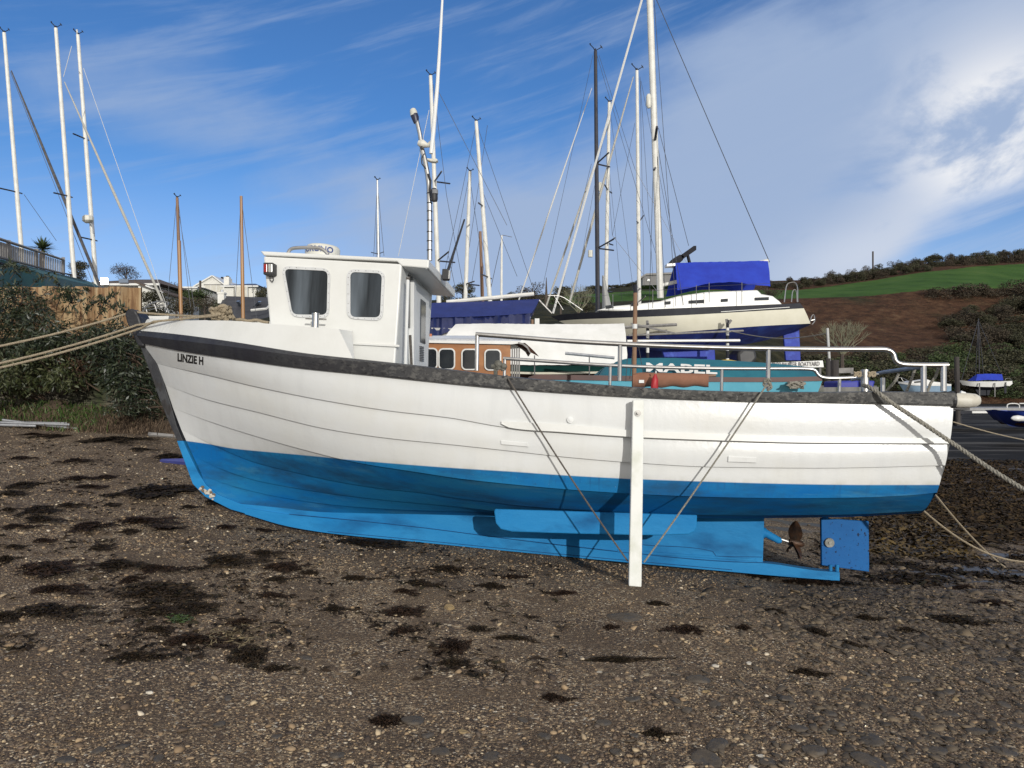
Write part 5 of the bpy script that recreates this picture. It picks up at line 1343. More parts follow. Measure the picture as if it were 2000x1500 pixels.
b = rope_mb([P(1555+18*math.cos(i*.7)*rr2.uniform(.6, 1), 752+7*math.sin(i*.9)*rr2.uniform(.5, 1), 14.0+.1*math.sin(i)) for i in range(60)], .018, twist=False); b.thing('rope_heap', m_rope_g, 'heap of old rope beside the pale blue hull', 'rope')

# ---- sign and posts of the yard
sg = root('yard_sign', P(1560, 760, 21.5), 'long white board reading FRESHWATER BOATYARD', 'sign')
prism_px([(1496,709),(1607,704),(1609,717),(1500,720)], 21.5, 21.56, 'board', m_gel, sg)
uv, fs = text_mesh('FRESHWATER BOATYARD', .012); b = MB(); b.add([P(1508+u*93, 716.8-u*2.6-v*8.4, 21.48) for u, v in uv], fs); b.build('lettering', mat('sign_grey', (.13, .12, .12), None, rough=.6), sg)
for px in (1510, 1600): prism_px([(px, 716), (px+4, 716), (px+4, 764), (px, 764)], 21.6, 21.68, 'leg', m_grey, sg)
b = MB(); line(b, (1616, 641), (1620, 705), 20, .035, n=8); b.thing('white_post', m_mast, 'slim white pole rising above the dark timber pile', 'pole', smooth=True)
b = MB(); line(b, (1452, 650), (1475, 663), 24, .012); 
ropeY = [P(x, y, 24-4*(x-1428)/190) for x, y in smooth_px([(1428,647),(1470,656),(1520,662),(1570,659),(1616,651)], 2)]
b = MB(); b.tube(ropeY, .014, 5); b.thing('yard_line', m_rope_g, 'slack line from the forked prop to the slim white pole', 'rope')
for i, (x0, x1, y0, lb) in enumerate(((1613, 1622, 700, 'narrow black timber pile at the end of the sign'), (1622, 1638, 703, 'stout dark timber pile beside the sign'))):
    b = MB(); b.tube([P((x0+x1)/2, y0, 20+i*.3), P((x0+x1)/2, 800, 20+i*.3)], S((x1-x0)/2, 20), 10); b.thing('timber_pile', mat('wet_timber', (.035, .03, .028), (.06, .052, .048), 4, .8, stretch=(1, 1, .2), bump=.5), lb, 'post', smooth=True)
b = MB(); b.prism([P(x, y, 22) for x, y in ((1637,719),(1667,718),(1667,728),(1637,729))], Vector((0, .1, 0))); b.thing('notice_board', m_grey, 'small weathered grey board beside the timber piles', 'board')
b = MB(); b.prism([P(x, y, 19) for x, y in ((1640,745),(1678,743),(1678,775),(1640,775))], Vector((0, 1, 0))); b.thing('blue_crate', mat('blue_plastic', (.012, .02, .26), (.02, .03, .3), 4, .5), 'larger blue bin behind the steel mooring post', 'bin', bevel=.04)
b = MB(); b.prism([P(x, y, 19.5) for x, y in ((1692,743),(1710,744),(1706,758),(1692,760))], Vector((0, .7, 0))); b.thing('blue_crate', MATS['blue_plastic'], 'smaller blue bin right of the steel mooring post', 'bin', bevel=.04)
b = MB(); b.tube([P(1868.5, 697, 32), P(1871, 800, 32), P(1871, 830, 32)], S(4.6, 32), 10); b.thing('mooring_pile', MATS['wet_timber'], 'tall dark mooring pile standing in the creek mud', 'post', smooth=True)

# ---- far boats over the creek
fz_ = 96
fy = root('far_yacht', P(1930, 776, fz_), 'small white sloop with blue cover propped on legs across the creek', 'yacht')
sh = [(1872,742),(1900,745),(1940,745),(1978,744)]; 
loft([(sh, 1.1, 2.2), ([(1880,752),(1905,755),(1940,756),(1968,754)], .95, 2.0)], fz_).build('hull', m_gel, fy, smooth=True)
deck_of(sh, fz_, 1.08, 2.2).build('deck', m_gel, fy)
loft([([(1882,752),(1905,755),(1940,756),(1966,754)], .95, 2.0), ([(1895,757),(1920,762),(1945,762),(1960,757)], .1, 1.4)], fz_).build('bottom', m_blk, fy, smooth=True)
prism_px([(1905,761),(1935,761),(1932,772),(1912,772)], fz_-.1, fz_+.1, 'keel', m_blk, fy); prism_px([(1961,755),(1966,754),(1966,768),(1962,768)], fz_-.05, fz_+.05, 'rudder', m_blk, fy)
loft([([(1909,731),(1930,730),(1957,731)], .1, None), ([(1906,744),(1930,742),(1960,743)], .9, None)], fz_, 20, noise=.03).build('boat_cover', m_royal, fy, smooth=True)
prism_px([(1966,746),(1976,744),(1978,749),(1972,754),(1966,753)], fz_-1.2, fz_-1.1, 'bright_transom', m_gel, fy)
spars(fy, (1913, 745), (1911, 622), fz_, .07, m_mast_k, stays=(((1911, 626), (1878, 742)), ((1911, 626), (1905, 740)), ((1911, 626), (1922, 740)), ((1911, 626), (1960, 740))), wires=.028)
for px in (1913, 1943): one('leg', m_grey, fy, (px, 748), (px, 775), fz_-1.2, .07)
frame([(1963,744),(1964,739),(1974,739),(1975,744)], fz_, .03, 'pushpit_rail', m_steel, fy)
cz = 80
cr_ = root('cabin_cruiser', P(1810, 775, cz), 'pale blue and white cabin cruiser aground beyond the stern rail', 'motor boat')
loft([([(1755,748),(1790,752),(1858,753)], 1.15, 2.0), ([(1764,762),(1790,766),(1858,765)], 1.0, 1.8), ([(1775,772),(1800,775),(1856,772)], .2, 1.5)], cz).build('hull', mat('powder_blue', (.26, .37, .48), (.22, .32, .43), 3, .35), cr_, smooth=True)
loft([([(1754,745),(1790,749),(1858,750)], 1.18, 2.0), ([(1755,749),(1790,753),(1858,754)], 1.18, 2.0)], cz).build('gunwale', m_gel, cr_, smooth=True)
prism_px([(1776,749),(1784,744),(1800,743),(1812,741),(1822,745),(1848,748),(1856,751),(1780,752)], cz-.9, cz+.9, 'cabin', m_gel, cr_, .08)
prism_px([(1786,745),(1798,744),(1798,747),(1786,748)], cz-.95, cz-.88, 'window', m_glass2, cr_)
frame([(1752,745),(1755,736),(1768,740),(1780,749)], cz, .03, 'pulpit_rail', m_steel, cr_); frame([(1764,745),(1760,738)], cz, .03, 'pulpit_rail', m_steel, cr_)
frame([(1846,749),(1847,745),(1854,745),(1856,750)], cz, .03, 'stern_rail', m_blk, cr_)
pz = 42
pn_ = root('pontoon', P(1935, 812, pz), 'low pale landing pontoon with a handrail across the creek', 'pontoon')
prism_px([(1862,797),(2090,797),(2090,802),(1862,802)], pz, pz+2.4, 'deck', mat('pontoon_deck', (.34, .34, .34), (.24, .24, .24), 3, .7), pn_)
prism_px([(1899,803),(1946,803),(1946,807),(1899,807)], pz-.1, pz-.02, 'bright_edge', m_gel, pn_)
for px in (1874, 1990, 2070): prism_px([(px-5, 803), (px+5, 803), (px+5, 832), (px-5, 832)], pz+.3, pz+.9, 'float', m_blk, pn_)
frame([(1967,798),(1967,788),(1991,788),(1991,798)], pz+.2, .03, 'handrail', m_gel, pn_); frame([(1991,788),(2040,788),(2040,798)], pz+.2, .03, 'handrail', m_gel, pn_)
prism_px([(1866,804),(1898,802),(1898,806),(1880,809),(1866,809)], pz-.3, pz-.05, 'walkway_end', m_blk, pn_)
bz = 33
bb = root('work_boat', P(2000, 832, bz), 'dark blue boat with a white fender moored at the pontoon', 'boat')
loft([([(1944,800),(1965,803),(2010,805),(2090,806)], 1.3, 2.0), ([(1953,815),(1980,822),(2020,826),(2090,828)], 1.1, 1.8), ([(1966,828),(1990,834),(2030,836),(2090,836)], .3, 1.5)], bz).build('hull', mat('deep_blue_paint', (.012, .03, .22), (.018, .045, .28), 2, .35), bb, smooth=True)
loft([([(1968,824),(1990,826),(2030,828),(2090,830)], 1.18, 1.8), ([(1975,828),(1990,831),(2030,833),(2090,834)], 1.12, 1.8)], bz, cap=False).build('boot_stripe', m_maroon, bb, smooth=True)
prism_px([(2062,804),(2064,735),(2110,735),(2115,806)], bz-.9, bz+.9, 'wheelhouse', MATS['deep_blue_paint'], bb, .06)
b = MB(); b.tube([P(x, y, bz-1.3) for x, y in ((1975,817),(1979,817),(1988,817),(2002,818),(2009,818))], [.03, .10, .13, .10, .03], 12); b.thing('boat_fender', m_gel, 'white fender hanging on the dark blue boat', 'fender', smooth=True)
# ============================================================ west side: wall, fence, shrubs, houses
def stone_mat(name, dark, light, scale=2.6):
    m = bpy.data.materials.new(name); N, L = nodes(m); b = N['Principled BSDF']; b.inputs['Roughness'].default_value = .9
    tc_ = N.new('ShaderNodeTexCoord'); mp = N.new('ShaderNodeMapping'); mp.inputs['Scale'].default_value = (1, 1, 8); L.new(tc_.outputs['Object'], mp.inputs[0])
    n = N.new('ShaderNodeTexNoise'); n.inputs['Scale'].default_value = 3; L.new(mp.outputs[0], n.inputs['Vector'])
    ad = N.new('ShaderNodeVectorMath'); ad.operation = 'MULTIPLY_ADD'; L.new(n.outputs['Color'], ad.inputs[0]); ad.inputs[1].default_value = (.25, .25, .25); L.new(mp.outputs[0], ad.inputs[2])
    v = N.new('ShaderNodeTexVoronoi'); v.inputs['Scale'].default_value = scale; v.feature = 'DISTANCE_TO_EDGE'; L.new(ad.outputs[0], v.inputs['Vector'])
    v2 = N.new('ShaderNodeTexVoronoi'); v2.inputs['Scale'].default_value = scale; L.new(ad.outputs[0], v2.inputs['Vector'])
    r = N.new('ShaderNodeValToRGB'); L.new(v2.outputs['Color'], r.inputs[0]); e = r.color_ramp.elements; e[0].color = (*dark, 1); e[1].color = (*light, 1)
    mr = N.new('ShaderNodeMapRange'); mr.inputs[1].default_value = .0; mr.inputs[2].default_value = .05; L.new(v.outputs['Distance'], mr.inputs[0])
    x = N.new('ShaderNodeMix'); x.data_type = 'RGBA'; x.inputs[6].default_value = (.02, .018, .014, 1); L.new(r.outputs[0], x.inputs[7]); L.new(mr.outputs[0], x.inputs[0])
    n2 = N.new('ShaderNodeTexNoise'); n2.inputs['Scale'].default_value = 1.4; n2.inputs['Detail'].default_value = 7; L.new(tc_.outputs['Object'], n2.inputs['Vector'])
    mr2 = N.new('ShaderNodeMapRange'); mr2.inputs[1].default_value = .5; mr2.inputs[2].default_value = .68; L.new(n2.outputs['Fac'], mr2.inputs[0])
    x2 = N.new('ShaderNodeMix'); x2.data_type = 'RGBA'; L.new(x.outputs[2], x2.inputs[6]); x2.inputs[7].default_value = (.035, .045, .015, 1); L.new(mr2.outputs[0], x2.inputs[0])
    L.new(x2.outputs[2], b.inputs['Base Color'])
    bp = N.new('ShaderNodeBump'); bp.inputs['Distance'].default_value = .06; L.new(mr.outputs[0], bp.inputs['Height']); L.new(bp.outputs[0], b.inputs['Normal'])
    return m
m_stone = stone_mat('slate_rubble', (.05, .045, .034), (.16, .14, .10))
# rubble wall, courses stepping a little in and out
b = MB(); rg3 = np.random.default_rng(12); rows_ = []
xsw = np.linspace(-22, -4.2, 120)
for z in np.linspace(-1.3, .80, 22):
    rows_.append([Vector((x, 13.15+.05*rg3.normal()*.5+.10*(z+1.3)+(.5*(x+6.0) if x > -6.0 else 0)*.6, EYE+z)) for x in xsw])
b.grid(rows_); top_ = rows_[-1]; b.grid([top_, [p+Vector((0, .6, .0)) for p in top_]])
b.thing('stone_wall', m_stone, 'old slate rubble wall half hidden by shrubs at the top of the beach', 'wall')
b = MB(); b.add([Vector((-60, 13.6, EYE+.72)), Vector((-5.6, 13.75, EYE+.72)), Vector((-5.2, 15, EYE+.6)), Vector((-11, 60, EYE+.5)), Vector((-60, 60, EYE+.5))], [(0, 1, 2, 3, 4)])
tag(b.build('upper_yard_ground', m_yard), kind='structure')
# rusted sheet piling
def rust():
    m = bpy.data.materials.new('rusted_sheet_piling'); N, L = nodes(m); b = N['Principled BSDF']; b.inputs['Roughness'].default_value = .85
    tc_ = N.new('ShaderNodeTexCoord')
    def no(sc, st, d=6):
        mp = N.new('ShaderNodeMapping'); mp.inputs['Scale'].default_value = st; L.new(tc_.outputs['Object'], mp.inputs[0]); n = N.new('ShaderNodeTexNoise'); n.inputs['Scale'].default_value = sc; n.inputs['Detail'].default_value = d; n.inputs['Roughness'].default_value = .65; L.new(mp.outputs[0], n.inputs['Vector']); return n.outputs['Fac']
    def ramp(x, st):
        r = N.new('ShaderNodeValToRGB'); e = r.color_ramp.elements; e[0].position, e[0].color = st[0][0], (*st[0][1], 1); e[1].position, e[1].color = st[-1][0], (*st[-1][1], 1)
        for p_, c in st[1:-1]: q_ = e.new(p_); q_.color = (*c, 1)
        L.new(x, r.inputs[0]); return r.outputs[0]
    c = ramp(no(3.2, (3, 3, .22)), [(.30, (.08, .04, .02)), (.42, (.21, .12, .058)), (.52, (.33, .225, .12)), (.62, (.38, .28, .16)), (.75, (.42, .35, .25))])
    n2 = no(7, (1, 1, .6)); mr = N.new('ShaderNodeMapRange'); mr.inputs[1].default_value = .57; mr.inputs[2].default_value = .68; L.new(n2, mr.inputs[0])
    x = N.new('ShaderNodeMix'); x.data_type = 'RGBA'; L.new(c, x.inputs[6]); x.inputs[7].default_value = (.09, .035, .018, 1); L.new(mr.outputs[0], x.inputs[0])
    L.new(x.outputs[2], b.inputs['Base Color'])
    bp = N.new('ShaderNodeBump'); bp.inputs['Distance'].default_value = .02; bp.inputs['Strength'].default_value = .5; L.new(n2, bp.inputs['Height']); L.new(bp.outputs[0], b.inputs['Normal'])
    return m
m_rust = rust()
YF = 13.9
def zig(x0, x1, y0, y1, step=.62, d=.16):
    n = max(1, int(round(math.hypot(x1-x0, y1-y0)/step))); pts = []
    ux, uy = (x1-x0)/n, (y1-y0)/n; l = math.hypot(ux, uy); nx, ny = -uy/l, ux/l
    for i in range(n):
        for f, o in ((0, 0), (.36, 0), (.5, d), (.86, d)): pts.append((x0+ux*(i+f)+nx*o, y0+uy*(i+f)+ny*o))
    pts.append((x1, y1)); return pts
def pile(x0, y0, x1, y1, zt0, zt1, zb):
    ln = zig(x0, x1, y0, y1); k = len(ln)-1; b_ = MB()
    rows__ = [[Vector((x, y, zt0*(1-i/k)+zt1*i/k-f*((zt0*(1-i/k)+zt1*i/k)-zb))) for i, (x, y) in enumerate(ln)] for f in np.linspace(0, 1, 4)]
    b_.grid(rows__); b_.grid([[p+Vector((0, .03, 0)) for p in r] for r in rows__], flip=True)
    b_.grid([rows__[0], [p+Vector((0, .03, 0)) for p in rows__[0]]]); return b_
xr = (276-1000)/F*YF; xl = (60-1000)/F*YF
b = pile(xl-4, YF, xr, YF, P(0, 556, YF).z, P(0, 560, YF).z, EYE+.5)
b2 = pile(xr, YF, xr*(YF+6)/YF-.4, YF+6, P(0, 560, YF).z, P(0, 560, YF).z, EYE+.5); b.add(b2.v, b2.f)
b.thing('sheet_pile_fence', m_rust, 'rust streaked ochre sheet piling fence above the shrubs', 'fence')
# green lean-to roof with a grey picket railing along its ridge
def PV(px, py, Y): return P(px, py, Y)
ga, gb = 21.0, 30.0
grn = root('green_shed', P(60, 600, 25), 'long green clad shed sloping away behind the rusty fence', 'shed')
m_gclad = mat('green_cladding', (.008, .075, .07), (.012, .10, .09), 2, .5)
b = MB(); b.prism([PV(-120, 480, 18), PV(0, 506, ga), PV(130, 539, gb), PV(172, 549, 33), PV(172, 575, 33), PV(0, 580, ga), PV(-120, 600, 18)], Vector((-.6, 3, 0))); b.build('cladding', m_gclad, grn)
b = MB(); b.tube([PV(0, 514, ga-.08), PV(60, 530, 25), PV(160, 552, 32.3)], .035, 6); b.build('pipe', m_blk, grn)
rl = root('picket_railing', P(60, 540, 25), 'weathered grey picket railing running along the green shed top', 'railing')
n_p = 52; kk = np.linspace(-.4, 1, n_p)
def along(t, py0, py1):
    iv = (1-t)/ga+t/gb; Y = 1/iv; return P(125*t, py0*(1-t)+py1*t, Y)
for k_, t in enumerate(kk):
    b = MB(); w_ = .030; a = along(t, 472, 511); c = along(t, 505, 536)
    b.prism([a+Vector((-w_/2, 0, 0)), a+Vector((w_/2, 0, 0)), c+Vector((w_/2, 0, 0)), c+Vector((-w_/2, 0, 0))], Vector((0, .03, 0))); b.build('picket', m_grey, rl)
b = MB(); b.tube([along(-.5, 467, 508), along(1, 467, 508)], .045, 4); b.build('top_rail', m_grey, rl)
b = MB(); b.tube([along(-.5, 503, 535), along(1, 503, 535)], .04, 4); b.build('bottom_rail', m_grey, rl)
for t in (-.2, .15, .58, 1.0):
    b = MB(); b.tube([along(t, 464, 503)+Vector((0, -.05, 0)), along(t, 506, 538)+Vector((0, -.05, 0))], .07, 4); b.build('post', m_grey, rl)
m_leafd = mat('shrub_leaf', (.03, .04, .02), rough=.45, vary=[(.006, .010, .005), (.014, .023, .009), (.028, .039, .017), (.062, .072, .038)])
m_leafg = mat('grass_blade', (.05, .1, .02), rough=.6, vary=[(.02, .04, .010), (.045, .085, .016), (.075, .125, .028), (.11, .11, .045)])
m_twig = mat('twig', (.07, .045, .03), (.11, .075, .05), 8, .9)
m_palm = mat('cordyline', (.05, .08, .03), rough=.5, vary=[(.03, .05, .018), (.06, .085, .03), (.09, .11, .05)])
# cordyline palm
pr = root('cordyline_palm', P(83, 520, 33), 'spiky cordyline palm rising behind the picket railing', 'palm')
b = MB(); b.tube([P(83, 540, 33), P(83, 490, 33)], [.12, .1], 8); b.build('trunk', m_twig, pr)
rg4 = np.random.default_rng(5); V = []; Fc = []; vy = []
for i in range(150):
    a = rg4.random()*2*math.pi; e = R(-25+105*rg4.random()**.7); l = .62*(.75+.4*rg4.random()); d = np.array([math.cos(a)*math.cos(e), math.sin(a)*math.cos(e), math.sin(e)])
    c0_ = np.array(P(83, 487, 33)); s_ = np.cross(d, [0, 0, 1.0]); s_ /= np.linalg.norm(s_)+1e-9; k0 = len(V)
    for t, w_ in ((0, .022), (.5, .028), (1, .003)):
        q = c0_+d*l*t-np.array([0, 0, .14*t*t*l]); V += [q-s_*w_, q+s_*w_]
    Fc += [(k0, k0+1, k0+3, k0+2), (k0+2, k0+3, k0+5, k0+4)]; vy += [rg4.random()]*6
me = np_mesh('crown', np.array(V)-np.array(WM[pr.name].translation), np.array(Fc), m_palm, np.array(vy)); obj_of(me, 'crown', pr)

# shrubs over the wall: lance-shaped hanging leaves on arching stems
def shrub(name, label, blobs_px, Y, n, seed, leaf=.105, wid=.024, arcs=(), mtl=None, depth=.7):
    rg_ = np.random.default_rng(seed)
    bl_ = [(*P(px, py, Y+dy), S(rx, Y), depth, S(ry, Y)) for px, py, rx, ry, dy in blobs_px]
    base = P(blobs_px[0][0], 820, Y); rt_ = root(name, base, label, 'shrub', 'shrubs over the stone wall')
    cen, out = in_blobs(rg_, n, bl_, .35)
    # break the outline: carve clumps with a coarse noise
    ph = rg_.random(3)*6
    nz = np.sin(cen[:, 0]*5.1+ph[0])*np.sin(cen[:, 2]*6.3+ph[1])+.6*np.sin(cen[:, 1]*7+cen[:, 0]*3+ph[2])
    keep = nz > -.55; cen = cen[keep]; out = out[keep]
    co1, f1, v1 = leaf_quads(rg_, cen, leaf, wid, .55, out*.7)
    bt = MB(); arcv = []
    for i in range(26):
        k = rg_.integers(len(bl_)); c = bl_[k]; tip = Vector((c[0]+rg_.normal()*c[3]*.5, c[1]-.1+rg_.normal()*.2, c[2]+abs(rg_.normal())*c[5]*.5)); s0_ = Vector((c[0]+rg_.normal()*.2, Y+.4, c[2]-c[5]*.9))
        bt.tube([s0_, s0_.lerp(tip, .5)+Vector((rg_.normal()*.1, 0, .1)), tip], [.014, .010, .005], 5)
    for (ax, ay, bx, by) in arcs:
        p0 = P(ax, ay, Y-.1); p2 = P(bx, by, Y-.45); mid = p0.lerp(p2, .55)+Vector((0, 0, .22)); cur = [(p0*(1-t)+mid*t)*(1-t)+(mid*(1-t)+p2*t)*t for t in np.linspace(0, 1, 14)]
        bt.tube(cur, [.008*(1-.6*i/13) for i in range(14)], 4)
        for c in cur[2:]:
            for _ in range(5): arcv.append(np.array(c)+rg_.normal(size=3)*.03)
    if arcv:
        co2, f2, v2 = leaf_quads(rg_, np.array(arcv), leaf*1.05, wid*1.1, 1.1)
        f1 = np.vstack([f1, f2+len(co1)]); co1 = np.vstack([co1, co2]); v1 = np.concatenate([v1, v2])
    me = np_mesh('foliage', co1-np.array(base), f1, mtl or m_leafd, np.repeat(v1, 4)); obj_of(me, 'foliage', rt_)
    bt.build('stems', m_twig, rt_); return rt_
shrub('shrub', 'tall dark shrub climbing to the green shed roof', [(-10, 600, 80, 55, .2), (30, 590, 50, 40, .3), (70, 640, 66, 40, 0), (30, 670, 90, 55, -.1), (-20, 700, 70, 60, 0)], 12.75, 7600, 1, arcs=((60, 560, 110, 548), (80, 580, 150, 572), (20, 545, 60, 530), (90, 590, 170, 596), (0, 540, 30, 520)))
shrub('shrub', 'arching shrub with drooping leaf sprays in front of the rusty fence', [(150, 668, 60, 28, .1), (110, 680, 60, 36, 0), (196, 660, 36, 22, .3)], 12.7, 3000, 2, arcs=((120, 620, 172, 566), (110, 600, 138, 570), (160, 620, 205, 588), (150, 620, 128, 578), (185, 625, 245, 600), (190, 622, 225, 575), (215, 640, 262, 612)))
shrub('shrub', 'rounded dark green shrub hanging down the wall beside the black stem', [(215, 665, 42, 42, .1), (228, 705, 50, 40, -.1), (250, 745, 36, 42, -.1), (262, 705, 30, 36, .1), (275, 770, 26, 30, 0)], 12.7, 5200, 3, leaf=.085, wid=.026)
shrub('shrub', 'low olive shrub spilling over the foot of the wall', [(40, 735, 62, 36, -.2), (90, 715, 56, 34, -.1), (125, 740, 36, 26, -.1), (0, 760, 40, 24, -.2)], 12.6, 4200, 4, leaf=.09, wid=.026, mtl=mat('olive_leaf', (.05, .06, .02), rough=.5, vary=[(.013, .019, .007), (.03, .04, .013), (.055, .065, .021), (.09, .09, .042)]))
shrub('shrub', 'dry brown bramble tangle in the middle of the shrubs', [(165, 700, 40, 26, .2), (130, 690, 40, 24, .2), (185, 720, 26, 18, .2)], 12.8, 1300, 6, leaf=.07, wid=.014, mtl=mat('dry_leaf', (.08, .04, .02), rough=.8, vary=[(.03, .016, .010), (.07, .035, .018), (.11, .06, .03)]))
shrub('shrub', 'straggly shrub low against the wall close to the boat bow', [(262, 790, 24, 22, -.2), (240, 800, 22, 14, -.3), (290, 800, 22, 20, 0)], 12.6, 1200, 7, leaf=.06, wid=.014)
# earth bank heaped against the wall foot
m_earth = mat('bank_earth', (.07, .05, .032), (.12, .085, .055), 4, .95, bump=.6, bscale=20)
rows_ = []; rg6 = np.random.default_rng(61)
for x in np.linspace(-15, -5.2, 60):
    hgt = .30+.10*math.sin(x*2.3)+.08*rg6.normal()*.5; rows_.append([Vector((x, 12.35+t*.85, gz(x, 12.35+t*.85)-.02+hgt*t*t*(3-2*t))) for t in np.linspace(0, 1, 10)])
b = MB(); b.grid(rows_); tag(b.build('earth_bank', m_earth, smooth=True), kind='structure')
def bank_lift(x, y):
    t = np.clip((y-12.35)/.85, 0, 1); return .30*t*t*(3-2*t)
# grass and weeds at the wall foot
def blades(name, spots, n, h, w_, seed, m_):
    rg_ = np.random.default_rng(seed); sp = np.array(spots, float); k = rg_.integers(len(sp), size=n)
    x = sp[k, 0]+rg_.normal(size=n)*sp[k, 2]; y = sp[k, 1]+rg_.normal(size=n)*sp[k, 3]; z = ground_z(x, y)+bank_lift(x, y)
    a = rg_.random(n)*2*math.pi; L_ = h*(.4+rg_.random(n)); s_ = np.stack([np.cos(a), np.sin(a), np.zeros(n)], 1)*w_; ln = rg_.normal(size=(n, 3))*.45; ln[:, 2] = 1; ln /= np.linalg.norm(ln, axis=1)[:, None]
    p0 = np.stack([x, y, z-.01], 1); p1 = p0+ln*L_[:, None]*.6; ln2 = ln.copy(); ln2[:, 2] *= .3; p2 = p1+ln2*L_[:, None]*.55
    co_ = np.stack([p0-s_, p0+s_, p1+s_*.8, p1-s_*.8, p2+s_*.1, p2-s_*.1], 1).reshape(-1, 3); i6 = np.arange(n)*6
    f_ = np.concatenate([np.stack([i6, i6+1, i6+2, i6+3], 1), np.stack([i6+3, i6+2, i6+4, i6+5], 1)])
    return tag(obj_of(np_mesh(name, co_, f_, m_, np.repeat(rg_.random(n), 6)), name), kind='stuff')
def xw(px, Y): return (px-1000)/F*Y
blades('grass', [(xw(140, 12.7), 12.75, .26, .2), (xw(168, 12.7), 12.7, .2, .2), (xw(120, 12.8), 12.9, .3, .16), (xw(2, 12.6), 12.6, .28, .16), (xw(70, 12.9), 13.0, .5, .1)], 1700, .15, .010, 3, m_leafg)
blades('dead_weeds', [(xw(100, 12.6), 12.65, 1.0, .2), (xw(240, 12.7), 12.75, .45, .2), (xw(30, 12.6), 12.65, .8, .2), (xw(200, 12.6), 12.6, .4, .2)], 3200, .14, .006, 4, mat('dead_stalk', (.12, .08, .05), rough=.9, vary=[(.05, .03, .02), (.11, .075, .045), (.17, .12, .08)]))
# poles on the beach below the wall
pl = [((-5, 834), (66, 824)), ((6, 837), (132, 824)), ((10, 840), (150, 829)), ((-10, 830), (50, 826)), ((30, 831), (128, 826))]
for i, (a_, c_) in enumerate(pl):
    yy = 12.22+.05*i; xa, xc = (a_[0]-1000)/F*yy, (c_[0]-1000)/F*yy; pa = Vector((xa, yy-.06, gz(xa, yy)+.03+.035*(i % 3))); pc = Vector((xc, yy+.06, gz(xc, yy)+.03+.035*((i+1) % 3)))
    b = MB(); b.tube([pa, pc], .021, 8); b.thing('metal_pole', m_galv, 'grey metal pole in the bundle lying on the shingle under the wall', 'pole', 'metal poles in a bundle', smooth=True)
pa, pc = on_ground(312, 903, 6), on_ground(372, 911, 6); b = MB(); b.prism([pa+Vector((0, 0, .03)), pc+Vector((0, 0, .05)), pc+Vector((0, .1, .10)), pa+Vector((0, .06, .04))], Vector((0, .02, -.04))); b.thing('blue_board', mat('violet_blue', (.06, .07, .26), (.04, .05, .2), 4, .5), 'narrow violet blue board on the shingle beyond the stem', 'board')
pa, pc = on_ground(290, 852, 6), on_ground(346, 857, 6); b = MB(); b.tube([pa+Vector((0, 0, .03)), pc+Vector((0, 0, .03))], .035, 4); b.thing('pale_plank', m_grey, 'pale narrow plank on the shingle beyond the stem', 'plank')

# ---- houses
m_render = mat('white_render', (.74, .73, .68), (.62, .61, .56), 1.2, .8)
m_slate = mat('roof_slate', (.035, .036, .042), (.06, .06, .066), 2.5, .7, bump=.3, bscale=6)
m_bslate = mat('blue_slate', (.05, .065, .115), (.07, .085, .14), 2.5, .6)
m_tile = mat('brown_tile', (.075, .055, .045), (.11, .085, .07), 2.5, .85, bump=.3, bscale=8)
def house(label, Y, wall_px, roof_px, wm, rm, dep=7.0, overh=.3, hip=None, name='house'):
    """wall_px (x0, x1, ytop, ybottom); roof_px: gable apex or hip ridge"""
    x0, x1, yt, yb = wall_px; rt_ = root(name, P((x0+x1)/2, yb, Y), label, 'house')
    b_ = MB(); b_.prism([P(x0, yt, Y), P(x1, yt, Y), P(x1, yb, Y), P(x0, yb, Y)], Vector((0, dep, 0)))
    b_.build('wall', wm, rt_)
    b_ = MB()
    e0, e1 = P(x0, yt, Y), P(x1, yt, Y)
    if hip:
        (r0, r1, ry) = hip; q0, q1 = P(r0, ry, Y), P(r1, ry, Y); q0 = Vector((q0.x, Y+dep/2, q0.z)); q1 = Vector((q1.x, Y+dep/2, q1.z)); o = overh
        c4_ = [e0+Vector((-o, -o, 0)), e1+Vector((o, -o, 0)), e1+Vector((o, dep+o, 0)), e0+Vector((-o, dep+o, 0))]
        b_.add(c4_+[q0, q1], [(0, 1, 5, 4), (2, 3, 4, 5), (1, 2, 5), (3, 0, 4), (3, 2, 1, 0)]); b_.build('roof', rm, rt_)
        b_ = MB(); b_.box((c4_[0]+c4_[1])/2+Vector((0, 0, -.09)), ((c4_[1]-c4_[0]).length, .12, .16)); b_.build('gutter', m_gel, rt_)
    else:
        (ax, ay) = roof_px; ap = P(ax, ay, Y)
        b_.prism([e0+Vector((-.01, -.02, 0)), e1+Vector((.01, -.02, 0)), ap], Vector((0, .1, 0))); b_.build('gable', wm, rt_)
        for e, nm in ((e0, 'l'), (e1, 'r')):
            d = (ap-e).normalized(); o_ = e-d*.35; nrm = Vector((-d.z, 0, d.x)) if nm == 'l' else Vector((d.z, 0, -d.x))
            nrm = nrm if nrm.z > 0 else -nrm
            b_ = MB(); b_.prism([o_+Vector((0, -.3, 0)), ap+Vector((0, -.3, 0)), ap+nrm*.14+Vector((0, -.3, 0)), o_+nrm*.14+Vector((0, -.3, 0))], Vector((0, dep+.5, 0))); b_.build('roof_slope', rm, rt_)
    return rt_
def panel(rt_, pxs, Y, name, m_, t=.06): return prism_px(pxs, Y-t, Y+.02, name, m_, rt_)
h1 = house('white gabled house with wide glazed front on the hillside', 92, (385, 440, 558, 592), (416, 540), m_render, m_gel, 9)
panel(h1, [(400,557),(434,557),(434,580),(400,580)], 92, 'window', mat('pale_blind', (.6, .58, .5), (.5, .48, .42), 3, .5)); panel(h1, [(398,555),(436,555),(436,557),(398,557)], 92, 'lintel', m_grey)
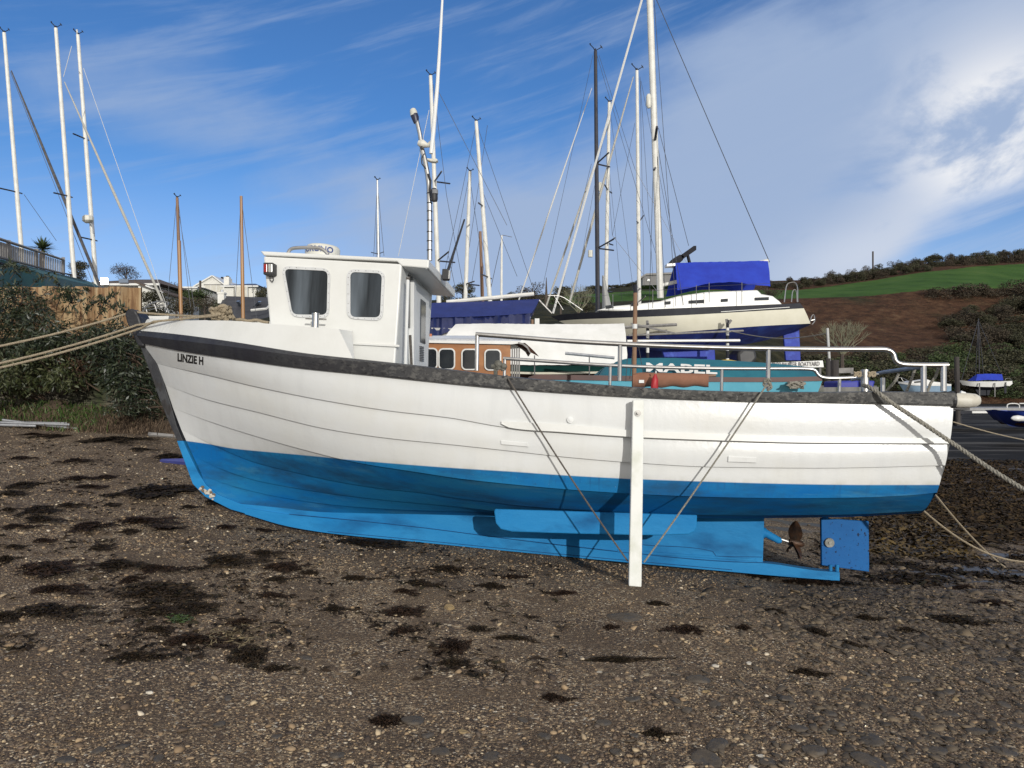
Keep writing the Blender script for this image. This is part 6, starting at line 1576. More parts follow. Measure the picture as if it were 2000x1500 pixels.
for x in (411, 422): panel(h1, [(x, 557), (x+1, 557), (x+1, 580), (x, 580)], 92, 'mullion', m_gel, .1)
b = MB(); b.box(P(447, 553, 97), (.6, .6, 1.1)); b.build('chimney', m_render, h1); b = MB(); b.tube([P(434, 552, 95), P(434, 541, 95)], .16, 6); b.build('flue', m_blk, h1)
h2 = house('white house with a hipped blue slate roof and bay window', 86, (438, 501, 558, 592), None, m_render, m_bslate, 8, hip=(462, 476, 545))
b = MB(); b.prism([P(456, 559, 86), P(460, 559, 85), P(482, 559, 85), P(486, 559, 86)], Vector((0, 0, -1.5))); by = b.build('bay_window', mat('pale_blind', (.6, .58, .5)), h2)
for x in (459.5, 470, 482): panel(h2, [(x, 559), (x+1.2, 559), (x+1.2, 585), (x, 585)], 85, 'mullion', m_gel, .12)
b = MB(); b.box(P(444, 552, 90), (.6, .6, 1.3)); b.build('chimney', m_render, h2); b = MB(); b.tube([P(444.5, 543, 90), P(444.5, 539, 90)], .2, 8); b.build('chimney_pot', m_blk, h2)
# slate-roofed cottage, its roof slope facing the beach
ct_ = root('cottage', P(480, 660, 48), 'cottage with a black slate roof, two skylights and a white chimney', 'house')
b = MB(); b.prism([P(425, 625, 48), P(545, 628, 48), P(545, 700, 48), P(425, 700, 48)], Vector((0, 8, 0))); b.build('wall', m_render, ct_)
b = MB(); b.add([P(415, 628, 47.6), P(490, 626, 47.6), P(506, 624, 47.6), P(490, 580, 52), P(438, 578, 52), P(560, 582, 52), P(560, 610, 47)], [(0, 1, 2, 3, 4), (3, 2, 6, 5)])
b.build('roof', m_slate, ct_)
b = MB(); b.tube([P(490, 606, 47.3), P(520, 603, 47.2), P(527, 596, 47.1), P(560, 590, 47)], .07, 4); b.build('barge_board', m_gel, ct_)
for pxs in ([(461,589),(466,589),(473,598),(466,598)], [(503,590),(509,590),(500,599),(494,599)]):
    b = MB(); b.prism([P(x, y, 49.3+(590-y)*-.09) for x, y in pxs], Vector((0, .25, .1))); b.build('skylight', mat('skylight_glass', (.16, .20, .26), None, rough=.1), ct_)
b = MB(); b.box(P(433.5, 582, 51.5), (.42, .42, .75)); b.box(P(433.5, 573, 51.5), (.5, .5, .1)); b.build('chimney', m_render, ct_)
b = MB(); b.tube([P(433.5, 573, 51.5), P(433.5, 566, 51.5)], .09, 8); b.build('chimney_pot', m_galv, ct_)
h3 = house('long bungalow with a brown hipped roof behind the rusty fence', 62, (185, 300, 556, 640), None, m_render, m_tile, 9, hip=(206, 262, 531), overh=.9)
b = MB(); b.prism([P(284, 556, 60), P(318, 570, 60), P(318, 640, 60), P(270, 640, 60), P(270, 556, 60)], Vector((0, 4, 0))); b.build('gable_wing', m_render, h3)
b = MB(); b.prism([P(262, 548, 59.6), P(320, 571, 59.6), P(320, 574, 59.6), P(262, 552, 59.6)], Vector((0, 5, 0))); b.build('wing_roof', m_tile, h3)
b = MB(); b.prism([P(284, 556.5, 59.5), P(318, 570, 59.5), P(318, 572, 59.5), P(284, 559, 59.5)], Vector((0, .1, 0))); b.build('barge_board', m_gel, h3)
panel(h3, [(232,545),(250,545),(250,552),(232,552)], 60.8, 'roof_light', mat('skylight_glass', (.16, .2, .26)))
# an open casement that throws the low sun back at the beach
c_w = P(204, 549, 60.5); vdir = (Vector((0, 0, EYE))-c_w).normalized(); nh = (vdir+sd).normalized(); q_ = nh.to_track_quat('Z', 'Y').to_matrix()
b = MB(); b.box(c_w, (.5, .42, .04), q_); b.build('open_casement', mat('casement_glass', (.9, .9, .9), None, rough=.12, metal=1.0), h3)
h4 = house('low cream flat roofed house among trees on the hillside', 80, (327, 357, 566, 588), None, mat('cream_render', (.66, .64, .55), (.55, .53, .45), 1.5, .8), m_slate, 6, hip=(335, 350, 563), overh=.2)
h5 = house('grey slate roofed house partly hidden by trees beside the white gabled house', 84, (350, 384, 560, 588), None, m_render, m_slate, 6, hip=(354, 380, 556), overh=.2)
ba = root('barn', P(1290, 560, 205), 'grey metal barn on the green hillside', 'barn')
prism_px([(1255,543),(1262,537),(1325,534),(1325,556),(1255,557)], 205, 214, 'wall', mat('grey_sheet', (.17, .165, .165), (.22, .215, .21), .4, .8), ba)
prism_px([(1252,540),(1262,534),(1328,531),(1328,534.5),(1262,537.5),(1252,543.5)], 204.5, 214, 'roof', mat('grey_sheet_roof', (.22, .21, .20), None, rough=.7), ba)
prism_px([(1264,545),(1269,545),(1269,549),(1264,549)], 204.7, 204.9, 'window', m_gel, ba)

# ============================================================ trees
m_t1 = mat('dark_crown', (.03, .04, .015), rough=.8, vary=[(.016, .016, .008), (.036, .036, .016), (.058, .056, .026), (.09, .082, .042)])
m_t2 = mat('autumn_crown', (.05, .04, .02), rough=.85, vary=[(.018, .014, .010), (.04, .032, .02), (.07, .052, .032), (.10, .078, .05)])
m_t3 = mat('green_crown', (.04, .07, .02), rough=.8, vary=[(.016, .028, .008), (.035, .058, .014), (.06, .09, .025), (.09, .11, .045)])
m_t4 = mat('lichen_twig', (.25, .245, .16), (.15, .15, .10), 3, .9)
m_bark = mat('bark', (.055, .042, .034), (.09, .072, .058), 5, .9)
def crown_mesh(seed, n, leaf, m_, squash=.8, k=9):
    """unit crown: base at z=0, about 1 tall and 1 wide"""
    rg_ = np.random.default_rng(seed); bl_ = []
    for _ in range(k):
        a = rg_.random()*2*math.pi; r = .32*rg_.random()**.5; z = .16+.58*rg_.random(); bl_.append((r*math.cos(a), r*math.sin(a), z, .14+.12*rg_.random(), .14+.12*rg_.random(), (.12+.10*rg_.random())*squash*1.2))
    cen, out = in_blobs(rg_, n, bl_, .5); co1, f1, v1 = leaf_quads(rg_, cen, leaf, leaf*.62, .1, out*.4)
    v1 = np.clip(v1*.7+.3*(np.sin(cen[:, 0]*14+seed)*np.sin(cen[:, 2]*13)*.5+.5), 0, 1)
    return np_mesh('crown', co1, f1, m_, np.repeat(v1, 4))
def trunk_mesh(seed):
    rg_ = random.Random(seed); b_ = MB(); b_.tube([(0, 0, -.25), (.01, 0, .15), (.0, .01, .4), (.02, 0, .7)], [.035, .028, .020, .008], 6)
    for i in range(6):
        a = rg_.random()*6.28; z = .15+.35*rg_.random(); b_.tube([(0, 0, z), (.14*math.cos(a), .14*math.sin(a), z+.14), (.26*math.cos(a), .26*math.sin(a), z+.26)], [.014, .009, .004], 4)
    o = b_.build('trunk', m_bark); me = o.data; bpy.data.objects.remove(o); return me
TR = [trunk_mesh(i) for i in range(3)]
CR = {('d', i): crown_mesh(20+i, 2600, .055, m_t1, k=14) for i in range(4)}
CR.update({('a', i): crown_mesh(40+i, 2400, .050, m_t2, k=14) for i in range(3)})
CR.update({('g', i): crown_mesh(60+i, 1500, .050, m_t3, k=12) for i in range(3)})
CR.update({('D', i): crown_mesh(80+i, 2600, .045, m_t1, k=14) for i in range(2)})
CR.update({('A', i): crown_mesh(90+i, 2000, .035, m_t2, k=14) for i in range(2)})
CR.update({('G', i): crown_mesh(95+i, 2600, .045, m_t3, k=14) for i in range(2)})
rt5 = random.Random(77); tcount = 0
def tree(p, wd, ht, kind, label, group, name='tree', cat='tree', tw=None):
    global tcount; tcount += 1
    rt_ = bpy.data.objects.new(name, None); COL.objects.link(rt_); rt_.location = p; rt_.rotation_euler = (0, 0, rt5.random()*6.28); rt_.scale = (wd, wd, ht)
    WM[rt_.name] = Matrix.Identity(4); tag(rt_, label, cat, group)
    ks = [k for k in CR if k[0] == kind]; obj_of(CR[ks[rt5.randrange(len(ks))]], 'crown', rt_)
    if name == 'tree': obj_of(TR[rt5.randrange(3)], 'trunk', rt_)
    return rt_
# hedge line along the ridge
px = 1500.0
while px < 2110:
    r_ = 4.06+rt5.random()*.75; Y, py = hill_row(px, r_); h_ = S(rt5.uniform(18, 27)*(.75 if px < 1600 else 1), Y); p = P(px, py+3, Y); p.z -= .5
    tree(p, h_*rt5.uniform(1.0, 1.6), h_*1.2, 'd' if rt5.random() < .55 else 'a', 'dark windswept tree in the hedge along the hill ridge', 'trees along the ridge'); px += rt5.uniform(4, 9)
px = 1150.0
while px < 1330:
    Y, py = hill_row(px, 4.7); h_ = S(rt5.uniform(8, 14), Y); p = P(px, py+2, Y); tree(p, h_*2.0, h_*1.2, 'd', 'low dark tree on the skyline behind the yacht masts', 'skyline trees behind the masts'); px += rt5.uniform(7, 12)
# scrub on the bank below the field
i = 0
while i < 210:
    px = rt5.uniform(1555, 2090); r_ = .02+2.4*rt5.random()**1.35
    # bracken clearing
    if px < 1850 and r_ > .85+.25*math.sin(px*.03)+max(0, px-1760)/150: continue
    if r_ > 2.0 and px < 1800: continue
    Y, py = hill_row(px, r_); h_ = rt5.uniform(2.2, 4.4); k_ = rt5.choice('ddagdg' if r_ < 1.2 else 'ddaada')
    if r_ < .15: h_ *= .7
    p = P(px, py, Y); p.z -= .5
    tree(p, h_*rt5.uniform(1.3, 2.0), h_, k_, {'d': 'dark scrub bush on the far bank below the field', 'a': 'brown leafless scrub bush on the far bank', 'g': 'olive green scrub bush on the far bank'}[k_], 'scrub bushes on the far bank', 'bush', 'bush'); i += 1
for x_, y_, w_, h2_ in ((1830, 580, 50, 26), (1880, 578, 60, 30), (1935, 576, 60, 30), (1985, 574, 60, 32), (2040, 572, 60, 34), (1805, 592, 40, 20)):
    Y = 166; p = P(x_, y_+10, Y); tree(p, S(w_*1.2, Y), S(h2_*1.3, Y), 'a', 'grey brown thicket bush under the lower edge of the field', 'thicket under the field', 'bush', 'bush')
# nearer trees on the skyline
for (x_, yb, w_, h_, Y, k_, lb) in (
        (905, 606, 62, 52, 70, 'D', 'dense dark tree behind the navy covered boat'), (868, 604, 36, 36, 72, 'D', 'small dark tree under the wheelhouse overhang'),
        (1040, 600, 70, 54, 75, 'A', 'round brown twiggy tree at the end of the white boom'), (1006, 604, 40, 40, 78, 'D', 'dark low tree between the pole mast and the round brown tree'), (1095, 602, 60, 42, 80, 'D', 'dark tree behind the steel pulpit of the cream yacht'),
        (330, 590, 52, 44, 76, 'A', 'dark reddish tree behind the cream flat roofed house'), (375, 608, 66, 46, 66, 'G', 'green leafy tree between the wooden mast and the gabled house'), (345, 618, 70, 44, 58, 'D', 'dark bush at the foot of the weathered wooden mast'), (400, 622, 60, 44, 56, 'A', 'brown shrub below the gabled house'),
        (518, 600, 46, 46, 60, 'D', 'dark conifer just forward of the wheelhouse'), (246, 556, 60, 40, 66, 'A', 'bare reddish tree over the bungalow roof'), (150, 556, 60, 46, 70, 'D', 'dark tree between the yacht masts and the bungalow'), (302, 628, 80, 58, 56, 'D', 'dark bush behind the steel pulpit'), (430, 606, 40, 24, 60, 'G', 'small green bush beside the white chimney'),
        (1500, 590, 60, 36, 120, 'A', 'brown tree behind the cockpit tent of the cream yacht'), (1145, 612, 60, 34, 66, 'D', 'dark bush at the foot of the lichen covered tree')):
    p = P(x_, yb, Y); tree(p, S(w_, Y)*1.15, S(h_, Y)*1.15, k_, lb, None)
# lichen-grey bare trees
def bare(px, yb, w_, h_, Y, seed, label, n0=9):
    rg_ = random.Random(seed); b_ = MB(); H = S(h_, Y); base = P(px, yb, Y)
    def grow(p, d, l, r, lev):
        q = p+d*l; m_ = p.lerp(q, .5)+Vector((rg_.uniform(-.06, .06), rg_.uniform(-.06, .06), 0))*l; b_.tube([p, m_, q], [r, r*.8, r*.6], 4, cap=False)
        if lev == 0: return
        for _ in range(rg_.choice((2, 3, 3))):
            e = (d+Vector((rg_.uniform(-.75, .75), rg_.uniform(-.75, .75), rg_.uniform(-.1, .5)))).normalized(); grow(q, e, l*rg_.uniform(.6, .85), r*.6, lev-1)
    for i in range(n0):
        a = 2*math.pi*i/n0+rg_.uniform(-.3, .3); grow(base, Vector((math.cos(a)*w_/h_*.62, math.sin(a)*.5, rg_.uniform(.5, 1.1))).normalized(), H*.34, H*.016, 3)
    rt_ = root('bare_tree', base, label, 'tree'); b_.build('branches', m_t4, rt_)
    b2_ = MB(); b2_.tube([base-Vector((0, 0, H*.4)), base+Vector((0, 0, H*.06))], [H*.05, H*.04], 6); b2_.build('trunk', m_bark, rt_)
bare(1645, 694, 90, 78, 58, 4, 'pale lichen covered bare tree behind the slim white post', 17)
bare(1130, 612, 62, 64, 56, 9, 'tall twiggy grey green tree behind the bow of the cream yacht', 10)
b = MB(); Yp, pyp = hill_row(1705, 4.6); b.tube([P(1705, 535, Yp), P(1705, 491, Yp)], .28, 5); b.thing('telegraph_pole', m_bark, 'thin telegraph pole standing in the ridge hedge', 'pole')
b = MB(); b.tube([P(1067, 600, 70), P(1067, 542, 70)], [.2, .03], 6); b.thing('church_spire', m_bark, 'thin dark spire over the trees behind the furled sails', 'spire')
b = MB(); b.tube([P(391, 600, 70), P(391, 548, 70)], .1, 5); b.tube([P(389, 551, 70), P(393, 551, 70)], .06, 4); b.thing('telegraph_pole', m_bark, 'thin dark telegraph pole in front of the gabled house', 'pole')
# ============================================================ stones and weed on the beach
rgb_ = np.random.default_rng(101)
_t = (1+5**.5)/2
ICO = np.array([(-1,_t,0),(1,_t,0),(-1,-_t,0),(1,-_t,0),(0,-1,_t),(0,1,_t),(0,-1,-_t),(0,1,-_t),(_t,0,-1),(_t,0,1),(-_t,0,-1),(-_t,0,1)], float)/math.sqrt(1+_t*_t)
ICF = np.array([(0,11,5),(0,5,1),(0,1,7),(0,7,10),(0,10,11),(1,5,9),(5,11,4),(11,10,2),(10,7,6),(7,1,8),(3,9,4),(3,4,2),(3,2,6),(3,6,8),(3,8,9),(4,9,5),(2,4,11),(6,2,10),(8,6,7),(9,8,1)])
def pebbles(name, n, y0, y1, size, seed, m_, pxr=(-60, 2060), flat=.5, mask=None, pw=1.0):
    rg_ = np.random.default_rng(seed)
    Y = y0*(y1/y0)**(rg_.random(n)**pw); px = pxr[0]+(pxr[1]-pxr[0])*rg_.random(n); x = (px-1000)/F*Y
    if mask is not None: k = mask(x, Y, rg_); x, Y = x[k], Y[k]
    n = len(x); z = ground_z(x, Y)
    s_ = size*np.exp(np.clip(rg_.normal(size=n)*.42, -1, .85))
    sc_ = np.stack([s_*(.8+.6*rg_.random(n)), s_*(.7+.4*rg_.random(n)), s_*flat*(.6+.6*rg_.random(n))], 1)
    v = ICO[None]*(1+np.clip(.26*rg_.normal(size=(n, 12, 1)), -.5, .6))*sc_[:, None]
    a = rg_.random(n)*2*math.pi; ca, sa = np.cos(a), np.sin(a); tl = rg_.normal(size=(n, 2))*.22
    vx = v[..., 0]*ca[:, None]-v[..., 1]*sa[:, None]; vy = v[..., 0]*sa[:, None]+v[..., 1]*ca[:, None]; vz = v[..., 2]+vx*tl[:, :1]+vy*tl[:, 1:]
    co_ = np.stack([vx+x[:, None], vy+Y[:, None], vz+(z+sc_[:, 2]*.25)[:, None]], -1).reshape(-1, 3)
    f_ = (ICF[None]+np.arange(n)[:, None, None]*12).reshape(-1, 3)
    return tag(obj_of(np_mesh(name, co_, f_, m_, np.repeat(rg_.random(n), 12)), name), kind='stuff')
m_peb = mat('pebble', (.2, .16, .12), rough=.75, vary=[(.055, .038, .027), (.09, .062, .041), (.155, .105, .064), (.105, .083, .064), (.22, .148, .083), (.38, .27, .155), (.14, .10, .072), (.48, .37, .225), (.68, .59, .45)])
m_peb.node_tree.nodes['Color Ramp'].color_ramp.elements[-2].position = .965
m_slate_s = mat('slate_chip', (.1, .09, .08), rough=.7, vary=[(.030, .023, .016), (.054, .041, .028), (.08, .062, .043), (.115, .087, .057), (.18, .135, .082)])
pebbles('shingle_pebbles', 60000, 2.7, 9.5, .0044, 1, m_peb, pw=1.15, mask=lambda x, y, r_: r_.random(len(x)) < np.clip(.62+.42*np.sin(x*1.1+1.8*np.sin(y*.9))*np.sin(y*1.7+.6*x)+.2*np.sin(x*4+y*3), .12, 1))
pebbles('shingle_pebbles', 12000, 6.5, 13, .0085, 2, m_peb, (-60, 1400))
pebbles('shingle_pebbles', 2200, 2.7, 8, .0105, 3, m_peb)
def rise_(x, y, rg_): return rg_.random(len(x)) < np.clip(.15+.5*np.sin(x*1.3+2*np.sin(y*.8))+.3*np.sin(y*2.3+x), .02, 1)
pebbles('shingle_pebbles', 7000, 2.7, 5.2, .0075, 8, m_peb, mask=rise_)
def right_(x, y, rg_): return rg_.random(len(x)) < np.clip((x-.2-.35*(y-3))/1.6, 0.03, 1)
pebbles('slate_chips', 7500, 2.7, 6.8, .014, 4, m_slate_s, (700, 2060), .34, right_)
pebbles('slate_chips', 4200, 5, 14, .021, 5, m_slate_s, (1300, 2100), .36, right_)
# larger stones, each a thing
def stone_obj(px, py, w_, h_, m_, label, group, seed, name='stone'):
    rg_ = np.random.default_rng(seed); p = on_ground(px, py); s_ = S(w_, p.y)/2; hh_ = S(h_, p.y)*.40
    b_ = MB(); b_.ball((0, 0, 0), (s_, s_*rg_.uniform(.6, .9), hh_), 0, 14, 8)
    ph = rg_.random(6)*6
    for v in b_.v:
        k = 1+.16*math.sin(v.x/s_*2.3+ph[0])*math.sin(v.y/s_*2.9+ph[1])+.10*math.sin(v.z/hh_*3+ph[2]+v.x/s_*3)
        v *= k
        v.z = min(v.z, hh_*(.55+.15*math.sin(v.x/s_*2+ph[3])))
    o = b_.build(name, m_, smooth=True, angle=30); o.location = p+Vector((0, 0, hh_*.12)); o.rotation_euler = (rg_.normal()*.08, rg_.normal()*.08, rg_.normal()*.8)
    tag(o, label, 'stone', group)
m_sl = mat('slate_stone', (.055, .044, .033), (.10, .08, .058), 14, .7, bump=.4, bscale=40, c3=(.05, .046, .044), scale3=30, lo3=.5, hi3=.65)
m_ol = mat('ochre_stone', (.34, .24, .11), (.26, .19, .10), 20, .8, bump=.5, bscale=50)
m_wh = mat('quartz_stone', (.62, .58, .50), (.5, .45, .36), 20, .7, bump=.4, bscale=50)
for i, (px, py, w_, h_) in enumerate(((808, 1412, 48, 22), (1062, 1442, 32, 22), (1535, 1369, 36, 16), (1235, 1368, 34, 16), (1640, 1418, 20, 14), (1180, 1416, 30, 14), (1856, 1400, 34, 18), (1395, 1380, 28, 14), (1342, 1390, 22, 18), (1320, 1372, 24, 12), (1365, 1330, 46, 18),
        (1400, 1460, 60, 24), (1380, 1488, 70, 22), (1700, 1450, 60, 18), (1590, 1470, 50, 20), (1920, 1330, 26, 14), (1850, 1355, 30, 14), (1775, 1330, 40, 12), (1905, 1430, 44, 16), (1960, 1470, 50, 18), (1830, 1470, 40, 16), (1700, 1490, 70, 20), (1500, 1490, 40, 16), (1560, 1425, 44, 12), (1480, 1310, 24, 10), (835, 1440, 24, 18), (1020, 1410, 24, 12), (860, 1470, 40, 14), (960, 1480, 36, 14), (1100, 1485, 40, 16), (1205, 1470, 30, 14), (1240, 1438, 22, 14), (240, 1462, 30, 14), (192, 1468, 26, 14), (130, 1490, 44, 14), (430, 1418, 28, 18), (445, 1368, 18, 16), (595, 1288, 28, 14), (540, 1442, 20, 14), (660, 1478, 30, 14), (310, 1485, 26, 12), (1220, 1208, 64, 14), (1690, 1320, 22, 18), (1960, 1380, 28, 14), (1985, 1420, 30, 14), (1650, 1350, 26, 12), (1790, 1400, 36, 12), (1620, 1395, 30, 12), (1740, 1370, 30, 12), (1890, 1300, 26, 10), (1950, 1290, 28, 10))):
    stone_obj(px, py, w_, h_, m_sl, 'dark flat slate stone lying in the shingle', 'dark slate stones on the beach', 300+i)
for i, (px, py, w_, h_, k_, lb) in enumerate(((878, 1190, 26, 22, 0, 'tan slab standing on edge below the keel'), (1463, 1299, 12, 11, 1, 'white angular stone right of a pair of pale stones'), (1397, 1302, 14, 13, 1, 'cream stone beside the white angular stone'), (1474, 1270, 13, 13, 0, 'yellow brown stone above the white angular stone'), (1380, 1354, 15, 13, 0, 'yellow stone behind the dark slates'), (1770, 1142, 14, 9, 0, 'orange yellow stone near the rudder'), (1777, 1167, 11, 8, 0, 'small ochre stone just below the orange yellow one'), (1866, 1367, 17, 10, 0, 'flat yellow stone among slates'), (1798, 1362, 10, 10, 1, 'pale stone standing among slates beside the flat yellow one'), (1922, 1471, 9, 9, 1, 'round white pebble in the corner of the slates'), (1734, 1340, 16, 10, 0, 'tan broken stone leaning on a dark slate'), (345, 1371, 10, 9, 0, 'round yellow pebble on open shingle'), (292, 1354, 16, 12, 1, 'white stone with a dark one beside it'), (1485, 1479, 18, 9, 1, 'long cream shell stone'), (905, 1430, 20, 9, 0, 'buff stone beside a dark slate'), (1563, 1160, 10, 8, 0, 'small brown stone under the rudder post'), (982, 1295, 14, 10, 0, 'buff stone beside two brown ones'), (1712, 1400, 12, 9, 0, 'small amber stone in front of the slates'), (683, 1358, 10, 8, 1, 'small white stone on open shingle'))):
    stone_obj(px, py, w_, h_, (m_ol, m_wh)[k_], lb, None, 500+i)
# seaweed
m_weed = mat('bladder_wrack', (.03, .02, .012), rough=.75, spec=.2, vary=[(.006, .005, .004), (.014, .009, .006), (.024, .015, .009), (.045, .029, .015), (.022, .020, .010)])
m_weed_r = mat('red_weed', (.04, .016, .014), rough=.75, spec=.2, vary=[(.006, .004, .003), (.015, .009, .006), (.027, .014, .009), (.046, .025, .014), (.018, .012, .007)])
m_weed_g = mat('golden_wrack', (.1, .07, .02), rough=.5, vary=[(.022, .014, .007), (.05, .032, .010), (.09, .058, .016), (.13, .085, .022)])
m_weed_gr = mat('green_weed', (.05, .09, .02), rough=.5, vary=[(.02, .035, .01), (.045, .08, .02), (.07, .11, .03)])
def ribbons(rg_, x, y, z, length, width, lift=.5, seg=5):
    n = len(x); a = rg_.random(n)*2*math.pi; p = np.stack([x, y, z], 1); L_ = length*(.5+rg_.random(n))/seg; W_ = width*(.6+.8*rg_.random(n)); V = []; h0 = z+lift*length*rg_.random(n)**2*.55; p[:, 2] = z
    for i in range(seg+1):
        t = i/seg; d = np.stack([np.cos(a), np.sin(a)], 1); s_ = np.stack([-np.sin(a), np.cos(a), rg_.normal(size=n)*.6], 1); w_ = W_*(.45+1.0*math.sin(math.pi*min(1, t*.8+.18)))
        pz = p.copy(); pz[:, 2] = z+(h0-z)*math.sin(math.pi*t)+.006; V += [pz-s_*w_[:, None]*.5, pz+s_*w_[:, None]*.5]
        p[:, :2] += d*L_[:, None]; a = a+rg_.normal(size=n)*.75
    co_ = np.stack(V, 1).reshape(-1, 3); k = (seg+1)*2; i0 = np.arange(n)*k
    f_ = np.concatenate([np.stack([i0+2*j, i0+2*j+1, i0+2*j+3, i0+2*j+2], 1) for j in range(seg)])
    return co_, f_, np.repeat(rg_.random(n), k)
WD = []
for s_ in range(8):
    rg_ = np.random.default_rng(700+s_); xs_ = []; ys_ = []; hs_ = []
    for _ in range(17):            # straggling fingers of weed
        x, y = rg_.normal()*.42, rg_.normal()*.20; a = rg_.choice([0, math.pi])+rg_.normal()*.55; st = .028+.02*rg_.random()
        for k in range(int(16+30*rg_.random())):
            a += rg_.normal()*.35; x += math.cos(a)*st; y += math.sin(a)*st
            for _ in range(2): xs_.append(x+rg_.normal()*.045); ys_.append(y+rg_.normal()*.06)
    x = np.array(xs_); y = np.array(ys_); n = len(x)
    h_ = (.40*np.exp(-((x/.6)**2+(y/.55)**2)))*rg_.random(n)**1.3
    co_, f_, v_ = ribbons(rg_, x, y, h_, .22, .046, .35, 4)
    m2 = 40; c2_, f2_, v2_ = ribbons(rg_, rg_.normal(size=m2)*.4, rg_.normal(size=m2)*.35, np.zeros(m2), .9, .018, .10, 7)
    WD.append(np_mesh('seaweed_clump', np.vstack([co_, c2_]), np.vstack([f_, f2_+len(co_)]), m_weed if s_ % 3 else m_weed_r, np.concatenate([v_, v2_])))
WS = [(63,849,40,7),(103,853,46,9),(186,829,40,8),(222,859,110,16),(261,837,70,8),(330,892,56,16),(144,900,40,7),(42,896,60,5),(270,878,60,6),(204,934,40,10),(147,936,56,10),(171,951,66,9),(48,948,50,16),(18,966,44,16),(291,960,110,34),(351,957,60,22),(75,996,62,20),(132,988,54,9),(15,998,36,8),(75,1015,90,14),(27,1032,50,10),(174,1029,86,22),(264,1020,120,24),(249,1041,44,10),(318,1035,60,9),(81,1057,44,10),(28,1070,40,9),(192,1071,40,16),(216,988,30,9),(366,993,32,7),(414,981,44,10),
      (78,1113,140,38),(8,1096,36,24),(225,1105,96,28),(300,1112,66,18),(258,1134,44,16),(99,1155,96,28),(288,1155,140,46),(345,1161,110,36),(90,1197,160,38),(12,1205,60,22),(300,1197,106,32),(375,1191,84,30),(435,1098,96,32),(510,1083,64,14),(546,1110,84,26),(525,1167,64,14),(436,1031,40,10),(507,1038,36,8),(474,1218,48,16),
      (367,1257,118,40),(480,1284,74,50),(259,1285,98,22),(535,1310,56,18),(304,1233,72,18),(651,1191,42,18),(700,1062,150,24),(690,1132,62,14),(540,1135,50,14),
      (780,1198,92,26),(784,1235,54,14),(885,1265,54,40),(885,1298,68,18),(815,1142,56,16),(787,1158,44,14),(868,1114,72,18),(962,1145,46,14),(931,1231,46,18),(997,1250,92,12),(1190,1292,176,14),(1078,1366,44,18),(752,1411,72,30),(1281,1436,44,28),(1344,1233,54,24),(1190,1228,32,10),(1450,1228,30,14),(1510,1195,38,12),(1657,1261,46,18),(1590,1235,40,22),(1688,1208,46,16),(1573,1317,66,18),(1860,1215,110,34),(1770,1235,50,14),(1480,1128,90,14),(1560,1140,90,14),(1940,1180,80,18),(1880,1150,70,12),(600,1120,40,12),(1000,1130,50,10),(1100,1160,50,10),(1280,1180,40,10)]
SPEC = {(367,1257): 'dark weed clump with a green tuft, topmost of the large heap on open shingle', (480,1284): 'tall tangled weed heap with straw stalks on open shingle', (885,1265): 'upright dark weed clump on the open shingle in front of the leg', (780,1198): 'oval dark weed clump by the tan slab', (1860,1215): 'stringy weed heap beside the puddles', (700,1062): 'dark weed pressed under the middle of the blue keel', (291,960): 'large dark weed mat just ahead of the forefoot', (1190,1292): 'long thin strand of weed across the open shingle', (78,1113): 'humped brown weed mound at the edge of the beach'}
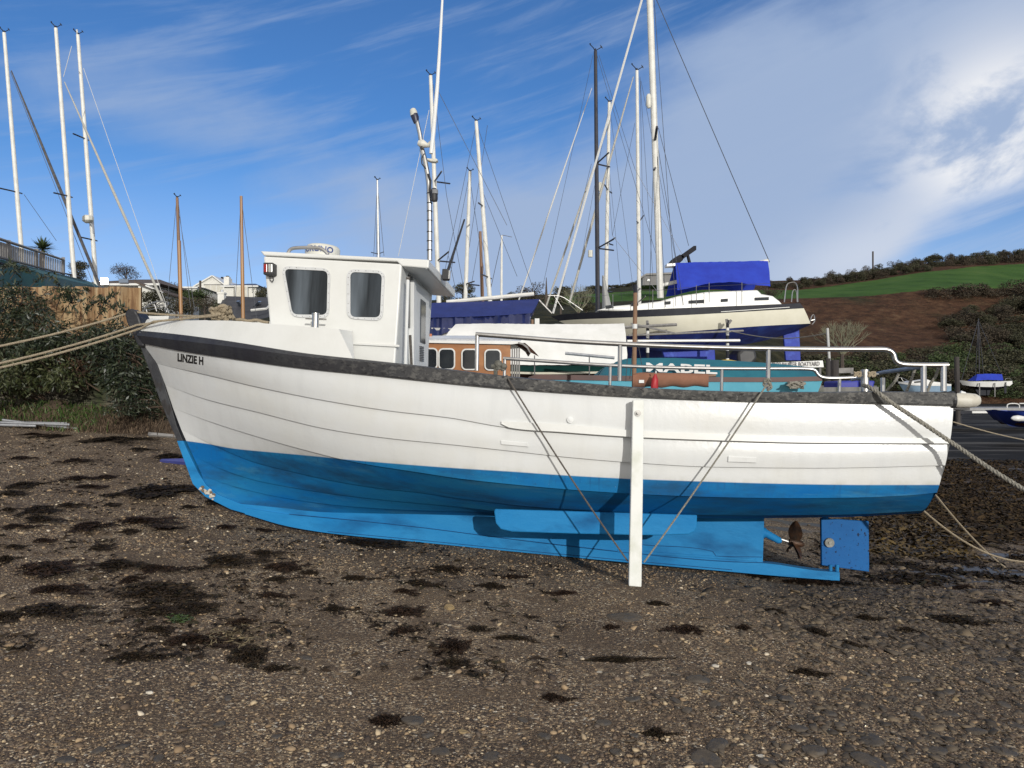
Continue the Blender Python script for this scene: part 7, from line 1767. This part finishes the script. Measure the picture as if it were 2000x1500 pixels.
for i, (px, py, w_, h_) in enumerate(WS):
    p = on_ground(px, py); o = obj_of(WD[(i*5+i//8) % 8], 'seaweed_clump'); sx_ = S(w_, p.y)*.52; sy_ = S(h_, p.y)/max(.10, (EYE-p.z)/p.y)*.40
    o.location = p; o.scale = (sx_, min(sy_, sx_*1.6), min(.24, .42*S(h_, p.y)+.03)*1.5); o.rotation_euler = (0, 0, rt5.uniform(-.25, .25)+(math.pi if i % 2 else 0))
    tag(o, SPEC.get((px, py), 'dark brown clump of seaweed lying on the shingle'), 'seaweed', 'seaweed clumps on the shingle')
def weed_field(name, n, pxr, y0, y1, m_, seed, length=.16, width=.014, lift=.4, keep=None):
    rg_ = np.random.default_rng(seed); Y = y0*(y1/y0)**rg_.random(n); x = ((pxr[0]+(pxr[1]-pxr[0])*rg_.random(n))-1000)/F*Y
    if keep is not None: k = keep(x, Y, rg_); x, Y = x[k], Y[k]
    co_, f_, v_ = ribbons(rg_, x, Y, ground_z(x, Y), length, width, lift); return tag(obj_of(np_mesh(name, co_, f_, m_, v_), name), kind='stuff')
def lump(x, y): return np.sin(x*3.1+1.7*np.sin(y*2.3))*np.sin(y*2.7+x)+.5*np.sin(x*7+y*5)
weed_field('seaweed_scraps', 6000, (-40, 1100), 4.3, 11.5, m_weed, 31, .10, .010, .25, lambda x, y, r_: (lump(x, y)+r_.normal(size=len(x))*.6 > .45))
m_weed_c = mat('matted_wrack', (.03, .02, .012), rough=.8, spec=.2, vary=[(.010, .007, .005), (.026, .017, .010), (.046, .029, .014), (.07, .045, .02), (.03, .024, .012)])
weed_field('seaweed_carpet', 18000, (1680, 2120), 9.4, 25, m_weed_c, 32, .22, .022, .5, lambda x, y, r_: (y > 10.2+.5*np.sin(x*2))&(lump(x, y)+r_.normal(size=len(x))*.6 > -.6))
weed_field('seaweed_carpet', 5200, (1600, 2100), 7.6, 10.5, m_weed, 33, .16, .016, .35, lambda x, y, r_: lump(x*1.2, y*1.6)+r_.normal(size=len(x))*.35 > .45)
weed_field('golden_seaweed', 3000, (1660, 1890), 9.2, 11.8, m_weed_g, 34, .22, .018, .5, lambda x, y, r_: r_.random(len(x)) < .85)
weed_field('green_weed', 150, (330, 368), 5.02, 5.14, m_weed_gr, 35, .06, .005, .3)
weed_field('straw_stalks', 60, (400, 500), 4.65, 4.95, mat('straw', (.24, .19, .10), rough=.7, vary=[(.1, .075, .04), (.24, .19, .10)]), 36, .20, .004, .25)
